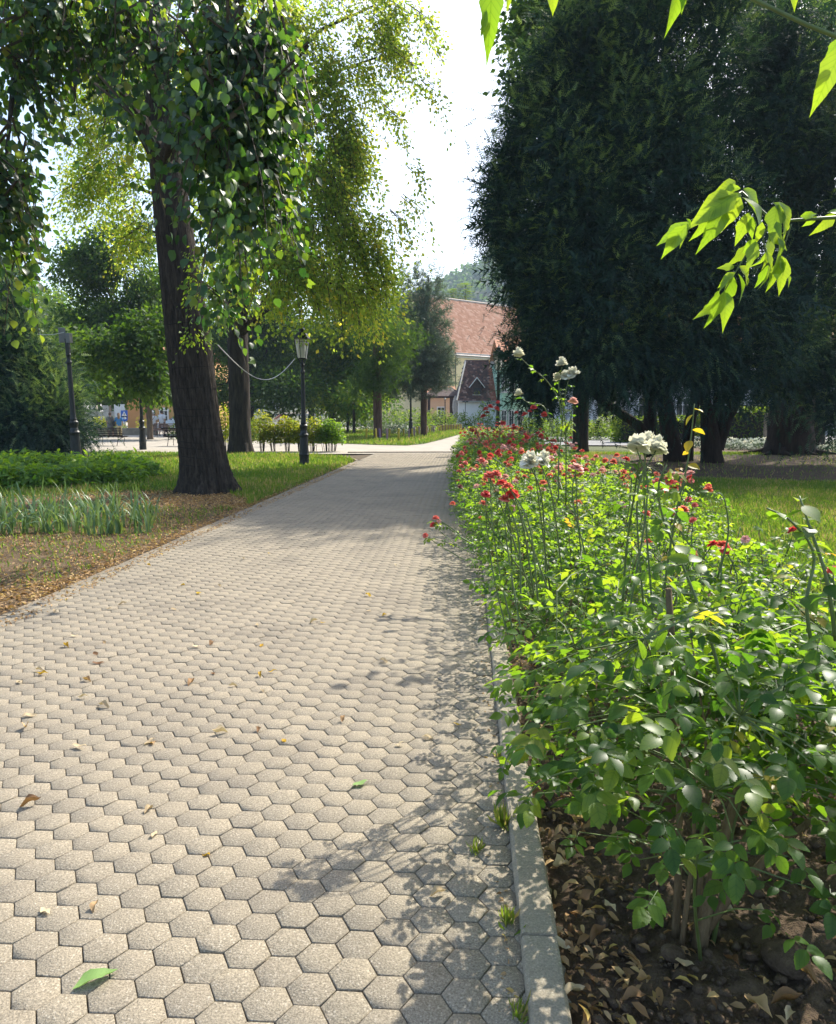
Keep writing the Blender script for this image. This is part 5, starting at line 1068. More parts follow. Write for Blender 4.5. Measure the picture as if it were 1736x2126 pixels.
for x, y, rx, h, lab, mt, nm in ((665, 915, 1.0, 1.25, 'rounded clipped green bush behind the hedge, right of the lamp', M_mdleaf, 'clipped_bush'), (520, 912, 1.6, 1.3, 'mixed green bush in the middle of the square behind the hedge', M_mdleaf, 'bush'), (605, 905, 1.2, 1.2, 'low green bush behind the bird house', M_yelleaf, 'bush'), (500, 905, 1.2, 1.4, 'leafy bush left of the mixed bush on the square', M_yelleaf, 'bush'),
    (850, 900, 2.4, 2.0, 'large arching bright green bush behind the stake row', M_mdleaf, 'bush'), (905, 893, 2.2, 2.0, 'bright green rounded bush below the pine, beside the pergola', M_mdleaf, 'bush'), (820, 903, 1.6, .9, 'pale grey-green grassy clump under the pine', M_pine, 'bush'), (790, 893, 3.0, 2.6, 'loose tall green bush behind the reddish trunk', M_dkleaf, 'bush'),
    (955, 890, 1.2, 1.7, 'small airy green shrub by the white wall next to the folded parasol', M_mdleaf, 'bush'), (1000, 890, 1.6, 1.9, 'loose green shrub in front of the small house wall', M_mdleaf, 'bush'), (725, 892, 3.0, 2.4, 'dark green bush far back between the slim trunks', M_dkleaf, 'bush'), (1090, 880, 2.2, 2.0, 'dull green shrub below the green house windows', M_dkleaf, 'bush'), (1130, 905, 1.5, 1.3, 'shrub in shade under the left yew branches', M_mdleaf, 'bush'), (1200, 905, 1.6, 1.2, 'sunlit shrub seen under the left yew', M_yelleaf, 'bush'), (1290, 905, 1.4, 1.2, 'sunlit leafy shrub between the yew stems', M_yelleaf, 'bush')):
    p = gr(x, y); low_shrub(lab, p, rx, rx*.8, h, int(900*rx), mt, .17 if p.y > 40 else .13, None, nm, 'bush', RHOMB, 5)

# leaf litter
def litter(name, n, fx, fy, size, z=-.012, mat=M_dead, sel=None, lift=.012):
    x = fx(n); y = fy(n, x); P = np.stack([x, y, np.full(n, z)+rng.random(n)*lift], -1); a = rng.random(n)*6.283
    D = np.stack([np.cos(a), np.sin(a), rng.normal(0, .25, n)], -1); U = np.stack([rng.normal(0, .4, n), rng.normal(0, .4, n), np.ones(n)], -1)
    V, F, T = scatter(leaf_tmpl([.18, .20], .75, .45), P, D, U, size*rng.uniform(.5, 1.3, n), np.clip(rng.normal(.55, .25, n), 0, 1))
    o = npobj(name, V, F, mat, None, T, True); tag(o, kind='stuff'); return o
def drift(x, y):
    return .5+.5*np.sin(x*1.9+2.1*np.sin(y*.8))*np.sin(y*2.3+1.7*np.sin(x*1.1))
def litter_field(n, y0, y1, spread):
    y = y0+(y1-y0)*rng.random(n)**1.3; x = LX(y)-.14-np.abs(rng.normal(0, 1, n))*spread*(.4+.1*y); return x, y
x, y = litter_field(24000, 4.5, 14.5, 1.5); edge = np.exp(-(LX(y)-x)/.45); ok = rng.random(len(x)) < .12+.75*edge+.38*drift(x, y)**2; x = x[ok]; y = y[ok]
litter('leaf_litter', len(x), lambda n: x, lambda n, q: y, .048)
x, y = litter_field(2600, 13, 26, .28)
litter('leaf_litter', len(x), lambda n: x, lambda n, q: y, .05)
x = rng.normal(-4.4, 1.7, 6500); y = rng.normal(14.8, 1.0, 6500); ok = x < LX(y)-.15; x = x[ok]; y = y[ok]
litter('leaf_litter', len(x), lambda n: x, lambda n, q: y, .05, -.008, lift=.03)
y = 4.2+rng.random(1500)**1.2*18; x = LX(y)+.16-np.abs(rng.normal(0, .2, 1500))
litter('leaf_litter', len(x), lambda n: x, lambda n, q: y, .036, .009, lift=.006)
xr = rng.random(2300); y = 1.6+rng.random(2300)**1.4*10; x = KX(y)+.14+xr*1.7
litter('dead_leaves', len(x), lambda n: x, lambda n, q: y, .036, -.015, M_dead, lift=.03)
y = 1.7+rng.random(900)**1.3*9; x = KX(y)+.13+np.abs(rng.normal(0, .16, 900))
litter('dead_leaves', len(x), lambda n: x, lambda n, q: y, .042, -.01, M_dead, lift=.04)
y = 1.5+rng.random(420)**1.4*12; x = KX(y)-.02-np.abs(rng.normal(0, .018, 420))
litter('dead_leaves', len(x), lambda n: x, lambda n, q: y, .028, -.006, M_dead, lift=.01)
y = 5+rng.random(700)*20; x = LX(y)+.03+np.abs(rng.normal(0, .06, 700))
litter('dead_leaves', len(x), lambda n: x, lambda n, q: y, .03, -.0, M_dead, lift=.01)
# clods on the bed
def clods(n):
    V0 = []; bm = bmesh.new(); bmesh.ops.create_icosphere(bm, subdivisions=1, radius=1); tv = np.array([v.co for v in bm.verts]); tf = np.array([[v.index for v in f.verts] for f in bm.faces]); bm.free()
    y = 1.6+rng.random(n)**2*5; x = KX(y)+.16+rng.random(n)*1.7; s = np.minimum(rng.lognormal(-5.15, .6, n), .024)
    V = tv[None]*s[:, None, None]*(1+rng.normal(0, .27, (n, len(tv), 1)))*np.array((1, 1, .75)); V += np.stack([x, y, -.012+s*.35+rng.random(n)*.01], -1)[:, None]
    F = tf[None]+(np.arange(n)*len(tv))[:, None, None]
    o = npobj('soil_clods', V.reshape(-1, 3), F.reshape(-1, 3), M_soil); tag(o, kind='stuff')
clods(6000)
def clod(x, y, s, lab):
    bm = bmesh.new(); bmesh.ops.create_icosphere(bm, subdivisions=3, radius=s); r = np.random.default_rng(int(x))
    f = r.normal(0, 26, (5, 3))
    for v in bm.verts:
        c = np.array(v.co); v.co *= 1+.09*sum(math.sin(float(c@q)+i) for i, q in enumerate(f))*.6+r.normal(0, .012); v.co.z *= .62
    me = bpy.data.meshes.new('soil_clod'); bm.to_mesh(me); bm.free(); me.materials.append(M_soil); me.polygons.foreach_set('use_smooth', [True]*len(me.polygons))
    o = link(bpy.data.objects.new('soil_clod', me)); p = gr(x, y); o.location = (p.x, p.y, s*.25); tag(o, lab, 'clod')
clod(1632, 1995, .062, 'large rounded clod of dry brown soil right of the nearest rose stem')
clod(1395, 1985, .035, 'small clod of soil heaped against the foot of the nearest rose')
clod(1480, 1935, .022, 'small loose clod of soil between the rose stem and the large clod')
# single fallen leaves
DL = []
for q in range(6):
    v, f = leaf_tmpl([.12, .19, .23, .22, .16, .08], .45+.14*q, .15-.1*q); v = v.copy(); v[:, 1] *= 1-.25*np.sin(v[:, 0]*11+q*2)*np.sign(v[:, 1]); v[:, 2] += .07*np.sin(v[:, 0]*8+q)+.05*np.sin(v[:, 1]*14+q); DL.append((v, f))
def dl(mat): return [npmesh('fallen_leaf', v*np.array((1, 1, .45 if mat is M_palegreen else 1)), f, mat, smooth=True) for v, f in DL]
DLM = {'dry': dl(M_straw), 'brown': dl(M_deado), 'gold': dl(M_gold), 'green': dl(M_palegreen)}
rf = random.Random(17)
def fallen(kind, x, y, s, lab, grp=None, z=.003, rz=None):
    p = gr(x, y); o = bpy.data.objects.new('fallen_leaf', DLM[kind][rf.randrange(6)]); link(o); o.location = (p.x, p.y, z+.2*s*.3); o.scale = (s, s*rf.uniform(.7, 1.1), s)
    o.rotation_euler = (rf.gauss(0, .12), rf.gauss(0, .08), rf.uniform(0, 6.3) if rz is None else rz); tag(o, lab, 'leaf', grp); return o
fallen('green', 150, 2058, .125, 'large torn pale green leaf lying on the pavers at lower left', rz=.62)
fallen('green', 732, 1635, .075, 'small pale green leaf lying alone in the middle of the pavers', rz=.5)
fallen('gold', 436, 1778, .045, 'curled golden-yellow leaf on the pavers left of centre')
fallen('brown', 40, 1676, .085, 'curled brown leaf near the left edge of the pavers', rz=.3)
fallen('brown', 55, 1508, .075, 'dark brown leaf on the pavers at the left, beyond the curled one')
fallen('dry', 150, 1552, .085, 'flat straw-coloured leaf at the left of the pavers')
fallen('brown', 190, 1380, .08, 'brown crumpled leaf far left on the pavers with raised edges')
fallen('gold', 78, 1402, .07, 'golden leaf at the far left of the pavers near the kerb')
fallen('gold', 415, 1235, .09, 'yellow leaf on the sunlit pavers well up the path')
fallen('gold', 770, 1240, .09, 'yellow leaf near the rose shadow well up the path')
fallen('brown', 710, 1502, .06, 'small brown leaf near the middle of the path by the rose shadow')
fallen('dry', 300, 1690, .06, 'narrow straw-coloured curl standing on the pavers', rz=1.3)
fallen('dry', 315, 1742, .05, 'thin yellowish scrap of leaf stuck in a paver joint', rz=1.5)
fallen('brown', 192, 1897, .05, 'small orange-brown leaf in a joint at lower left')
fallen('dry', 85, 1890, .05, 'pale straw scrap at lower left beside a paver joint')
fallen('dry', 892, 1862, .06, 'pale curled strip of leaf in the rose shadow near the kerb', rz=.3)
fallen('gold', 556, 1398, .06, 'little yellow leaf on the pavers in the middle of the path')
for i in range(46):
    y = rf.uniform(1130, 1560); x0 = 868+(y-1283)*-2.05-868+0
    xl = (1283-y)/.488 if y < 1283 else 0; x = rf.uniform(max(10, xl+20), 1000)
    k = rf.choice(('dry', 'dry', 'brown', 'gold')); c = {'dry': 'straw-coloured', 'brown': 'brown', 'gold': 'yellow'}[k]
    w = 'the sunlit pavers near the left kerb' if x < 480 else ('the middle of the sunlit pavers' if x < 760 else 'the pavers beside the rose shadow')
    fallen(k, x, y, rf.uniform(.045, .08), f'small dry {c} leaf on {w}', f'small dry {c} leaves on {w}')
for x, y, s, k in ((1185, 1985, .10, 'dry'), (1225, 1965, .09, 'brown'), (1215, 2060, .10, 'dry'), (1255, 1880, .08, 'dry'), (1200, 1880, .09, 'brown'), (1285, 1925, .07, 'brown'), (1400, 2005, .07, 'dry'), (1560, 1890, .10, 'dry'), (1530, 1905, .07, 'dry'), (1440, 1700, .08, 'brown'), (1545, 2075, .12, 'brown'), (1600, 2090, .10, 'brown'), (1640, 2100, .08, 'dry'), (1180, 1800, .10, 'dry'), (1160, 1770, .08, 'brown'), (1290, 2085, .09, 'brown'), (1350, 2040, .07, 'brown'), (1700, 2050, .09, 'brown'), (1500, 1990, .08, 'brown')):
    fallen(k, x, y, s*.82, f'large dry {"pale" if k == "dry" else "brown"} curled leaf on the dark soil of the near bed', f'large dry {"pale" if k == "dry" else "brown"} leaves on the soil of the near bed', .012)
# weeds in the joint by the kerb
def weed(x, y, n, h, lab, mat=M_grass):
    p = gr(x, y); a = rng.random(n)*6.283; e = rng.uniform(.5, 1.4, n); P = np.tile((0, 0, 0.), (n, 1))+rng.normal(0, .008, (n, 3))*np.array((1, 2, 0))
    V, F, T = scatter(BLADE*1 if False else (BLADE[0]*np.array((1, .35, 1)), BLADE[1]), P, np.stack([np.cos(a)*np.cos(e), np.sin(a)*np.cos(e), np.sin(e)], -1), np.stack([np.cos(a), np.sin(a), np.full(n, .3)], -1), h*rng.uniform(.5, 1.2, n), rng.random(n)*.35+.66)
    o = npobj('grass_tuft', V, F, mat, None, T); o.location = (p.x, p.y, -.006); tag(o, lab, 'weed')
weed(1046, 1712, 60, .085, 'half-dry tuft of grass growing between pavers and kerb')
weed(990, 1770, 34, .05, 'little green weed in a paver joint beside the dry tuft')
weed(1052, 1915, 44, .06, 'dry brown weed tuft in the kerb joint below the dry grass tuft')
weed(1075, 2105, 40, .05, 'small grass tuft in the kerb joint at the bottom of the view')
weed(1038, 1570, 26, .04, 'tiny weed in the kerb joint under the overhanging roses')

# bedding strip far right
def bed_plant(mat1, mat2, seed):
    r = np.random.default_rng(seed); n = 130; b = unit(r.normal(size=(n, 3))); b[:, 2] = np.abs(b[:, 2])
    V, F, T = scatter(RHOMB, b*np.array((.24, .24, .17)), b+r.normal(0, .5, (n, 3)), b+r.normal(0, .5, (n, 3)), r.uniform(.04, .09, n), r.random(n)); m1 = npmesh('foliage', V, F, mat1, T)
    n = 70; b = unit(r.normal(size=(n, 3))); b[:, 2] = np.abs(b[:, 2])+.2
    V, F, T = scatter(RHOMB, b*np.array((.26, .26, .20)), b+r.normal(0, .5, (n, 3)), b+r.normal(0, .5, (n, 3)), r.uniform(.05, .09, n), r.random(n)); return m1, npmesh('flowers', V, F, mat2, T)
BPM = {'white': bed_plant(M_pine, M_pet['white'], 1), 'red': bed_plant(M_mdleaf, M_pet['red'], 2), 'silver': bed_plant(M_pine, M_pet['silver'], 3)}
rb = random.Random(3)
for row, yp in enumerate((931, 922)):
    for i in range(22):
        k = rb.choice(('white', 'white', 'white', 'silver', 'silver', 'silver', 'red')); p = gr(1445+i*14.5+rb.uniform(-4, 4), yp+rb.uniform(-2, 2)+(i*.25)); o = empty('bedding_plant', (p.x, p.y, -.01), rb.uniform(0, 6), f'low bedding plant with {k} flowers in the {"front" if row == 0 else "back"} row of the strip behind the yews', 'bedding plant', f'{k} bedding plants, {"front" if row == 0 else "back"} row of the strip')
        o.scale = (rb.uniform(1, 1.5),)*3
        for nm, me in zip(('foliage', 'flowers'), BPM[k]): link(bpy.data.objects.new(nm, me), o)['kind'] = 'stuff'
sheet('flower_strip_soil', [(10, 32.2), (30, 29.5), (32, 33.5), (10, 38.5)], -0.006, M_soil)

# ------------------------------------------------------------------ lamps
def lamp_model(label, loc, top=True, group=None, s=1.0, rz=.3):
    t = empty('street_lamp', loc, rz, label, 'street lamp', group); t.scale = (s,)*3
    MB().lathe([(.155, -.05), (.155, .10), (.148, .16), (.152, .30), (.165, .34), (.150, .38), (.142, .48), (.128, .86), (.134, .90), (.150, .93), (.150, .96), (.120, 1.0), (.100, 1.08), (.112, 1.16), (.128, 1.20), (.128, 1.24), (.088, 1.28)], 12).build('base', M_iron, t)
    MB().lathe([(.086, 1.27), (.094, 1.31), (.080, 1.36), (.072, 1.5), (.060, 2.75), (.058, 2.8), (.075, 2.84), (.075, 2.88), (.055, 2.92), (.050, 3.0), (.068, 3.05), (.068, 3.08), (.044, 3.12)], 12).build('shaft', M_iron, t)
    if not top: return t
    m = MB(); m.lathe([(.040, 3.10), (.030, 3.16), (.035, 3.2), (.02, 3.23)], 8)
    for q in range(4):
        a = PI/2*q+PI/4; m.tube([(.03*math.cos(a), .03*math.sin(a), 3.12), (.09*math.cos(a), .09*math.sin(a), 3.14), (.125*math.cos(a), .125*math.sin(a), 3.22), (.15*math.cos(a), .15*math.sin(a), 3.25)], .012, 5)
    m.build('bracket', M_iron, t)
    z0, z1, r0, r1 = 3.27, 3.86, .14, .24; n = 6; m = MB()
    def C(r, z, j): a = 2*PI*j/n; return Vector((r*math.cos(a), r*math.sin(a), z))
    for j in range(n):
        m.tube([C(r0, z0, j), C(r1, z1, j)], .011, 4); m.tube([C(r0, z0, j), C(r0, z0, j+1)], .012, 4); m.tube([C(r1, z1, j), C(r1, z1, j+1)], .014, 4); m.tube([C(r1*.95, z1-.1, j), C(r1*.95, z1-.1, j+1)], .006, 4)
    lt = m.build('lantern_frame', M_iron, t)
    for j in range(n):
        MB().add([C(r0-.004, z0+.01, j), C(r0-.004, z0+.01, j+1), C(r1-.006, z1-.01, j+1), C(r1-.006, z1-.01, j)], [(0, 1, 2, 3)]).build('pane', M_glass, lt)
    MB().lathe([(.255, z1+.012), (.245, z1+.03), (.14, z1+.18), (.085, z1+.21), (.085, z1+.27), (.10, z1+.28), (.05, z1+.33), (.02, z1+.36), (.03, z1+.39), (.008, z1+.43)], 6).build('lantern_roof', M_iron, t)
    MB().lathe([(.05, z0+.0), (.05, z0+.05), (.075, z0+.08), (.075, z0+.44), (.06, z0+.50)], 10).build('lamp_glass', M_frost, t, True)
    return t
p = gr(632, 966); lamp_main = lamp_model('black cast iron lamp with glazed lantern standing on the grass beside the path', (p.x, p.y, -.01), s=.99)
# the lamp without lantern, flood lights on top
p = gr(160, 968); lb = lamp_model('black iron lamp post without lantern, grey flood lights fixed to its top', (p.x, p.y, -.01), False, s=1.08, rz=.1); lb.rotation_euler = (0, R(-1.2), 0)
m = MB(); m.box((0, 0, 3.3), (.10, .10, .40)); m.build('pole_cap', M_iron, lb)
for x, z, w, h, rz in ((-.12, 3.60, .17, .40, .5), (.06, 3.52, .13, .26, -.3)):
    MB().box((x, -.02, z), (w, .12, h), Matrix.Rotation(rz, 3, 'Z'), .01).build('flood_light', M_greyb, lb)
p = gr(297, 932); lamp_model('black lamp post between the benches, its lantern lost in the round tree', (p.x, p.y, -.01), s=1.0)
p = at(133, 800, 44); lamp_model('lamp with pale glazed lantern just left of the broken lamp post', (p.x, 44, p.z-3.3), s=1.0)
p = at(1034, 870, 31); lamp_model('lamp standing dark in front of the green house, left of the yew', (p.x, 31, 0), s=1.0)
p = gr(924, 884); lamp_model('small far lamp beside the folded parasol and pergola', (p.x, p.y, 0), s=1.0)
p = gr(853, 905); lamp_model('lamp post hidden by the pine crown, pale sticker on its shaft', (p.x, p.y, -.01), s=1.0)
# light string from the tree to the lamp
c0 = at(452, 716, 15); c1 = at(612, 745, 22.3); C = [c0.lerp(c1, i/20)+Vector((0, 0, -.62*math.sin(PI*i/20)*(1 if i < 21 else 1))) for i in range(21)]
m = MB(); m.tube(C, .011, 5); o = m.build('light_string', M_wire); tag(o, 'thin pale cable sagging from the linden trunk to the lantern lamp', 'cable')
m = MB(); c0 = at(78, 694, 24); c1 = at(132, 690, 22.4); m.tube([c0.lerp(c1, i/8)-Vector((0, 0, .04*math.sin(PI*i/8))) for i in range(9)], .011, 5); o = m.build('cable', M_wire); tag(o, 'short pale cable running left from the broken lamp post', 'cable')
p = gr(177, 905); t = empty('utility_pole', (p.x, p.y, 0), 0, 'pale grey concrete utility pole behind the broken lamp post', 'pole')
H = at(168, 700, p.y).z; MB().lathe([(.19, -.1), (.11, H)], 10).build('pole', M_greymetal, t); MB().box((0, 0, H-.4), (1.2, .08, .08)).build('cross_arm', M_greymetal, t); t.rotation_euler = (0, R(-2), 0)

# ------------------------------------------------------------------ benches
M_slat = flat('dark_slat', (0.018, 0.013, 0.011), .8, 0, .25, 20, .2, spec=.15)
M_slatl = flat('pale_slat', (0.22, 0.13, 0.10), .5, 0, .25, 20, .2)
def bench(label, loc, rz, mat, L_=1.8):
    t = empty('park_bench', loc, rz, label, 'bench', 'slatted park benches')      # back towards -y
    for i in range(5):
        z = .50+i*.092; y = -.20-.03*i; o = MB().box((0, y, z), (L_, .022, .056), None, .006).build('back_slat', mat, t)
    for i in range(6): MB().box((0, -.13+i*.078, .435+.012*abs(i-2.5)), (L_, .062, .024), None, .006).build('seat_slat', mat, t)
    for x in (-L_/2+.28, L_/2-.28):
        m = MB()
        for pts in ([(x, -.30, .84), (x, -.24, .6), (x, -.17, .42), (x, -.22, .22), (x, -.30, 0)], [(x, -.17, .41), (x, .05, .40), (x, .28, .42), (x, .33, .30), (x, .27, .16), (x, .32, 0)], [(x, -.2, .3), (x, 0, .34), (x, .2, .40)]):
            m.tube([tuple(c[:3]) for c in spline([(*q, 1) for q in pts], 12)], .016, 5)
        m.build('leg', M_iron, t)
    return t
p = gr(228, 924); bench('dark slatted park bench seen from behind, left of the lamp post', (p.x, p.y, -.02), R(-14), M_slat)
p = gr(378, 925); bench('dark slatted park bench half hidden behind the big linden trunk', (p.x, p.y, -.02), R(-12), M_slat)
p = gr(338, 906); bench('sunlit reddish slatted bench further off by the orange house', (p.x, p.y, -.02), R(160), M_slatl, 1.9)

# ------------------------------------------------------------------ stakes edging the far lawn
M_stake = {'yellow': flat('yellow_stake', (0.46, 0.35, 0.035), .7, 0, .25, 9), 'mauve': flat('mauve_stake', (0.30, 0.19, 0.22), .7, 0, .25, 9), 'brown': flat('brown_stake', (0.26, 0.15, 0.075), .7, 0, .25, 9), 'purple': flat('purple_stake', (0.30, 0.17, 0.30), .7)}
STM = {k: MB().lathe([(.062, -.1), (.060, .58), (.050, .605), (.02, .612)], 9).mesh('wooden_stake', m) for k, m in M_stake.items()}
zx = [185, 332, 390, 497, 530, 668, 745, 823, 873, 907, 945, 977, 1015, 1051, 1085, 1103, 1133, 1165, 1192, 1255, 1280, 1300, 1323, 1345, 1367, 1387, 1410, 1433, 1452, 1470, 1490, 1510, 1528, 1545, 1560, 1575, 1590, 1605]
zy = [785, 795, 778, 797, 770, 800, 755, 762, 757, 745, 738, 730, 722, 718, 712, 705, 700, 697, 700, 690, 687, 682, 678, 674, 670, 668, 664, 660, 657, 654, 652, 650, 648, 646, 644, 642, 640, 638]
cols = ['yellow', 'yellow', 'purple', 'mauve', 'yellow', 'yellow', 'yellow', 'mauve', 'yellow', 'mauve', 'yellow', 'mauve', 'yellow', 'mauve', 'yellow', 'mauve', 'yellow', 'mauve', 'mauve']+['yellow', 'brown']*10
own = {0: 'leftmost yellow wooden stake, standing alone on the far lawn edge', 1: 'yellow wooden stake in front of the reddish trunk', 2: 'leaning purple wooden stake beside the reddish trunk', 3: 'pale mauve wooden stake right of the leaning purple one', 4: 'leaning yellow stake behind the pale mauve one', 5: 'stout yellow-brown stake at the corner of the far lawn', 6: 'yellow stake set back alone on the far lawn'}
for i, (a, b) in enumerate(zip(zx, zy)):
    p = gr((1280+a/4.133)/1.742, (1400+b/4.133)/1.742); o = link(bpy.data.objects.new('wooden_stake', STM[cols[i]])); o.location = (p.x, p.y, -.02)
    h = (b-(616 if i < 9 else 590-(a-900)*.055))/4.133/1.742*p.y/FPX; o.scale = (1.15 if i == 5 else 1, 1, max(.85, min(1.3, h/.61)))
    o.rotation_euler = (random.gauss(0, .02), {2: -.07, 4: -.08}.get(i, random.gauss(0, .015)), random.uniform(0, 6))
    part = 'near part' if i < 19 else 'far part beside the pergola'
    tag(o, own.get(i, f'{cols[i]} wooden stake in the close row edging the far lawn, {part}'), 'stake', f'{cols[i]} stakes in the row, {part}' if i not in own else 'wooden stakes edging the far lawn')
p = gr(957, 917); o = link(bpy.data.objects.new('wooden_stake', STM['yellow'])); o.location = (p.x, p.y, -.02); o.scale = (1.1, 1.1, 1.22); tag(o, 'single yellow wooden post on the little grass island by the roses', 'stake')

# bird house
p = gr(583, 925); M_white = flat('white_paint', (0.72, 0.70, 0.66), .6); M_redwood = flat('red_brown_wood', (0.20, 0.075, 0.045), .7)
t = empty('bird_house', (p.x, p.y, -.02), .35, 'white bird house with red-brown roof on a white post among the hedge shrubs', 'bird house')
MB().box((0, 0, .52), (.07, .07, 1.06)).build('post', M_white, t); MB().prism([(-.2, 1.05), (.2, 1.05), (.2, 1.32), (0, 1.47), (-.2, 1.32)], 1, -.2, .2).build('box', M_white, t)
for s in (-1, 1): MB().box((s*.13, 0, 1.42), (.36, .52, .03), Matrix.Rotation(s*R(37), 3, 'Y')).build('roof_board', M_redwood, t)
MB().box((-.02, -.205, 1.17), (.22, .02, .20)).build('opening', M_redwood, t)

# signs
p = at(259, 880, 60); t = empty('road_sign', (p.x, 60, 0), 0, 'blue crossing sign with white walker above a round blue arrow sign', 'road sign')
M_blue = flat('sign_blue', (0.015, 0.09, 0.42), .4, 0, .03, 3, 0); M_signw = flat('sign_white', (0.78, 0.78, 0.78), .4, 0, .02, 3, 0)
zs = at(259, 859, 60).z; za = at(259, 868, 60).z
MB().tube([(0, .03, 0), (0, .03, zs+.3)], .03, 8).build('post', M_greymetal, t)
sq = MB().box((0, 0, zs), (.52, .02, .52), None).build('crossing_plate', M_blue, t); MB().prism([(-.19, zs-.17), (.19, zs-.17), (0, zs+.19)], 1, -.016, -.012).build('triangle', M_signw, sq)
m = MB(); m.tube([(0, -.02, zs-.02), (.03, -.02, zs-.13)], .015, 4); m.tube([(0, -.02, zs-.02), (-.04, -.02, zs-.13)], .015, 4); m.tube([(0, -.02, zs+.05), (0, -.02, zs-.03)], .02, 4); m.tube([(-.05, -.02, zs-.02), (0, -.02, zs+.03), (.05, -.02, zs-.01)], .01, 4); m.lathe([(.005, zs+.055), (.02, zs+.07), (.005, zs+.09)], 6, (0, -.02, 0)); m.build('walker', M_iron, sq)
rd = MB().add([(.27*math.cos(a), y, za+.27*math.sin(a)) for y in (-.01, .01) for a in np.linspace(0, 2*PI, 20, endpoint=False)], [tuple(range(20)), tuple(range(20, 40))[::-1]]+[(i, (i+1) % 20, 20+(i+1) % 20, 20+i) for i in range(20)]).build('arrow_plate', M_blue, t)
MB().prism([(-.16, za+.03), (.02, za+.03), (.02, za+.12), (.18, za), (.02, za-.12), (.02, za-.03), (-.16, za-.03)], 1, -.018, -.014).build('arrow', M_signw, rd)
p = at(316, 857, 66); t = empty('round_sign', (p.x, 66, 0), 0, 'round white road sign with dark rim by the slim tree trunk', 'road sign')
MB().tube([(0, .03, 0), (0, .03, p.z+.2)], .03, 8).build('post', M_greymetal, t)
for r_, y, mt, nm in ((.28, -.0, M_iron, 'rim'), (.21, -.02, M_signw, 'face')):
    MB().add([(r_*math.cos(a), y+d, p.z+r_*math.sin(a)) for d in (-.008, .008) for a in np.linspace(0, 2*PI, 20, endpoint=False)], [tuple(range(20)), tuple(range(20, 40))[::-1]]+[(i, (i+1) % 20, 20+(i+1) % 20, 20+i) for i in range(20)]).build(nm, mt, t)
#SECTION5

# ------------------------------------------------------------------ buildings
M_yel = flat('yellow_plaster', (0.80, 0.66, 0.36), .85, 0, .06, 1.5); M_whitew = flat('white_plaster', (0.82, 0.82, 0.82), .85, 0, .05, 1.2)
M_green = flat('green_plaster', (0.40, 0.64, 0.48), .85, 0, .05, 1.2); M_orange = flat('orange_plaster', (0.55, 0.26, 0.09), .85, 0, .08, 1.0); M_ochre = flat('ochre_plaster', (0.50, 0.29, 0.11), .85, 0, .08, 1.0)
M_peach = flat('peach_plaster', (0.58, 0.38, 0.24), .85, 0, .06, 1.0); M_stone = flat('pale_stone', (0.45, 0.42, 0.36), .9, 0, .2, 3, .4, 12); M_greyp = flat('grey_plaster', (0.42, 0.42, 0.42), .85, 0, .06, 1.0)
M_wood = flat('dark_wood', (0.045, 0.022, 0.016), .7, 0, .3, 5); M_pane = flat('window_pane', (0.03, 0.035, 0.04), .08, 0, .2, 1, 0, 10, .8); M_trim = flat('white_trim', (0.68, 0.67, 0.64), .6)
M_cw = flat('low_wall_concrete', (0.25, 0.22, 0.17), .9, 0, .25, 2.5, .5, 14)
def tilemat(name, stops, trans=None):
    m, t, out = nodes(name); b = N(t, 'ShaderNodeBsdfPrincipled'); b.inputs['Roughness'].default_value = .85
    a = N(t, 'ShaderNodeAttribute', attribute_name='tint'); r = ramp(t, a.outputs['Fac'], stops); L(t, r.outputs[0], b.inputs['Base Color']); L(t, b.outputs[0], out.inputs[0]); return m
M_tiler = tilemat('red_tile', [(0, (0.52, 0.235, 0.125)), (.6, (0.64, 0.31, 0.18)), (1, (0.72, 0.42, 0.28))])
M_tiled = tilemat('weathered_tile', [(0, (0.055, 0.028, 0.022)), (.6, (0.11, 0.05, 0.036)), (.85, (0.20, 0.09, 0.06)), (1, (0.36, 0.24, 0.19))])
M_tileo = tilemat('orange_tile', [(0, (0.20, 0.06, 0.03)), (.6, (0.32, 0.10, 0.05)), (1, (0.42, 0.22, 0.15))])
def tiles(name, O, U, Vv, wid, hgt, tw, th, mat, parent, keep=None):
    """rows of lapped tiles on a slope from O along U (across) and Vv (up)"""
    O = np.array(O); U = np.array(U); Vv = np.array(Vv); Nn = np.cross(U, Vv); nr = int(hgt/th); nc = int(wid/tw); V = []; F = []; T = []
    for r in range(nr+1):
        for c in range(nc+1):
            u = c*tw+(tw/2 if r % 2 else 0); v = r*th
            if keep and not keep(u+tw/2, v): continue
            b = len(V); lift = .035+random.uniform(0, .012)
            for du, dv, l in ((.02*tw, .0, lift), (.5*tw, -.12*th, lift), (.98*tw, .0, lift), (.98*tw, 1.25*th, .006), (.02*tw, 1.25*th, .006)): V.append(O+U*(u+du)+Vv*(v+dv)+Nn*l)
            for du, l in ((.02*tw, 0), (.98*tw, 0)): V.append(O+U*(u+du)+Vv*v+Nn*0)
            F += [(b, b+1, b+2), (b, b+2, b+3), (b, b+3, b+4), (b, b+5, b+1), (b+1, b+6, b+2)]; T += [random.random()]*7
    return npobj(name, np.array(V), np.array(F), mat, parent, np.array(T), kind='stuff')
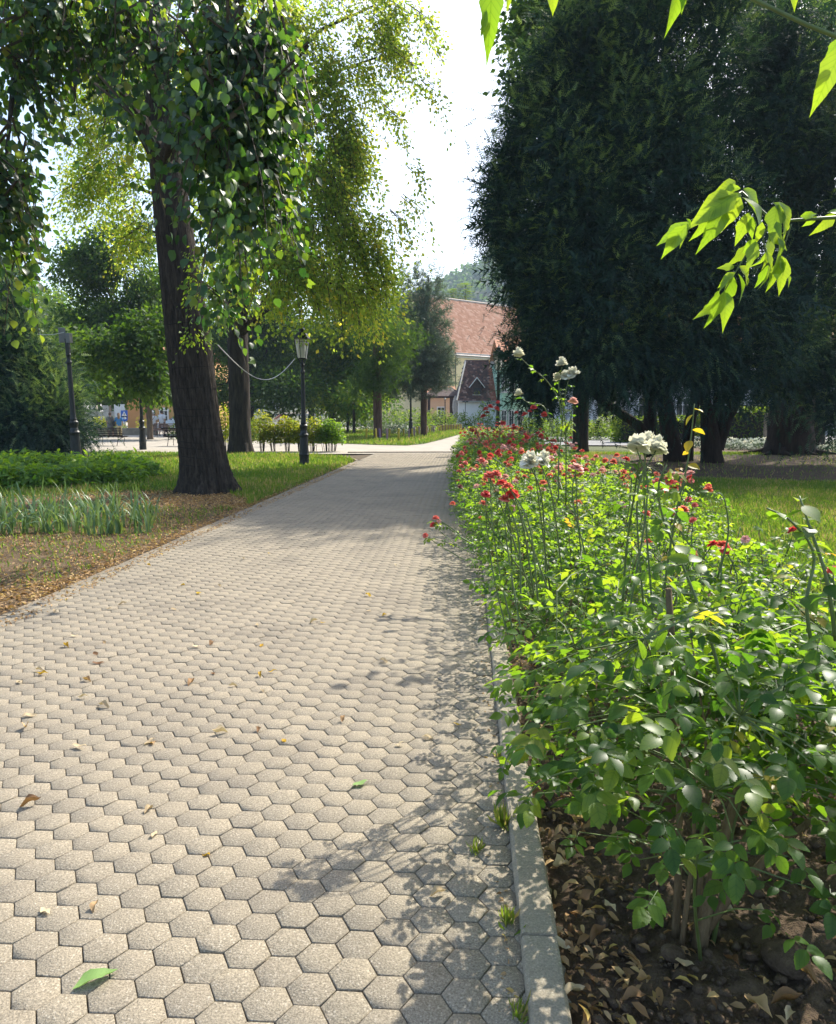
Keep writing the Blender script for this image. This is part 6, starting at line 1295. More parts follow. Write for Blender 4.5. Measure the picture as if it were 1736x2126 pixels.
def window(parent, c, w, h, wallmat_frame=M_trim, n=Vector((0, -1, 0)), bars=True, sill=True):
    """window with recessed pane; c centre on the wall face, n outward"""
    ang = math.atan2(n.x, -n.y); Mr = Matrix.Rotation(ang, 3, 'Z'); m = MB()
    for dx, dz, sx, sz in ((-(w/2+.06), 0, .12, h+.24), (w/2+.06, 0, .12, h+.24), (0, h/2+.06, w, .12), (0, -h/2-.06, w, .12)): m.box(Vector(c)+Mr @ Vector((dx, -.03, dz)), (sx, .08, sz), Mr)
    f = m.build('window', wallmat_frame, parent)
    MB().box(Vector(c)+Mr @ Vector((0, .0, 0)), (w, .03, h), Mr).build('pane', M_pane, f)
    if bars:
        for dx, dz, sx, sz in ((0, 0, .05, h), (0, h*.16, w, .05)): MB().box(Vector(c)+Mr @ Vector((dx, -.03, dz)), (sx, .03, sz), Mr).build('glazing_bar', wallmat_frame, f)
    if sill: MB().box(Vector(c)+Mr @ Vector((0, -.08, -h/2-.15)), (w+.4, .2, .06), Mr).build('sill', M_trim, f)
    return f
# big yellow church-like house
O = Vector(at(945, 732, 112)); th = R(40); e = Vector((math.cos(th), math.sin(th), 0)); nn = Vector((-math.sin(th), math.cos(th), 0)); ze = O.z; O0 = Vector((O.x, O.y, 0)); Lc = 26; hd = 9.5; zr = 19.2
t = empty('church_house', tuple(O0), 0, 'large yellow building with a huge steep red tiled roof behind the small house', 'building')
W = [Vector((0, 0, 0)), e*Lc, e*Lc+nn*2*hd, nn*2*hd]; up = Vector((0, 0, ze))
g0 = nn*hd+Vector((0, 0, zr-.15)); g1 = e*Lc+nn*hd+Vector((0, 0, zr-.15))
MB().add(W+[w+up for w in W]+[g0, g1], [(0, 1, 5, 4), (1, 2, 6, 9, 5), (2, 3, 7, 6), (3, 0, 4, 8, 7)]).build('wall', M_yel, t)
ov = .5; sl = (nn*hd+Vector((0, 0, zr-ze))); sn = sl.normalized(); Rf = MB()
a0 = up-sn*ov-e*ov; a1 = up-sn*ov+e*(Lc+ov); r0 = nn*hd+Vector((0, 0, zr))-e*ov; r1 = r0+e*(Lc+2*ov); b0 = nn*2*hd+up-e*ov; b1 = b0+e*(Lc+2*ov)
Rf.add([a0, a1, r1, r0, b0, b1, a0-Vector((0, 0, .12)), a1-Vector((0, 0, .12))], [(0, 1, 2, 3), (3, 2, 5, 4), (6, 7, 1, 0)])
rf_ = Rf.build('roof', M_tiler, t)
tiles('roof_tiles', a0, e, sn, Lc+2*ov, sl.length+ov, .42, .40, M_tiler, rf_)
m = MB(); m.tube([r0+Vector((0, 0, .08)), r1+Vector((0, 0, .08))], .16, 6); m.build('ridge', M_stone, rf_)
m = MB(); m.tube([a0+Vector((0, 0, .02)), r0+Vector((0, 0, .1))], .13, 5); m.build('verge', M_stone, rf_)
MB().add([up-Vector((0, 0, .7))-nn*.12-e*.02, up-Vector((0, 0, .7))-nn*.12+e*Lc, up-nn*.3+e*Lc, up-nn*.3-e*.02, up-Vector((0, 0, .7)), up-Vector((0, 0, .7))+e*Lc], [(0, 1, 2, 3), (4, 5, 1, 0)]).build('cornice', M_trim, t)
m = MB(); m.tube([up-e*.3-nn*.35, up-Vector((0, 0, .5))-nn*.2, up-Vector((0, 0, 1.0))-nn*.12, -nn*.12], .07, 6); m.build('downpipe', M_iron, t)
m = MB(); m.tube([a0-Vector((0, 0, .02))-nn*.05, a1-Vector((0, 0, .02))-nn*.05], .09, 6); m.build('gutter', M_greymetal, t)
for k in (6, 13, 20): window(t, O0*0+e*k+Vector((0, 0, 5.2))-nn*.02, 1.2, 2.2, M_trim, -nn)

# small house with the dormer
Yh = 84.0; k = Yh/FPX; X = lambda x: (x-868)*k; Z = lambda y: EYE+(857-y)*k
t = empty('small_house', (X(952), Yh, 0), 0, 'small white house with dark weathered tiled roof, wooden gable dormer and air conditioner', 'house'); bx = t.location.x
wl = X(1038)-bx; zE = Z(828); zR = Z(752)+.25; dp = 4.2; xr0 = X(966)-bx+.2; xr1 = X(1020)-bx
MB().add([(0, 0, 0), (wl, 0, 0), (wl, 8, 0), (0, 8, 0), (0, 0, zE), (wl, 0, zE), (wl, 8, zE), (0, 8, zE)], [(0, 1, 5, 4), (1, 2, 6, 5), (2, 3, 7, 6), (3, 0, 4, 7)]).build('wall', M_whitew, t)
xj = X(1012)-bx
rf_ = MB().add([(-.25, -.4, zE-.28), (xj+.2, -.4, zE-.28), (xr1, dp, zR), (xr0, dp, zR), (-.25, 8.3, zE-.2), (xr1, 8.3, zE-.2), (wl+.2, -.4, zE-.28), (wl+.2, dp-.9, zR-1.05), (xr1, dp-.9, zR-1.05)], [(0, 1, 2, 3), (3, 4, 0), (3, 2, 5, 4), (1, 6, 7, 8), (8, 7, 5, 2)]).build('roof', M_tiled, t)
Vs = Vector((0, dp+.4, zR-zE+.28)); vl = Vs.length; vn = Vs.normalized()
tiles('roof_tiles', (-.25, -.4, zE-.27), (1, 0, 0), vn, xr1+.5, vl, .21, .24, M_tiled, rf_, lambda u, v: (xr0+.25)*v/vl-.1 <= u <= (xj+.45)+(xr1-xj-.3)*v/vl)
tiles('roof_tiles', (xj+.15, -.4, zE-.25), (1, 0, 0), vn, wl-xj+.1, vl*.80, .21, .24, M_tileo, rf_, lambda u, v: u >= (xr1-xj-.2)*v/vl)
m = MB(); m.tube([(xr0, dp, zR+.05), (xr1, dp, zR+.05)], .11, 6); m.build('ridge', M_tiled, rf_)
m = MB(); m.tube([(-.25, -.4, zE-.2), (xr0, dp, zR+.03)], .10, 6); m.build('hip', M_stone, rf_)
m = MB(); cx_, cz_ = X(1026)-bx, 0; m.box((cx_, dp-.5, Z(752)), (.42, .5, 1.7)); m.box((cx_, dp-.5, Z(752)+.88), (.6, .66, .1)); m.box((cx_, dp-.5, Z(740)+.25), (.5, .56, .08)); m.build('chimney', M_greyp, rf_)
xd = X(989)-bx; zd0 = Z(820); zd1 = Z(804); za = Z(786); hw = .62; yd = .25; ds = (1-.0)
dm = MB().add([(xd-hw*.75, yd, zd0-.1), (xd+hw*.75, yd, zd0-.1), (xd+hw*.75, yd, zd1), (xd, yd, za-.08), (xd-hw*.75, yd, zd1), (xd-hw*.75, 3, zd0-.1), (xd+hw*.75, 3, zd0-.1), (xd+hw*.75, 3, zd1), (xd, 3, za-.08), (xd-hw*.75, 3, zd1)], [(0, 1, 2, 3, 4), (0, 4, 9, 5), (1, 6, 7, 2)]).build('dormer', M_wood, t)
for s in (-1, 1): MB().add([(xd, yd-.25, za), (xd, 3.4, za), (xd+s*hw*1.35, 3.4, zd1-.12), (xd+s*hw*1.35, yd-.25, zd1-.12), (xd, yd-.25, za+.06), (xd, 3.4, za+.06), (xd+s*hw*1.35, 3.4, zd1-.06), (xd+s*hw*1.35, yd-.25, zd1-.06)], [(0, 1, 2, 3), (4, 5, 6, 7), (0, 3, 7, 4), (2, 3, 7, 6)]).build('dormer_roof', M_tiled, dm)
for s in (-1, 1):
    m = MB(); m.tube([(xd, yd-.27, za+.03), (xd+s*hw*1.37, yd-.27, zd1-.1)], .045, 4); m.build('barge_board', M_trim, dm)
MB().box((xd, yd-.03, (zd0+zd1)/2-.02), (.62, .04, .66)).build('dormer_window', M_pane, dm)
MB().box((xd, yd-.12, zd0-.02), (.9, .2, .1)).build('flower_box', M_stone, dm)
n = 60; b = unit(rng.normal(size=(n, 3))); V, F, T = scatter(RHOMB, b*np.array((.26, .12, .16))+np.array((xd, yd-.16, zd0+.16)), b, b+.3, np.full(n, .12), rng.random(n)); npobj('box_flowers', V, F, M_yelleaf, dm, T)
xa = X(1002)-bx; zaC = Z(839); ac = MB().box((xa, -.2, zaC), (.80, .32, .58), None, .02).build('air_conditioner', M_trim, t)
m = MB(); m.add([(xa-.12+.24*math.cos(a), -.365+d, zaC+.24*math.sin(a)) for d in (0, .004) for a in np.linspace(0, 2*PI, 18, endpoint=False)], [tuple(range(18)), tuple(range(18, 36))[::-1]]); m.build('fan_grille', M_greymetal, ac)
for dx in (-.06, .1): MB().box((X(1024)-bx+dx*1.2, -.01, Z(840)), (.11, .03, .2)).build('vent', M_iron, t)
m = MB(); m.tube([(wl-.55, -.05, zE-.3), (wl-.55, -.05, 0)], .04, 6); m.build('downpipe', M_whitew, t)
m = MB(); m.tube([(-.3, -.45, zE-.3), (wl+.2, -.45, zE-.3)], .05, 6); m.build('gutter', M_greymetal, t)
# green house
Yg = 80.0; k = Yg/FPX; X = lambda x: (x-868)*k; Z = lambda y: EYE+(857-y)*k; b0 = X(1038)+.15
t = empty('green_house', (b0, Yg, 0), R(3), 'mint green house with white-framed windows partly hidden by yew branches', 'house')
wl = X(1100)-b0
MB().box((wl/2, 4, 3.4), (wl, 8, 6.8)).build('wall', M_green, t)
MB().box((wl+.17, 3.9, 3.4), (.34, 8, 6.8)).build('corner_pilaster', M_trim, t)
for xc in (1045, 1060.5, 1079): window(t, Vector((X(xc)-b0, -.01, Z(868))), .42, 1.5, M_trim)
for xc in (1045, 1060.5, 1079): window(t, Vector((X(xc)-b0, -.01, Z(800))), .42, 1.3, M_trim)
MB().add([(-.3, -.5, 6.75), (wl+.5, -.5, 6.75), (wl+.5, 4, 9.4), (-.3, 4, 9.4), (wl+.5, 8.4, 6.75), (-.3, 8.4, 6.75)], [(0, 1, 2, 3), (3, 2, 4, 5)]).build('roof', M_tiler, t)
# grey-brown gate beside it
Yq = 78.0; k = Yq/FPX; X = lambda x: (x-868)*k; b0 = X(1101)
t = empty('board_fence', (b0, Yq, 0), 0, 'weathered grey-brown board fence right of the green house', 'fence')
M_oldwood = flat('old_wood', (0.24, 0.19, 0.14), .85, 0, .3, 4)
for i in range(15):
    MB().box((.12+i*.24, 0, 1.1+random.uniform(-.04, .04)), (.22, .03, 2.3)).build('board', M_oldwood, t)
for z in (.5, 1.8): MB().box((1.8, .05, z), (3.7, .05, .1)).build('rail', M_oldwood, t)
MB().box((1.55, -.1, 1.5), (.3, .3, 3.1)).build('gate_post', M_wood, t)
# pergola and folded parasol
Yp = 88.0; k = Yp/FPX; X = lambda x: (x-868)*k; Z = lambda y: EYE+(857-y)*k; b0 = X(938)
t = empty('pergola', (b0, Yp, 0), 0, 'dark wooden pergola with small tiled canopy beside the folded parasol', 'pergola')
for dx, dy in ((0, 0), (.85, 1.0), (0, 3), (-2.6, 0), (-2.6, 3)): MB().box((dx, dy, 1.75), (.28, .28, 3.5)).build('post', M_wood, t)
for dx, dy, sx, sy in ((-1.0, 0, 3.9, .16), (-1.0, 3, 3.9, .16), (0, 1.5, .16, 3.2), (-2.6, 1.5, .16, 3.2)): MB().box((dx, dy, 3.42), (sx, sy, .2)).build('beam', M_wood, t)
MB().add([(-3.4, -.7, 3.45), (1.5, -.7, 3.45), (1.5, 3.7, 3.45), (-3.4, 3.7, 3.45), (-1.9, 1.5, 4.5), (0, 1.5, 4.5)], [(0, 1, 5, 4), (1, 2, 5), (2, 3, 4, 5), (3, 0, 4)]).build('canopy_roof', M_tiled, t)
for i in range(9): MB().box((-3.6+i*.4, -.25, .62), (.34, .05, 1.2)).build('fence_board', M_wood, t)
Yu = 86.5; p = at(945, 884, Yu); t = empty('parasol', (p.x, Yu, 0), 0, 'tall folded pale grey parasol standing in front of the pergola', 'parasol')
m = MB(); V = []
prof = [(.06, .75), (.20, .8), (.27, 1.1), (.24, 1.5), (.17, 1.62), (.24, 1.75), (.30, 2.3), (.24, 2.9), (.12, 3.3), (.03, 3.5)]
nf = 16
for r_, z in prof:
    for j in range(nf): q = r_*(1+.22*(1 if j % 2 else -1)); V.append((q*math.cos(2*PI*j/nf), q*math.sin(2*PI*j/nf), z))
m.add(V, [(i*nf+j, i*nf+(j+1) % nf, (i+1)*nf+(j+1) % nf, (i+1)*nf+j) for i in range(len(prof)-1) for j in range(nf)]).build('canopy', flat('parasol_cloth', (0.50, 0.47, 0.42), .9), t)
MB().tube([(0, 0, 0), (0, 0, 3.6)], .035, 8).build('pole', M_iron, t); MB().box((0, 0, .05), (.7, .7, .1)).build('base', M_greymetal, t)
m = MB(); o = empty('street_lamp', tuple(at(944, 884, 90)*1), 0, 'thin dark double-armed lamp against the white house wall', 'street lamp'); o.location = (X(962)*.97, 82.5, 0)
MB().tube([(0, 0, 0), (0, 0, 2.75)], .035, 6).build('pole', M_iron, o)
for s in (-1, 1): MB().box((s*.17, 0, 2.78), (.28, .14, .12)).build('lamp_head', M_iron, o)
# peach house by the pergola
Yq = 97.0; k = Yq/FPX; X = lambda x: (x-868)*k
t = empty('peach_house', (X(884), Yq, 0), 0, 'low peach-coloured house behind the pergola and pine', 'house'); MB().box((1.7, 3, 1.8), (3.6, 6, 3.6)).build('wall', M_peach, t); window(t, Vector((1.9, -.01, 1.7)), .8, 1.1)
MB().add([(-.3, -.4, 3.5), (3.8, -.4, 3.5), (3.8, 3, 5), (-.3, 3, 5), (3.8, 6.4, 3.5), (-.3, 6.4, 3.5)], [(0, 1, 2, 3), (3, 2, 4, 5)]).build('roof', M_tiler, t)
# orange house on the left
Yo = 74.0; k = Yo/FPX; X = lambda x: (x-868)*k; Z = lambda y: EYE+(857-y)*k; b0 = X(269)
t = empty('orange_house', (b0, Yo, 0), 0, 'orange house with arched white window surround behind the two men in white', 'house'); w1 = X(322)-b0; w2 = X(440)-b0
MB().box((w1/2, 4, 3.2), (w1, 8, 6.4)).build('wall', M_orange, t); MB().box(((w1+w2)/2, 3.9, 3.2), (w2-w1, 8, 6.4)).build('wall', M_ochre, t)
wx = X(346)-b0; f = window(t, Vector((wx, -.12, Z(868))), .62, 1.35, M_trim)
m = MB(); m.prism([(wx-.5, Z(868)+.72), (wx+.5, Z(868)+.72), (wx+.46, Z(868)+.86), (wx+.25, Z(868)+.97), (wx, Z(868)+1.0), (wx-.25, Z(868)+.97), (wx-.46, Z(868)+.86)], 1, -.2, -.13); m.build('arched_head', M_trim, f)
MB().add([(-.4, -.5, 6.35), (w2+.4, -.5, 6.35), (w2+.4, 4, 9), (-.4, 4, 9), (w2+.4, 8.5, 6.35), (-.4, 8.5, 6.35)], [(0, 1, 2, 3), (3, 2, 4, 5)]).build('roof', M_tiler, t)
MB().box((X(253)-b0, .1, 1.2), (1.0, .1, 2.4)).build('yard_gate', M_trim, t)
# stone pillared garden wall
Yw = 76.0; k = Yw/FPX; X = lambda x: (x-868)*k; b0 = X(170)
t = empty('garden_wall', (b0, Yw, 0), 0, 'pale stone block garden wall with pillars behind the woman in grey', 'wall')
for i in range(4):
    for j in range(4): MB().box((.1+(X(262)-b0)*i/3.3, 0, .3+j*.58), (.62, .6, .56), None, .02).build('pillar_block', M_stone, t)
    if i < 3:
        for j in range(3): MB().box((.1+(X(262)-b0)*(i+.5)/3.3, .1, .3+j*.58), ((X(262)-b0)/3.3-.66, .3, .56), None, .02).build('wall_block', M_stone, t)
p = gr(322, 906); Yl = 57.0; k = Yl/FPX; X = lambda x: (x-868)*k
t = empty('low_wall', (X(170), Yl, 0), 0, 'low weathered concrete wall behind the benches and walkers', 'wall'); MB().box(((X(330)-X(170))/2, 0, .22), (X(330)-X(170), .3, .55), None, .03).build('wall_body', M_cw, t)
for j, dx in enumerate((.8, 1.9)): MB().lathe([(.30, 0), (.30, .42), (.32, .46), (.26, .47)], 10, (dx, -.5, 0)).build('planter', M_cw, t)
p = at(215, 880, 60); low_shrub('bright sunlit green hedge growing on top of the low wall', (p.x, 60, 0), 1.9, .8, 1.35, 1900, M_yelleaf, .17, None, 'wall_hedge', 'hedge', RHOMB, 4)
p = at(295, 885, 62); low_shrub('thin pale shrub against the orange house wall', (p.x, 62, 0), .5, .5, 1.5, 130, M_yelleaf, .15, None, 'wall_shrub', 'shrub', RHOMB, 4)
p = at(368, 890, 48); low_shrub('shrub beside the sunlit bench, half behind the big trunk', (p.x, 48, 0), .6, .6, 1.0, 300, M_dkleaf, .13, None, 'wall_shrub', 'shrub', RHOMB, 4)
p = at(122, 754, 110); t = empty('far_house', (p.x, 110, 0), 0, 'far house with a red roof glimpsed between dark conifers at the left', 'house'); MB().box((0, 3, 3.0), (7, 6, 6.0)).build('wall', M_whitew, t)
MB().add([(-4, -.5, 5.9), (4, -.5, 5.9), (4, 3, 9.6), (-4, 3, 9.6), (4, 6.5, 5.9), (-4, 6.5, 5.9)], [(0, 1, 2, 3), (3, 2, 4, 5)]).build('roof', M_tiler, t); window(t, Vector((1, -.01, 3.4)), 1, 1.3)
# houses on the right behind the yews
t = empty('grey_house', (17, 64, 0), R(-8), 'pale grey house across the road behind the thick conifer trunk', 'house'); MB().box((9.2, 4, 3.6), (18.4, 8, 7.2)).build('wall', M_greyp, t)
for x_ in (1.6, 4.6, 7.6, 10.6, 16.2): window(t, Vector((x_, -.01, 2.0)), .9, 1.5); window(t, Vector((x_, -.01, 5.0)), .9, 1.5)
f = window(t, Vector((13.3, -.01, 1.6)), 1.0, 2.6, M_trim, bars=False, sill=False); MB().box((12.3, -.1, 1.6), (.5, .2, 3.2)).build('door_jamb', M_ochre, t)
MB().add([(-.4, -.6, 7.1), (18.8, -.6, 7.1), (18.8, 4, 10), (-.4, 4, 10), (18.8, 8.6, 7.1), (-.4, 8.6, 7.1)], [(0, 1, 2, 3), (3, 2, 4, 5)]).build('roof', M_tiler, t)
t = empty('ochre_house', (35.2, 60, 0), R(-8), 'ochre house across the road at the right edge', 'house'); MB().box((6, 4, 3.4), (12, 8, 6.8)).build('wall', M_ochre, t)
for x_ in (1.2, 4.0, 7): window(t, Vector((x_, -.01, 1.9)), .9, 1.5)
MB().add([(-.4, -.6, 6.7), (12.4, -.6, 6.7), (12.4, 4, 9.6), (-.4, 4, 9.6), (12.4, 8.6, 6.7), (-.4, 8.6, 6.7)], [(0, 1, 2, 3), (3, 2, 4, 5)]).build('roof', M_tiler, t)
t = empty('white_house', (10.5, 70, 0), R(-4), 'white house across the road glimpsed between the yew stems', 'house'); MB().box((2.8, 4, 3.4), (5.6, 8, 6.8)).build('wall', M_whitew, t)
for x_ in (1.2, 4.0): window(t, Vector((x_, -.01, 1.9)), .9, 1.5)
MB().add([(-.4, -.6, 6.7), (6, -.6, 6.7), (6, 4, 9.6), (-.4, 4, 9.6), (6, 8.6, 6.7), (-.4, 8.6, 6.7)], [(0, 1, 2, 3), (3, 2, 4, 5)]).build('roof', M_tiler, t)
# clipped hedge, posts, bin
def box_hedge(label, c, d, n, mat):
    t = empty('hedge', (c[0], c[1], 0), 0, label, 'hedge'); u = rng.uniform(-.5, .5, (n, 3)); ax = rng.integers(0, 3, n); sg = np.where(rng.random(n) < .5, -.5, .5)
    for a in range(3): u[:, a] = np.where(ax == a, sg*rng.uniform(.86, 1.04, n), u[:, a])
    P = u*np.array(d)+np.array((0, 0, d[2]/2)); D = rng.normal(size=(n, 3))+u; V, F, T = scatter(RHOMB, P, D, u+rng.normal(0, .3, (n, 3)), .15*rng.uniform(.6, 1.2, n), rng.random(n)); npobj('leaves', V, F, mat, t, T, kind='stuff')
    MB().box((0, 0, d[2]*.45), (d[0]*.8, d[1]*.7, d[2]*.85)).build('inner_branches', M_bark2, t)
box_hedge('tall clipped green hedge by the road behind the yews', (17.3, 42.5, 0), (3.6, 1.3, 1.85), 4200, M_mdleaf)
box_hedge('lower clipped hedge left of the tall one, seen between the yew stems', (13.2, 43.2, 0), (4.4, 1.1, 1.35), 3600, M_mdleaf)
for x_, lab in ((1588, 'left of two weathered wooden posts at the hedge end'), (1594, 'right one of two weathered wooden posts at the hedge end, by the bin')):
    p = at(x_, 915, 41); o = MB().lathe([(.11, -.1), (.10, 1.55), (.07, 1.58)], 9).build('wooden_post', M_oldwood); o.location = (p.x, p.y, 0); tag(o, lab, 'post')
p = at(1602, 900, 43); t = empty('waste_bin', (p.x, p.y, 0), .2, 'dark green wheeled waste bin beside the wooden posts', 'bin'); M_bin = flat('bin_green', (0.03, 0.09, 0.03), .5)
MB().add([(-.2, -.2, .06), (.2, -.2, .06), (.2, .2, .06), (-.2, .2, .06), (-.26, -.28, .85), (.26, -.28, .85), (.26, .28, .85), (-.26, .28, .85)], [(0, 1, 2, 3), (4, 5, 6, 7), (0, 1, 5, 4), (1, 2, 6, 5), (2, 3, 7, 6), (3, 0, 4, 7)]).build('bin_body', M_bin, t)
MB().box((0, .02, .89), (.58, .64, .07), None, .02).build('lid', M_bin, t); MB().lathe([(.09, -.03), (.09, .03)], 10, (0, 0, 0)).build('wheel', M_iron, t).location = (.2, .25, .1)
p = at(1462, 900, 38); o = MB().tube([(0, 0, 0), (0, 0, 1.7)], .035, 6).build('wooden_post', M_stake['yellow']); o.location = (p.x, p.y, 0); tag(o, 'thin pale tree stake between the yew stems in front of the lower hedge', 'post')
# cars
def car(label, loc, rz, col):
    t = empty('parked_car', loc, rz, label, 'car'); mt = flat('car_paint', col, .25, 0, .02, 2, 0, 10, .6)
    prof = [(-2.05, .30), (-2.08, .62), (-1.95, .86), (-1.55, .95), (-1.0, 1.38), (-.2, 1.46), (.45, 1.40), (1.1, .97), (1.85, .84), (2.08, .62), (2.08, .32)]
    secs = []
    for x_, z in prof: pass
    n = len(prof); V = []
    for s, inset in ((-1, 1), (1, 1)):
        for x_, z in prof: V.append((x_, s*(.84 if z < .97 else .66), z))
    F = [tuple(range(n))[::-1], tuple(range(n, 2*n))]+[(i, (i+1) % n, n+(i+1) % n, n+i) for i in range(n)]
    MB().add(V, F).build('body', mt, t)
    for s in (-1, 1):
        MB().add([(-1.35, s*.805, .99), (1.0, s*.805, .99), (.42, s*.695, 1.35), (-.2, s*.69, 1.40), (-.95, s*.70, 1.33)], [(0, 1, 2, 3, 4)]).build('side_window', M_pane, t)
        for x_ in (-1.25, 1.3):
            w = MB().lathe([(.19, -.1), (.31, -.1), (.32, -.05), (.32, .05), (.31, .1), (.19, .1)], 18).build('wheel', flat('tyre', (.02, .02, .02), .9) if 'tyre' not in MATS else MATS['tyre'], t); w.rotation_euler = (PI/2, 0, 0); w.location = (x_, s*.78, .32)
            MB().lathe([(.19, -.09), (.19, .09)], 14).build('rim', M_greymetal, w)
        MB().box((.72, s*.93, 1.02), (.12, .2, .13), None, .03).build('mirror', mt, t)
        MB().box((2.02, s*.6, .70), (.12, .32, .14), None, .02).build('headlight', M_frost, t)
    MB().add([(.50, -.62, 1.39), (.50, .62, 1.39), (1.08, .74, 1.0), (1.08, -.74, 1.0)], [(0, 1, 2, 3)]).build('windscreen', M_pane, t).location = (.02, 0, .01)
    return t
car('white parked car half hidden behind the thick conifer trunk', (23.6, 50, 0), R(-6), (.72, .73, .75))
p = at(380, 880, 68); car('pale blue parked car behind the big linden trunk, in front of the orange house', (p.x, 68, 0), R(190), (.45, .55, .66))

# ------------------------------------------------------------------ people walking away across the square
M_skin = flat('skin', (0.42, 0.25, 0.18), .6, 0, .05, 3, 0)
def skin_body(pts, edges, rad, mat, parent, root=0):
    me = bpy.data.meshes.new('body'); bm = bmesh.new(); ly = bm.verts.layers.skin.verify(); vs = []
    for i, p in enumerate(pts):
        v = bm.verts.new(p); r = rad[i]; v[ly].radius = (r, r) if not isinstance(r, tuple) else r; v[ly].use_root = (i == root); vs.append(v)
    for a, b in edges: bm.edges.new((vs[a], vs[b]))
    bm.to_mesh(me); bm.free(); me.materials.append(mat); o = link(bpy.data.objects.new('body', me), parent)
    o.modifiers.new('skin', 'SKIN'); s = o.modifiers.new('sub', 'SUBSURF'); s.levels = 2; s.render_levels = 2
    o.modifiers['skin'].use_smooth_shade = True; return o
def person(label, loc, rz, h, top, bottom, hair, dress=False, stride=.2, extra=None, shorts=False, turn=0.0):
    t = empty('person', loc, rz, label, 'person'); s = h/1.75; t.scale = (s,)*3
    f = stride
    pts = [(0, 0, .95), (0, -.01, 1.18), (0, 0, 1.38), (0, 0, 1.50), (0, .02, 1.60), (0, .03, 1.68),
           (.10, 0, .90), (.11, f*.55, .50), (.11, f*.75, .09), (.11, f*.75+.14, .03), (-.10, 0, .90), (-.11, -f*.35, .50), (-.11, -f*1.1, .13), (-.11, -f*1.1+.12, .03),
           (.19, 0, 1.40), (.25, -f*.4, 1.14), (.24, -f*.4+.08, .90), (.235, -f*.4+.12, .80), (-.19, 0, 1.40), (-.25, f*.4, 1.14), (-.24, f*.4+.10, .90), (-.235, f*.4+.14, .80)]
    ed = [(0, 1), (1, 2), (2, 3), (3, 4), (4, 5), (0, 6), (6, 7), (7, 8), (8, 9), (0, 10), (10, 11), (11, 12), (12, 13), (2, 14), (14, 15), (15, 16), (16, 17), (2, 18), (18, 19), (19, 20), (20, 21)]
    rd = [.125, .115, .12, .055, .085, .085, .085, .062, .042, .038, .085, .062, .042, .038, .058, .045, .034, .035, .058, .045, .034, .035]
    skin_body(pts, ed, rd, M_skin, t)
    mt = flat('cloth_top', top, .85, 0, .08, 8); mbt = flat('cloth_bottom', bottom, .85, 0, .08, 8); mh = flat('hair', hair, .6, 0, .2, 20)
    tp_ = MB().loft([(0, 0, .84, .19, .14), (0, 0, 1.0, .185, .135), (0, -.01, 1.15, .175, .135), (0, -.01, 1.3, .20, .14), (0, 0, 1.42, .19, .12), (0, 0, 1.48, .085, .08)], 14).build('shirt' if not dress else 'dress', mt, t, True)
    for sg, fy in ((1, -f*.4), (-1, f*.4)):
        m = MB(); m.tube([(sg*.13, 0, 1.42), (sg*.20, 0, 1.40), (sg*.235, fy*.6, 1.25), (sg*.25, fy*.9, 1.16)], [.075, .078, .072, .07], 9); m.build('sleeve', mt, t, True)
    if dress: MB().loft([(0, 0, .46, .25, .20), (0, 0, .6, .235, .19), (0, 0, .95, .20, .15)], 14).build('skirt', mt, t, True)
    else:
        for sg, y1, y2 in ((1, f*.55, f*.75), (-1, -f*.35, -f*1.1)):
            m = MB(); P_ = [(sg*.09, 0, .93), (sg*.105, y1*.5, .70), (sg*.11, y1, .50)]+([] if shorts else [(sg*.11, (y1+y2)/2, .3), (sg*.11, y2, .12)]); m.tube(P_, [.115, .10, .088]+([] if shorts else [.075, .07]), 10); m.build('trouser_leg', mbt, t, True)
        MB().loft([(0, 0, .80, .17, .13), (0, 0, .95, .18, .135)], 12).build('trouser_seat', mbt, t, True)
    m = MB(); m.loft([(0, -.01, 1.56, .07, .07), (0, .0, 1.62, .102, .108), (0, .01, 1.70, .105, .112), (0, .02, 1.755, .08, .085), (0, .03, 1.78, .03, .03)], 12); m.build('hair', mh, t, True)
    MB().loft([(0, .115, 1.62, .012, .015), (0, .125, 1.60, .015, .018), (0, .105, 1.585, .012, .01)], 6).build('nose', M_skin, t)
    for sg in (1, -1):
        MB().box((sg*.11, f*.75+.06 if sg > 0 else -f*1.1+.05, .035), (.085, .25, .07), None, .02).build('shoe', mbt if not dress else mh, t)
    if extra: extra(t)
    return t
def bag(t):
    mb_ = flat('black_bag', (.012, .012, .012), .6); o = MB().loft([(.27, -.12, .78, .09, .15), (.28, -.12, .95, .11, .17), (.27, -.1, 1.12, .08, .13), (.25, -.06, 1.2, .03, .05)], 10).build('shoulder_bag', mb_, t, True)
    m = MB(); m.tube([(.26, -.05, 1.18), (.19, -.1, 1.42), (.1, -.05, 1.5), (.16, .1, 1.40), (.25, .02, 1.15)], .012, 5); m.build('bag_strap', mb_, o)
def strap(t):
    m = MB(); m.tube([(.14, -.12, 1.45), (0, -.155, 1.25), (-.16, -.12, 1.0), (-.19, -.05, .92)], .016, 5); m.build('bag_strap', flat('black_strap', (.012, .012, .012), .6), t)
    MB().box((-.24, -.04, .92), (.08, .18, .16), None, .02).build('small_bag', M_iron, t)
def longhair(t): MB().loft([(0, -.10, 1.25, .06, .03), (0, -.11, 1.4, .085, .04), (0, -.08, 1.55, .09, .06), (0, -.03, 1.68, .1, .1)], 10).build('long_hair', flat('fair_hair', (.25, .16, .08), .6), t, True)
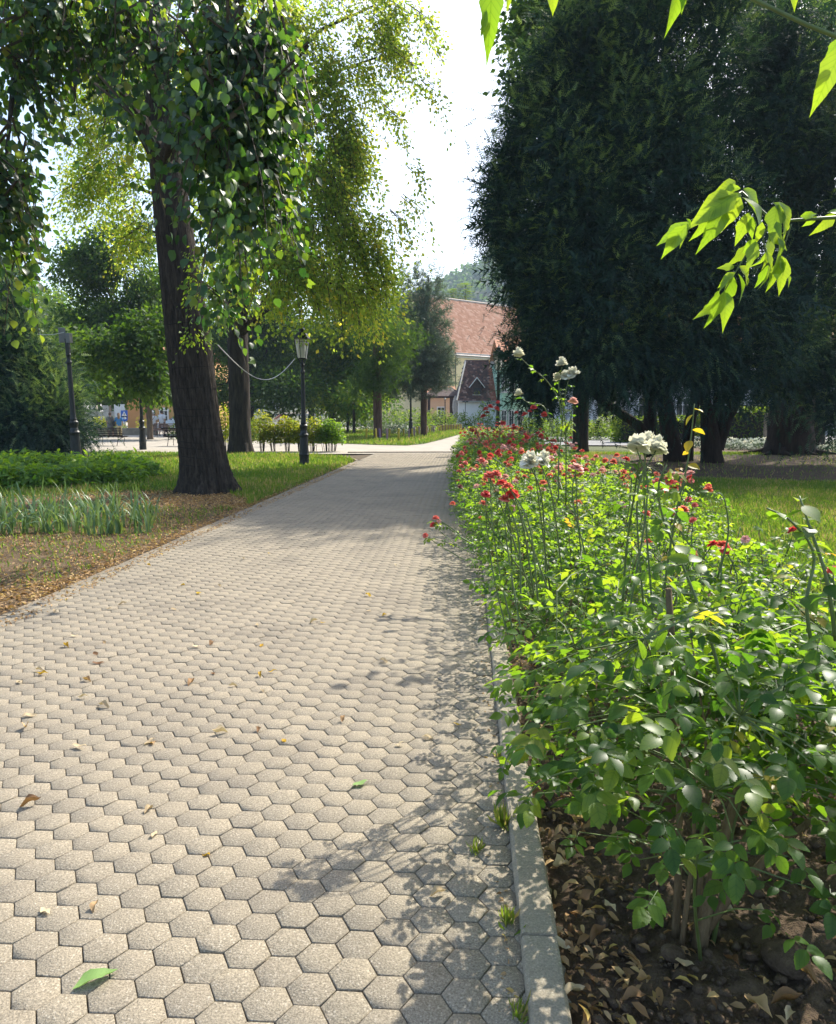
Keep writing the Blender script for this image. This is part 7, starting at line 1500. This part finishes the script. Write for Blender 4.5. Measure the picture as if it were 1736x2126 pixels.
for x_, Y_, fn in ((230, 52, lambda l: person('woman in grey dress with a black shoulder bag walking away past the low wall', l, R(8), 1.64, (.13, .125, .135), (.1, .1, .1), (.10, .06, .04), True, .22, bag)),
                   (248, 52, lambda l: person('woman in blue top and pale yellow trousers beside the woman in grey', l, R(20), 1.60, (.05, .20, .46), (.55, .46, .26), (.16, .09, .05), False, .2, longhair)),
                   (320, 56, lambda l: person('grey-haired man in white shirt with a dark strap across his back', l, R(10), 1.68, (.72, .72, .74), (.12, .10, .09), (.42, .38, .34), False, .18, strap, True)),
                   (337, 56, lambda l: person('taller man in white T-shirt and dark shorts walking away by the orange house', l, R(-4), 1.80, (.72, .73, .78), (.02, .025, .05), (.05, .035, .03), False, .2, None, True))):
    p = at(x_, 900, Y_); fn((p.x, Y_, -.03))

# ------------------------------------------------------------------ wooded hill far behind
def hill():
    xs = np.linspace(-520, 760, 70); ys = np.linspace(420, 1050, 40); X_, Y_ = np.meshgrid(xs, ys)
    def hz(x, y): return 158*np.exp(-((x-150)/210)**2)*np.clip((y-430)/260, 0, 1)**.8+70*np.exp(-((x+330)/220)**2)*np.clip((y-430)/300, 0, 1)+5*np.sin(x*.03)*np.sin(y*.025)
    Zz = hz(X_, Y_)-2; V = np.stack([X_, Y_, Zz], -1).reshape(-1, 3); i, j = np.meshgrid(np.arange(39), np.arange(69), indexing='ij'); a = (i*70+j).ravel()
    o = npobj('hill', V, np.stack([a, a+1, a+71, a+70], -1), M_far, smooth=True); tag(o, kind='structure')
    n = 1700; x = rng.uniform(-200, 330, n); y = rng.uniform(440, 760, n); P = []; D = []; T = []
    for q in range(n):
        k = 26; b = unit(rng.normal(size=(k, 3))); b[:, 2] = np.abs(b[:, 2]); r_ = rng.uniform(3.5, 6); P.append(np.array((x[q], y[q], hz(x[q], y[q])+2))+b*np.array((r_, r_, r_*1.5))); D.append(b+rng.normal(0, .5, (k, 3))); T.append(np.clip(rng.normal(rng.uniform(.2, .8), .12, k), 0, 1))
    P = np.vstack(P); D = np.vstack(D); V, F, T = scatter(RHOMB, P, np.cross(D, rng.normal(size=D.shape)), D, 3.2*rng.uniform(.7, 1.3, len(P)), np.concatenate(T))
    o = npobj('hill_woods', V, F, M_dkleaf, None, T); tag(o, kind='stuff')
hill()
# far trees that close the view along the edges of the square
far_spots = [(-46, 82, 9), (-38, 92, 11), (-58, 76, 10), (-30, 100, 12), (-22, 96, 11), (-14, 102, 12), (-7, 100, 11), (-70, 70, 9), (30, 82, 11), (44, 78, 12), (20, 90, 10), (58, 70, 11)]
ft = None
for i, (x_, y_, h_) in enumerate(far_spots):
    side = 'on the left beyond the square' if x_ < -25 else ('in the middle distance behind the bushes' if x_ < 0 else 'behind the houses on the right')
    lab = f'tall leafy background tree {side}'; grp = f'background trees {side}'
    if ft is None:
        ft = leafy_tree('background_tree', lab, (x_, y_, 0), [(x_, y_, 4, .3), (x_, y_, 7, .2)], [((x_+a, y_+b, c), (r_, r_, r_*.8), n) for a, b, c, r_, n in ((0, 0, 8, 3.4, 120), (2, 1, 6, 2.6, 80), (-2.2, 0, 6, 2.6, 80), (.5, -1, 4, 2.8, 80), (0, .5, 10, 2, 60))], M_dkleaf, size=.42, lpt=26, length=(1, 2), spread=.5, group=grp)
    else:
        c = copy_tree(ft); c.location = (x_, y_, 0); c.rotation_euler = (0, 0, i*1.3); c.scale = (h_/10,)*3; c['label'] = lab; c['group'] = grp
# ------------------------------------------------------------------ air
hz_ = MB().add([(x, y, z) for z in (-1.2, 205) for y in (-40, 1100) for x in (-640, 860)], [(0, 1, 3, 2), (4, 6, 7, 5), (0, 4, 5, 1), (2, 3, 7, 6), (0, 2, 6, 4), (1, 5, 7, 3)]).build('haze', None); tag(hz_, kind='stuff')
mh, th_, oh = nodes('haze_air'); pv = N(th_, 'ShaderNodeVolumePrincipled'); pv.inputs['Color'].default_value = (.66, .82, 1, 1); pv.inputs['Density'].default_value = 0.00038; pv.inputs['Anisotropy'].default_value = 0.0
L(th_, pv.outputs[0], oh.inputs['Volume']); hz_.data.materials.append(mh)
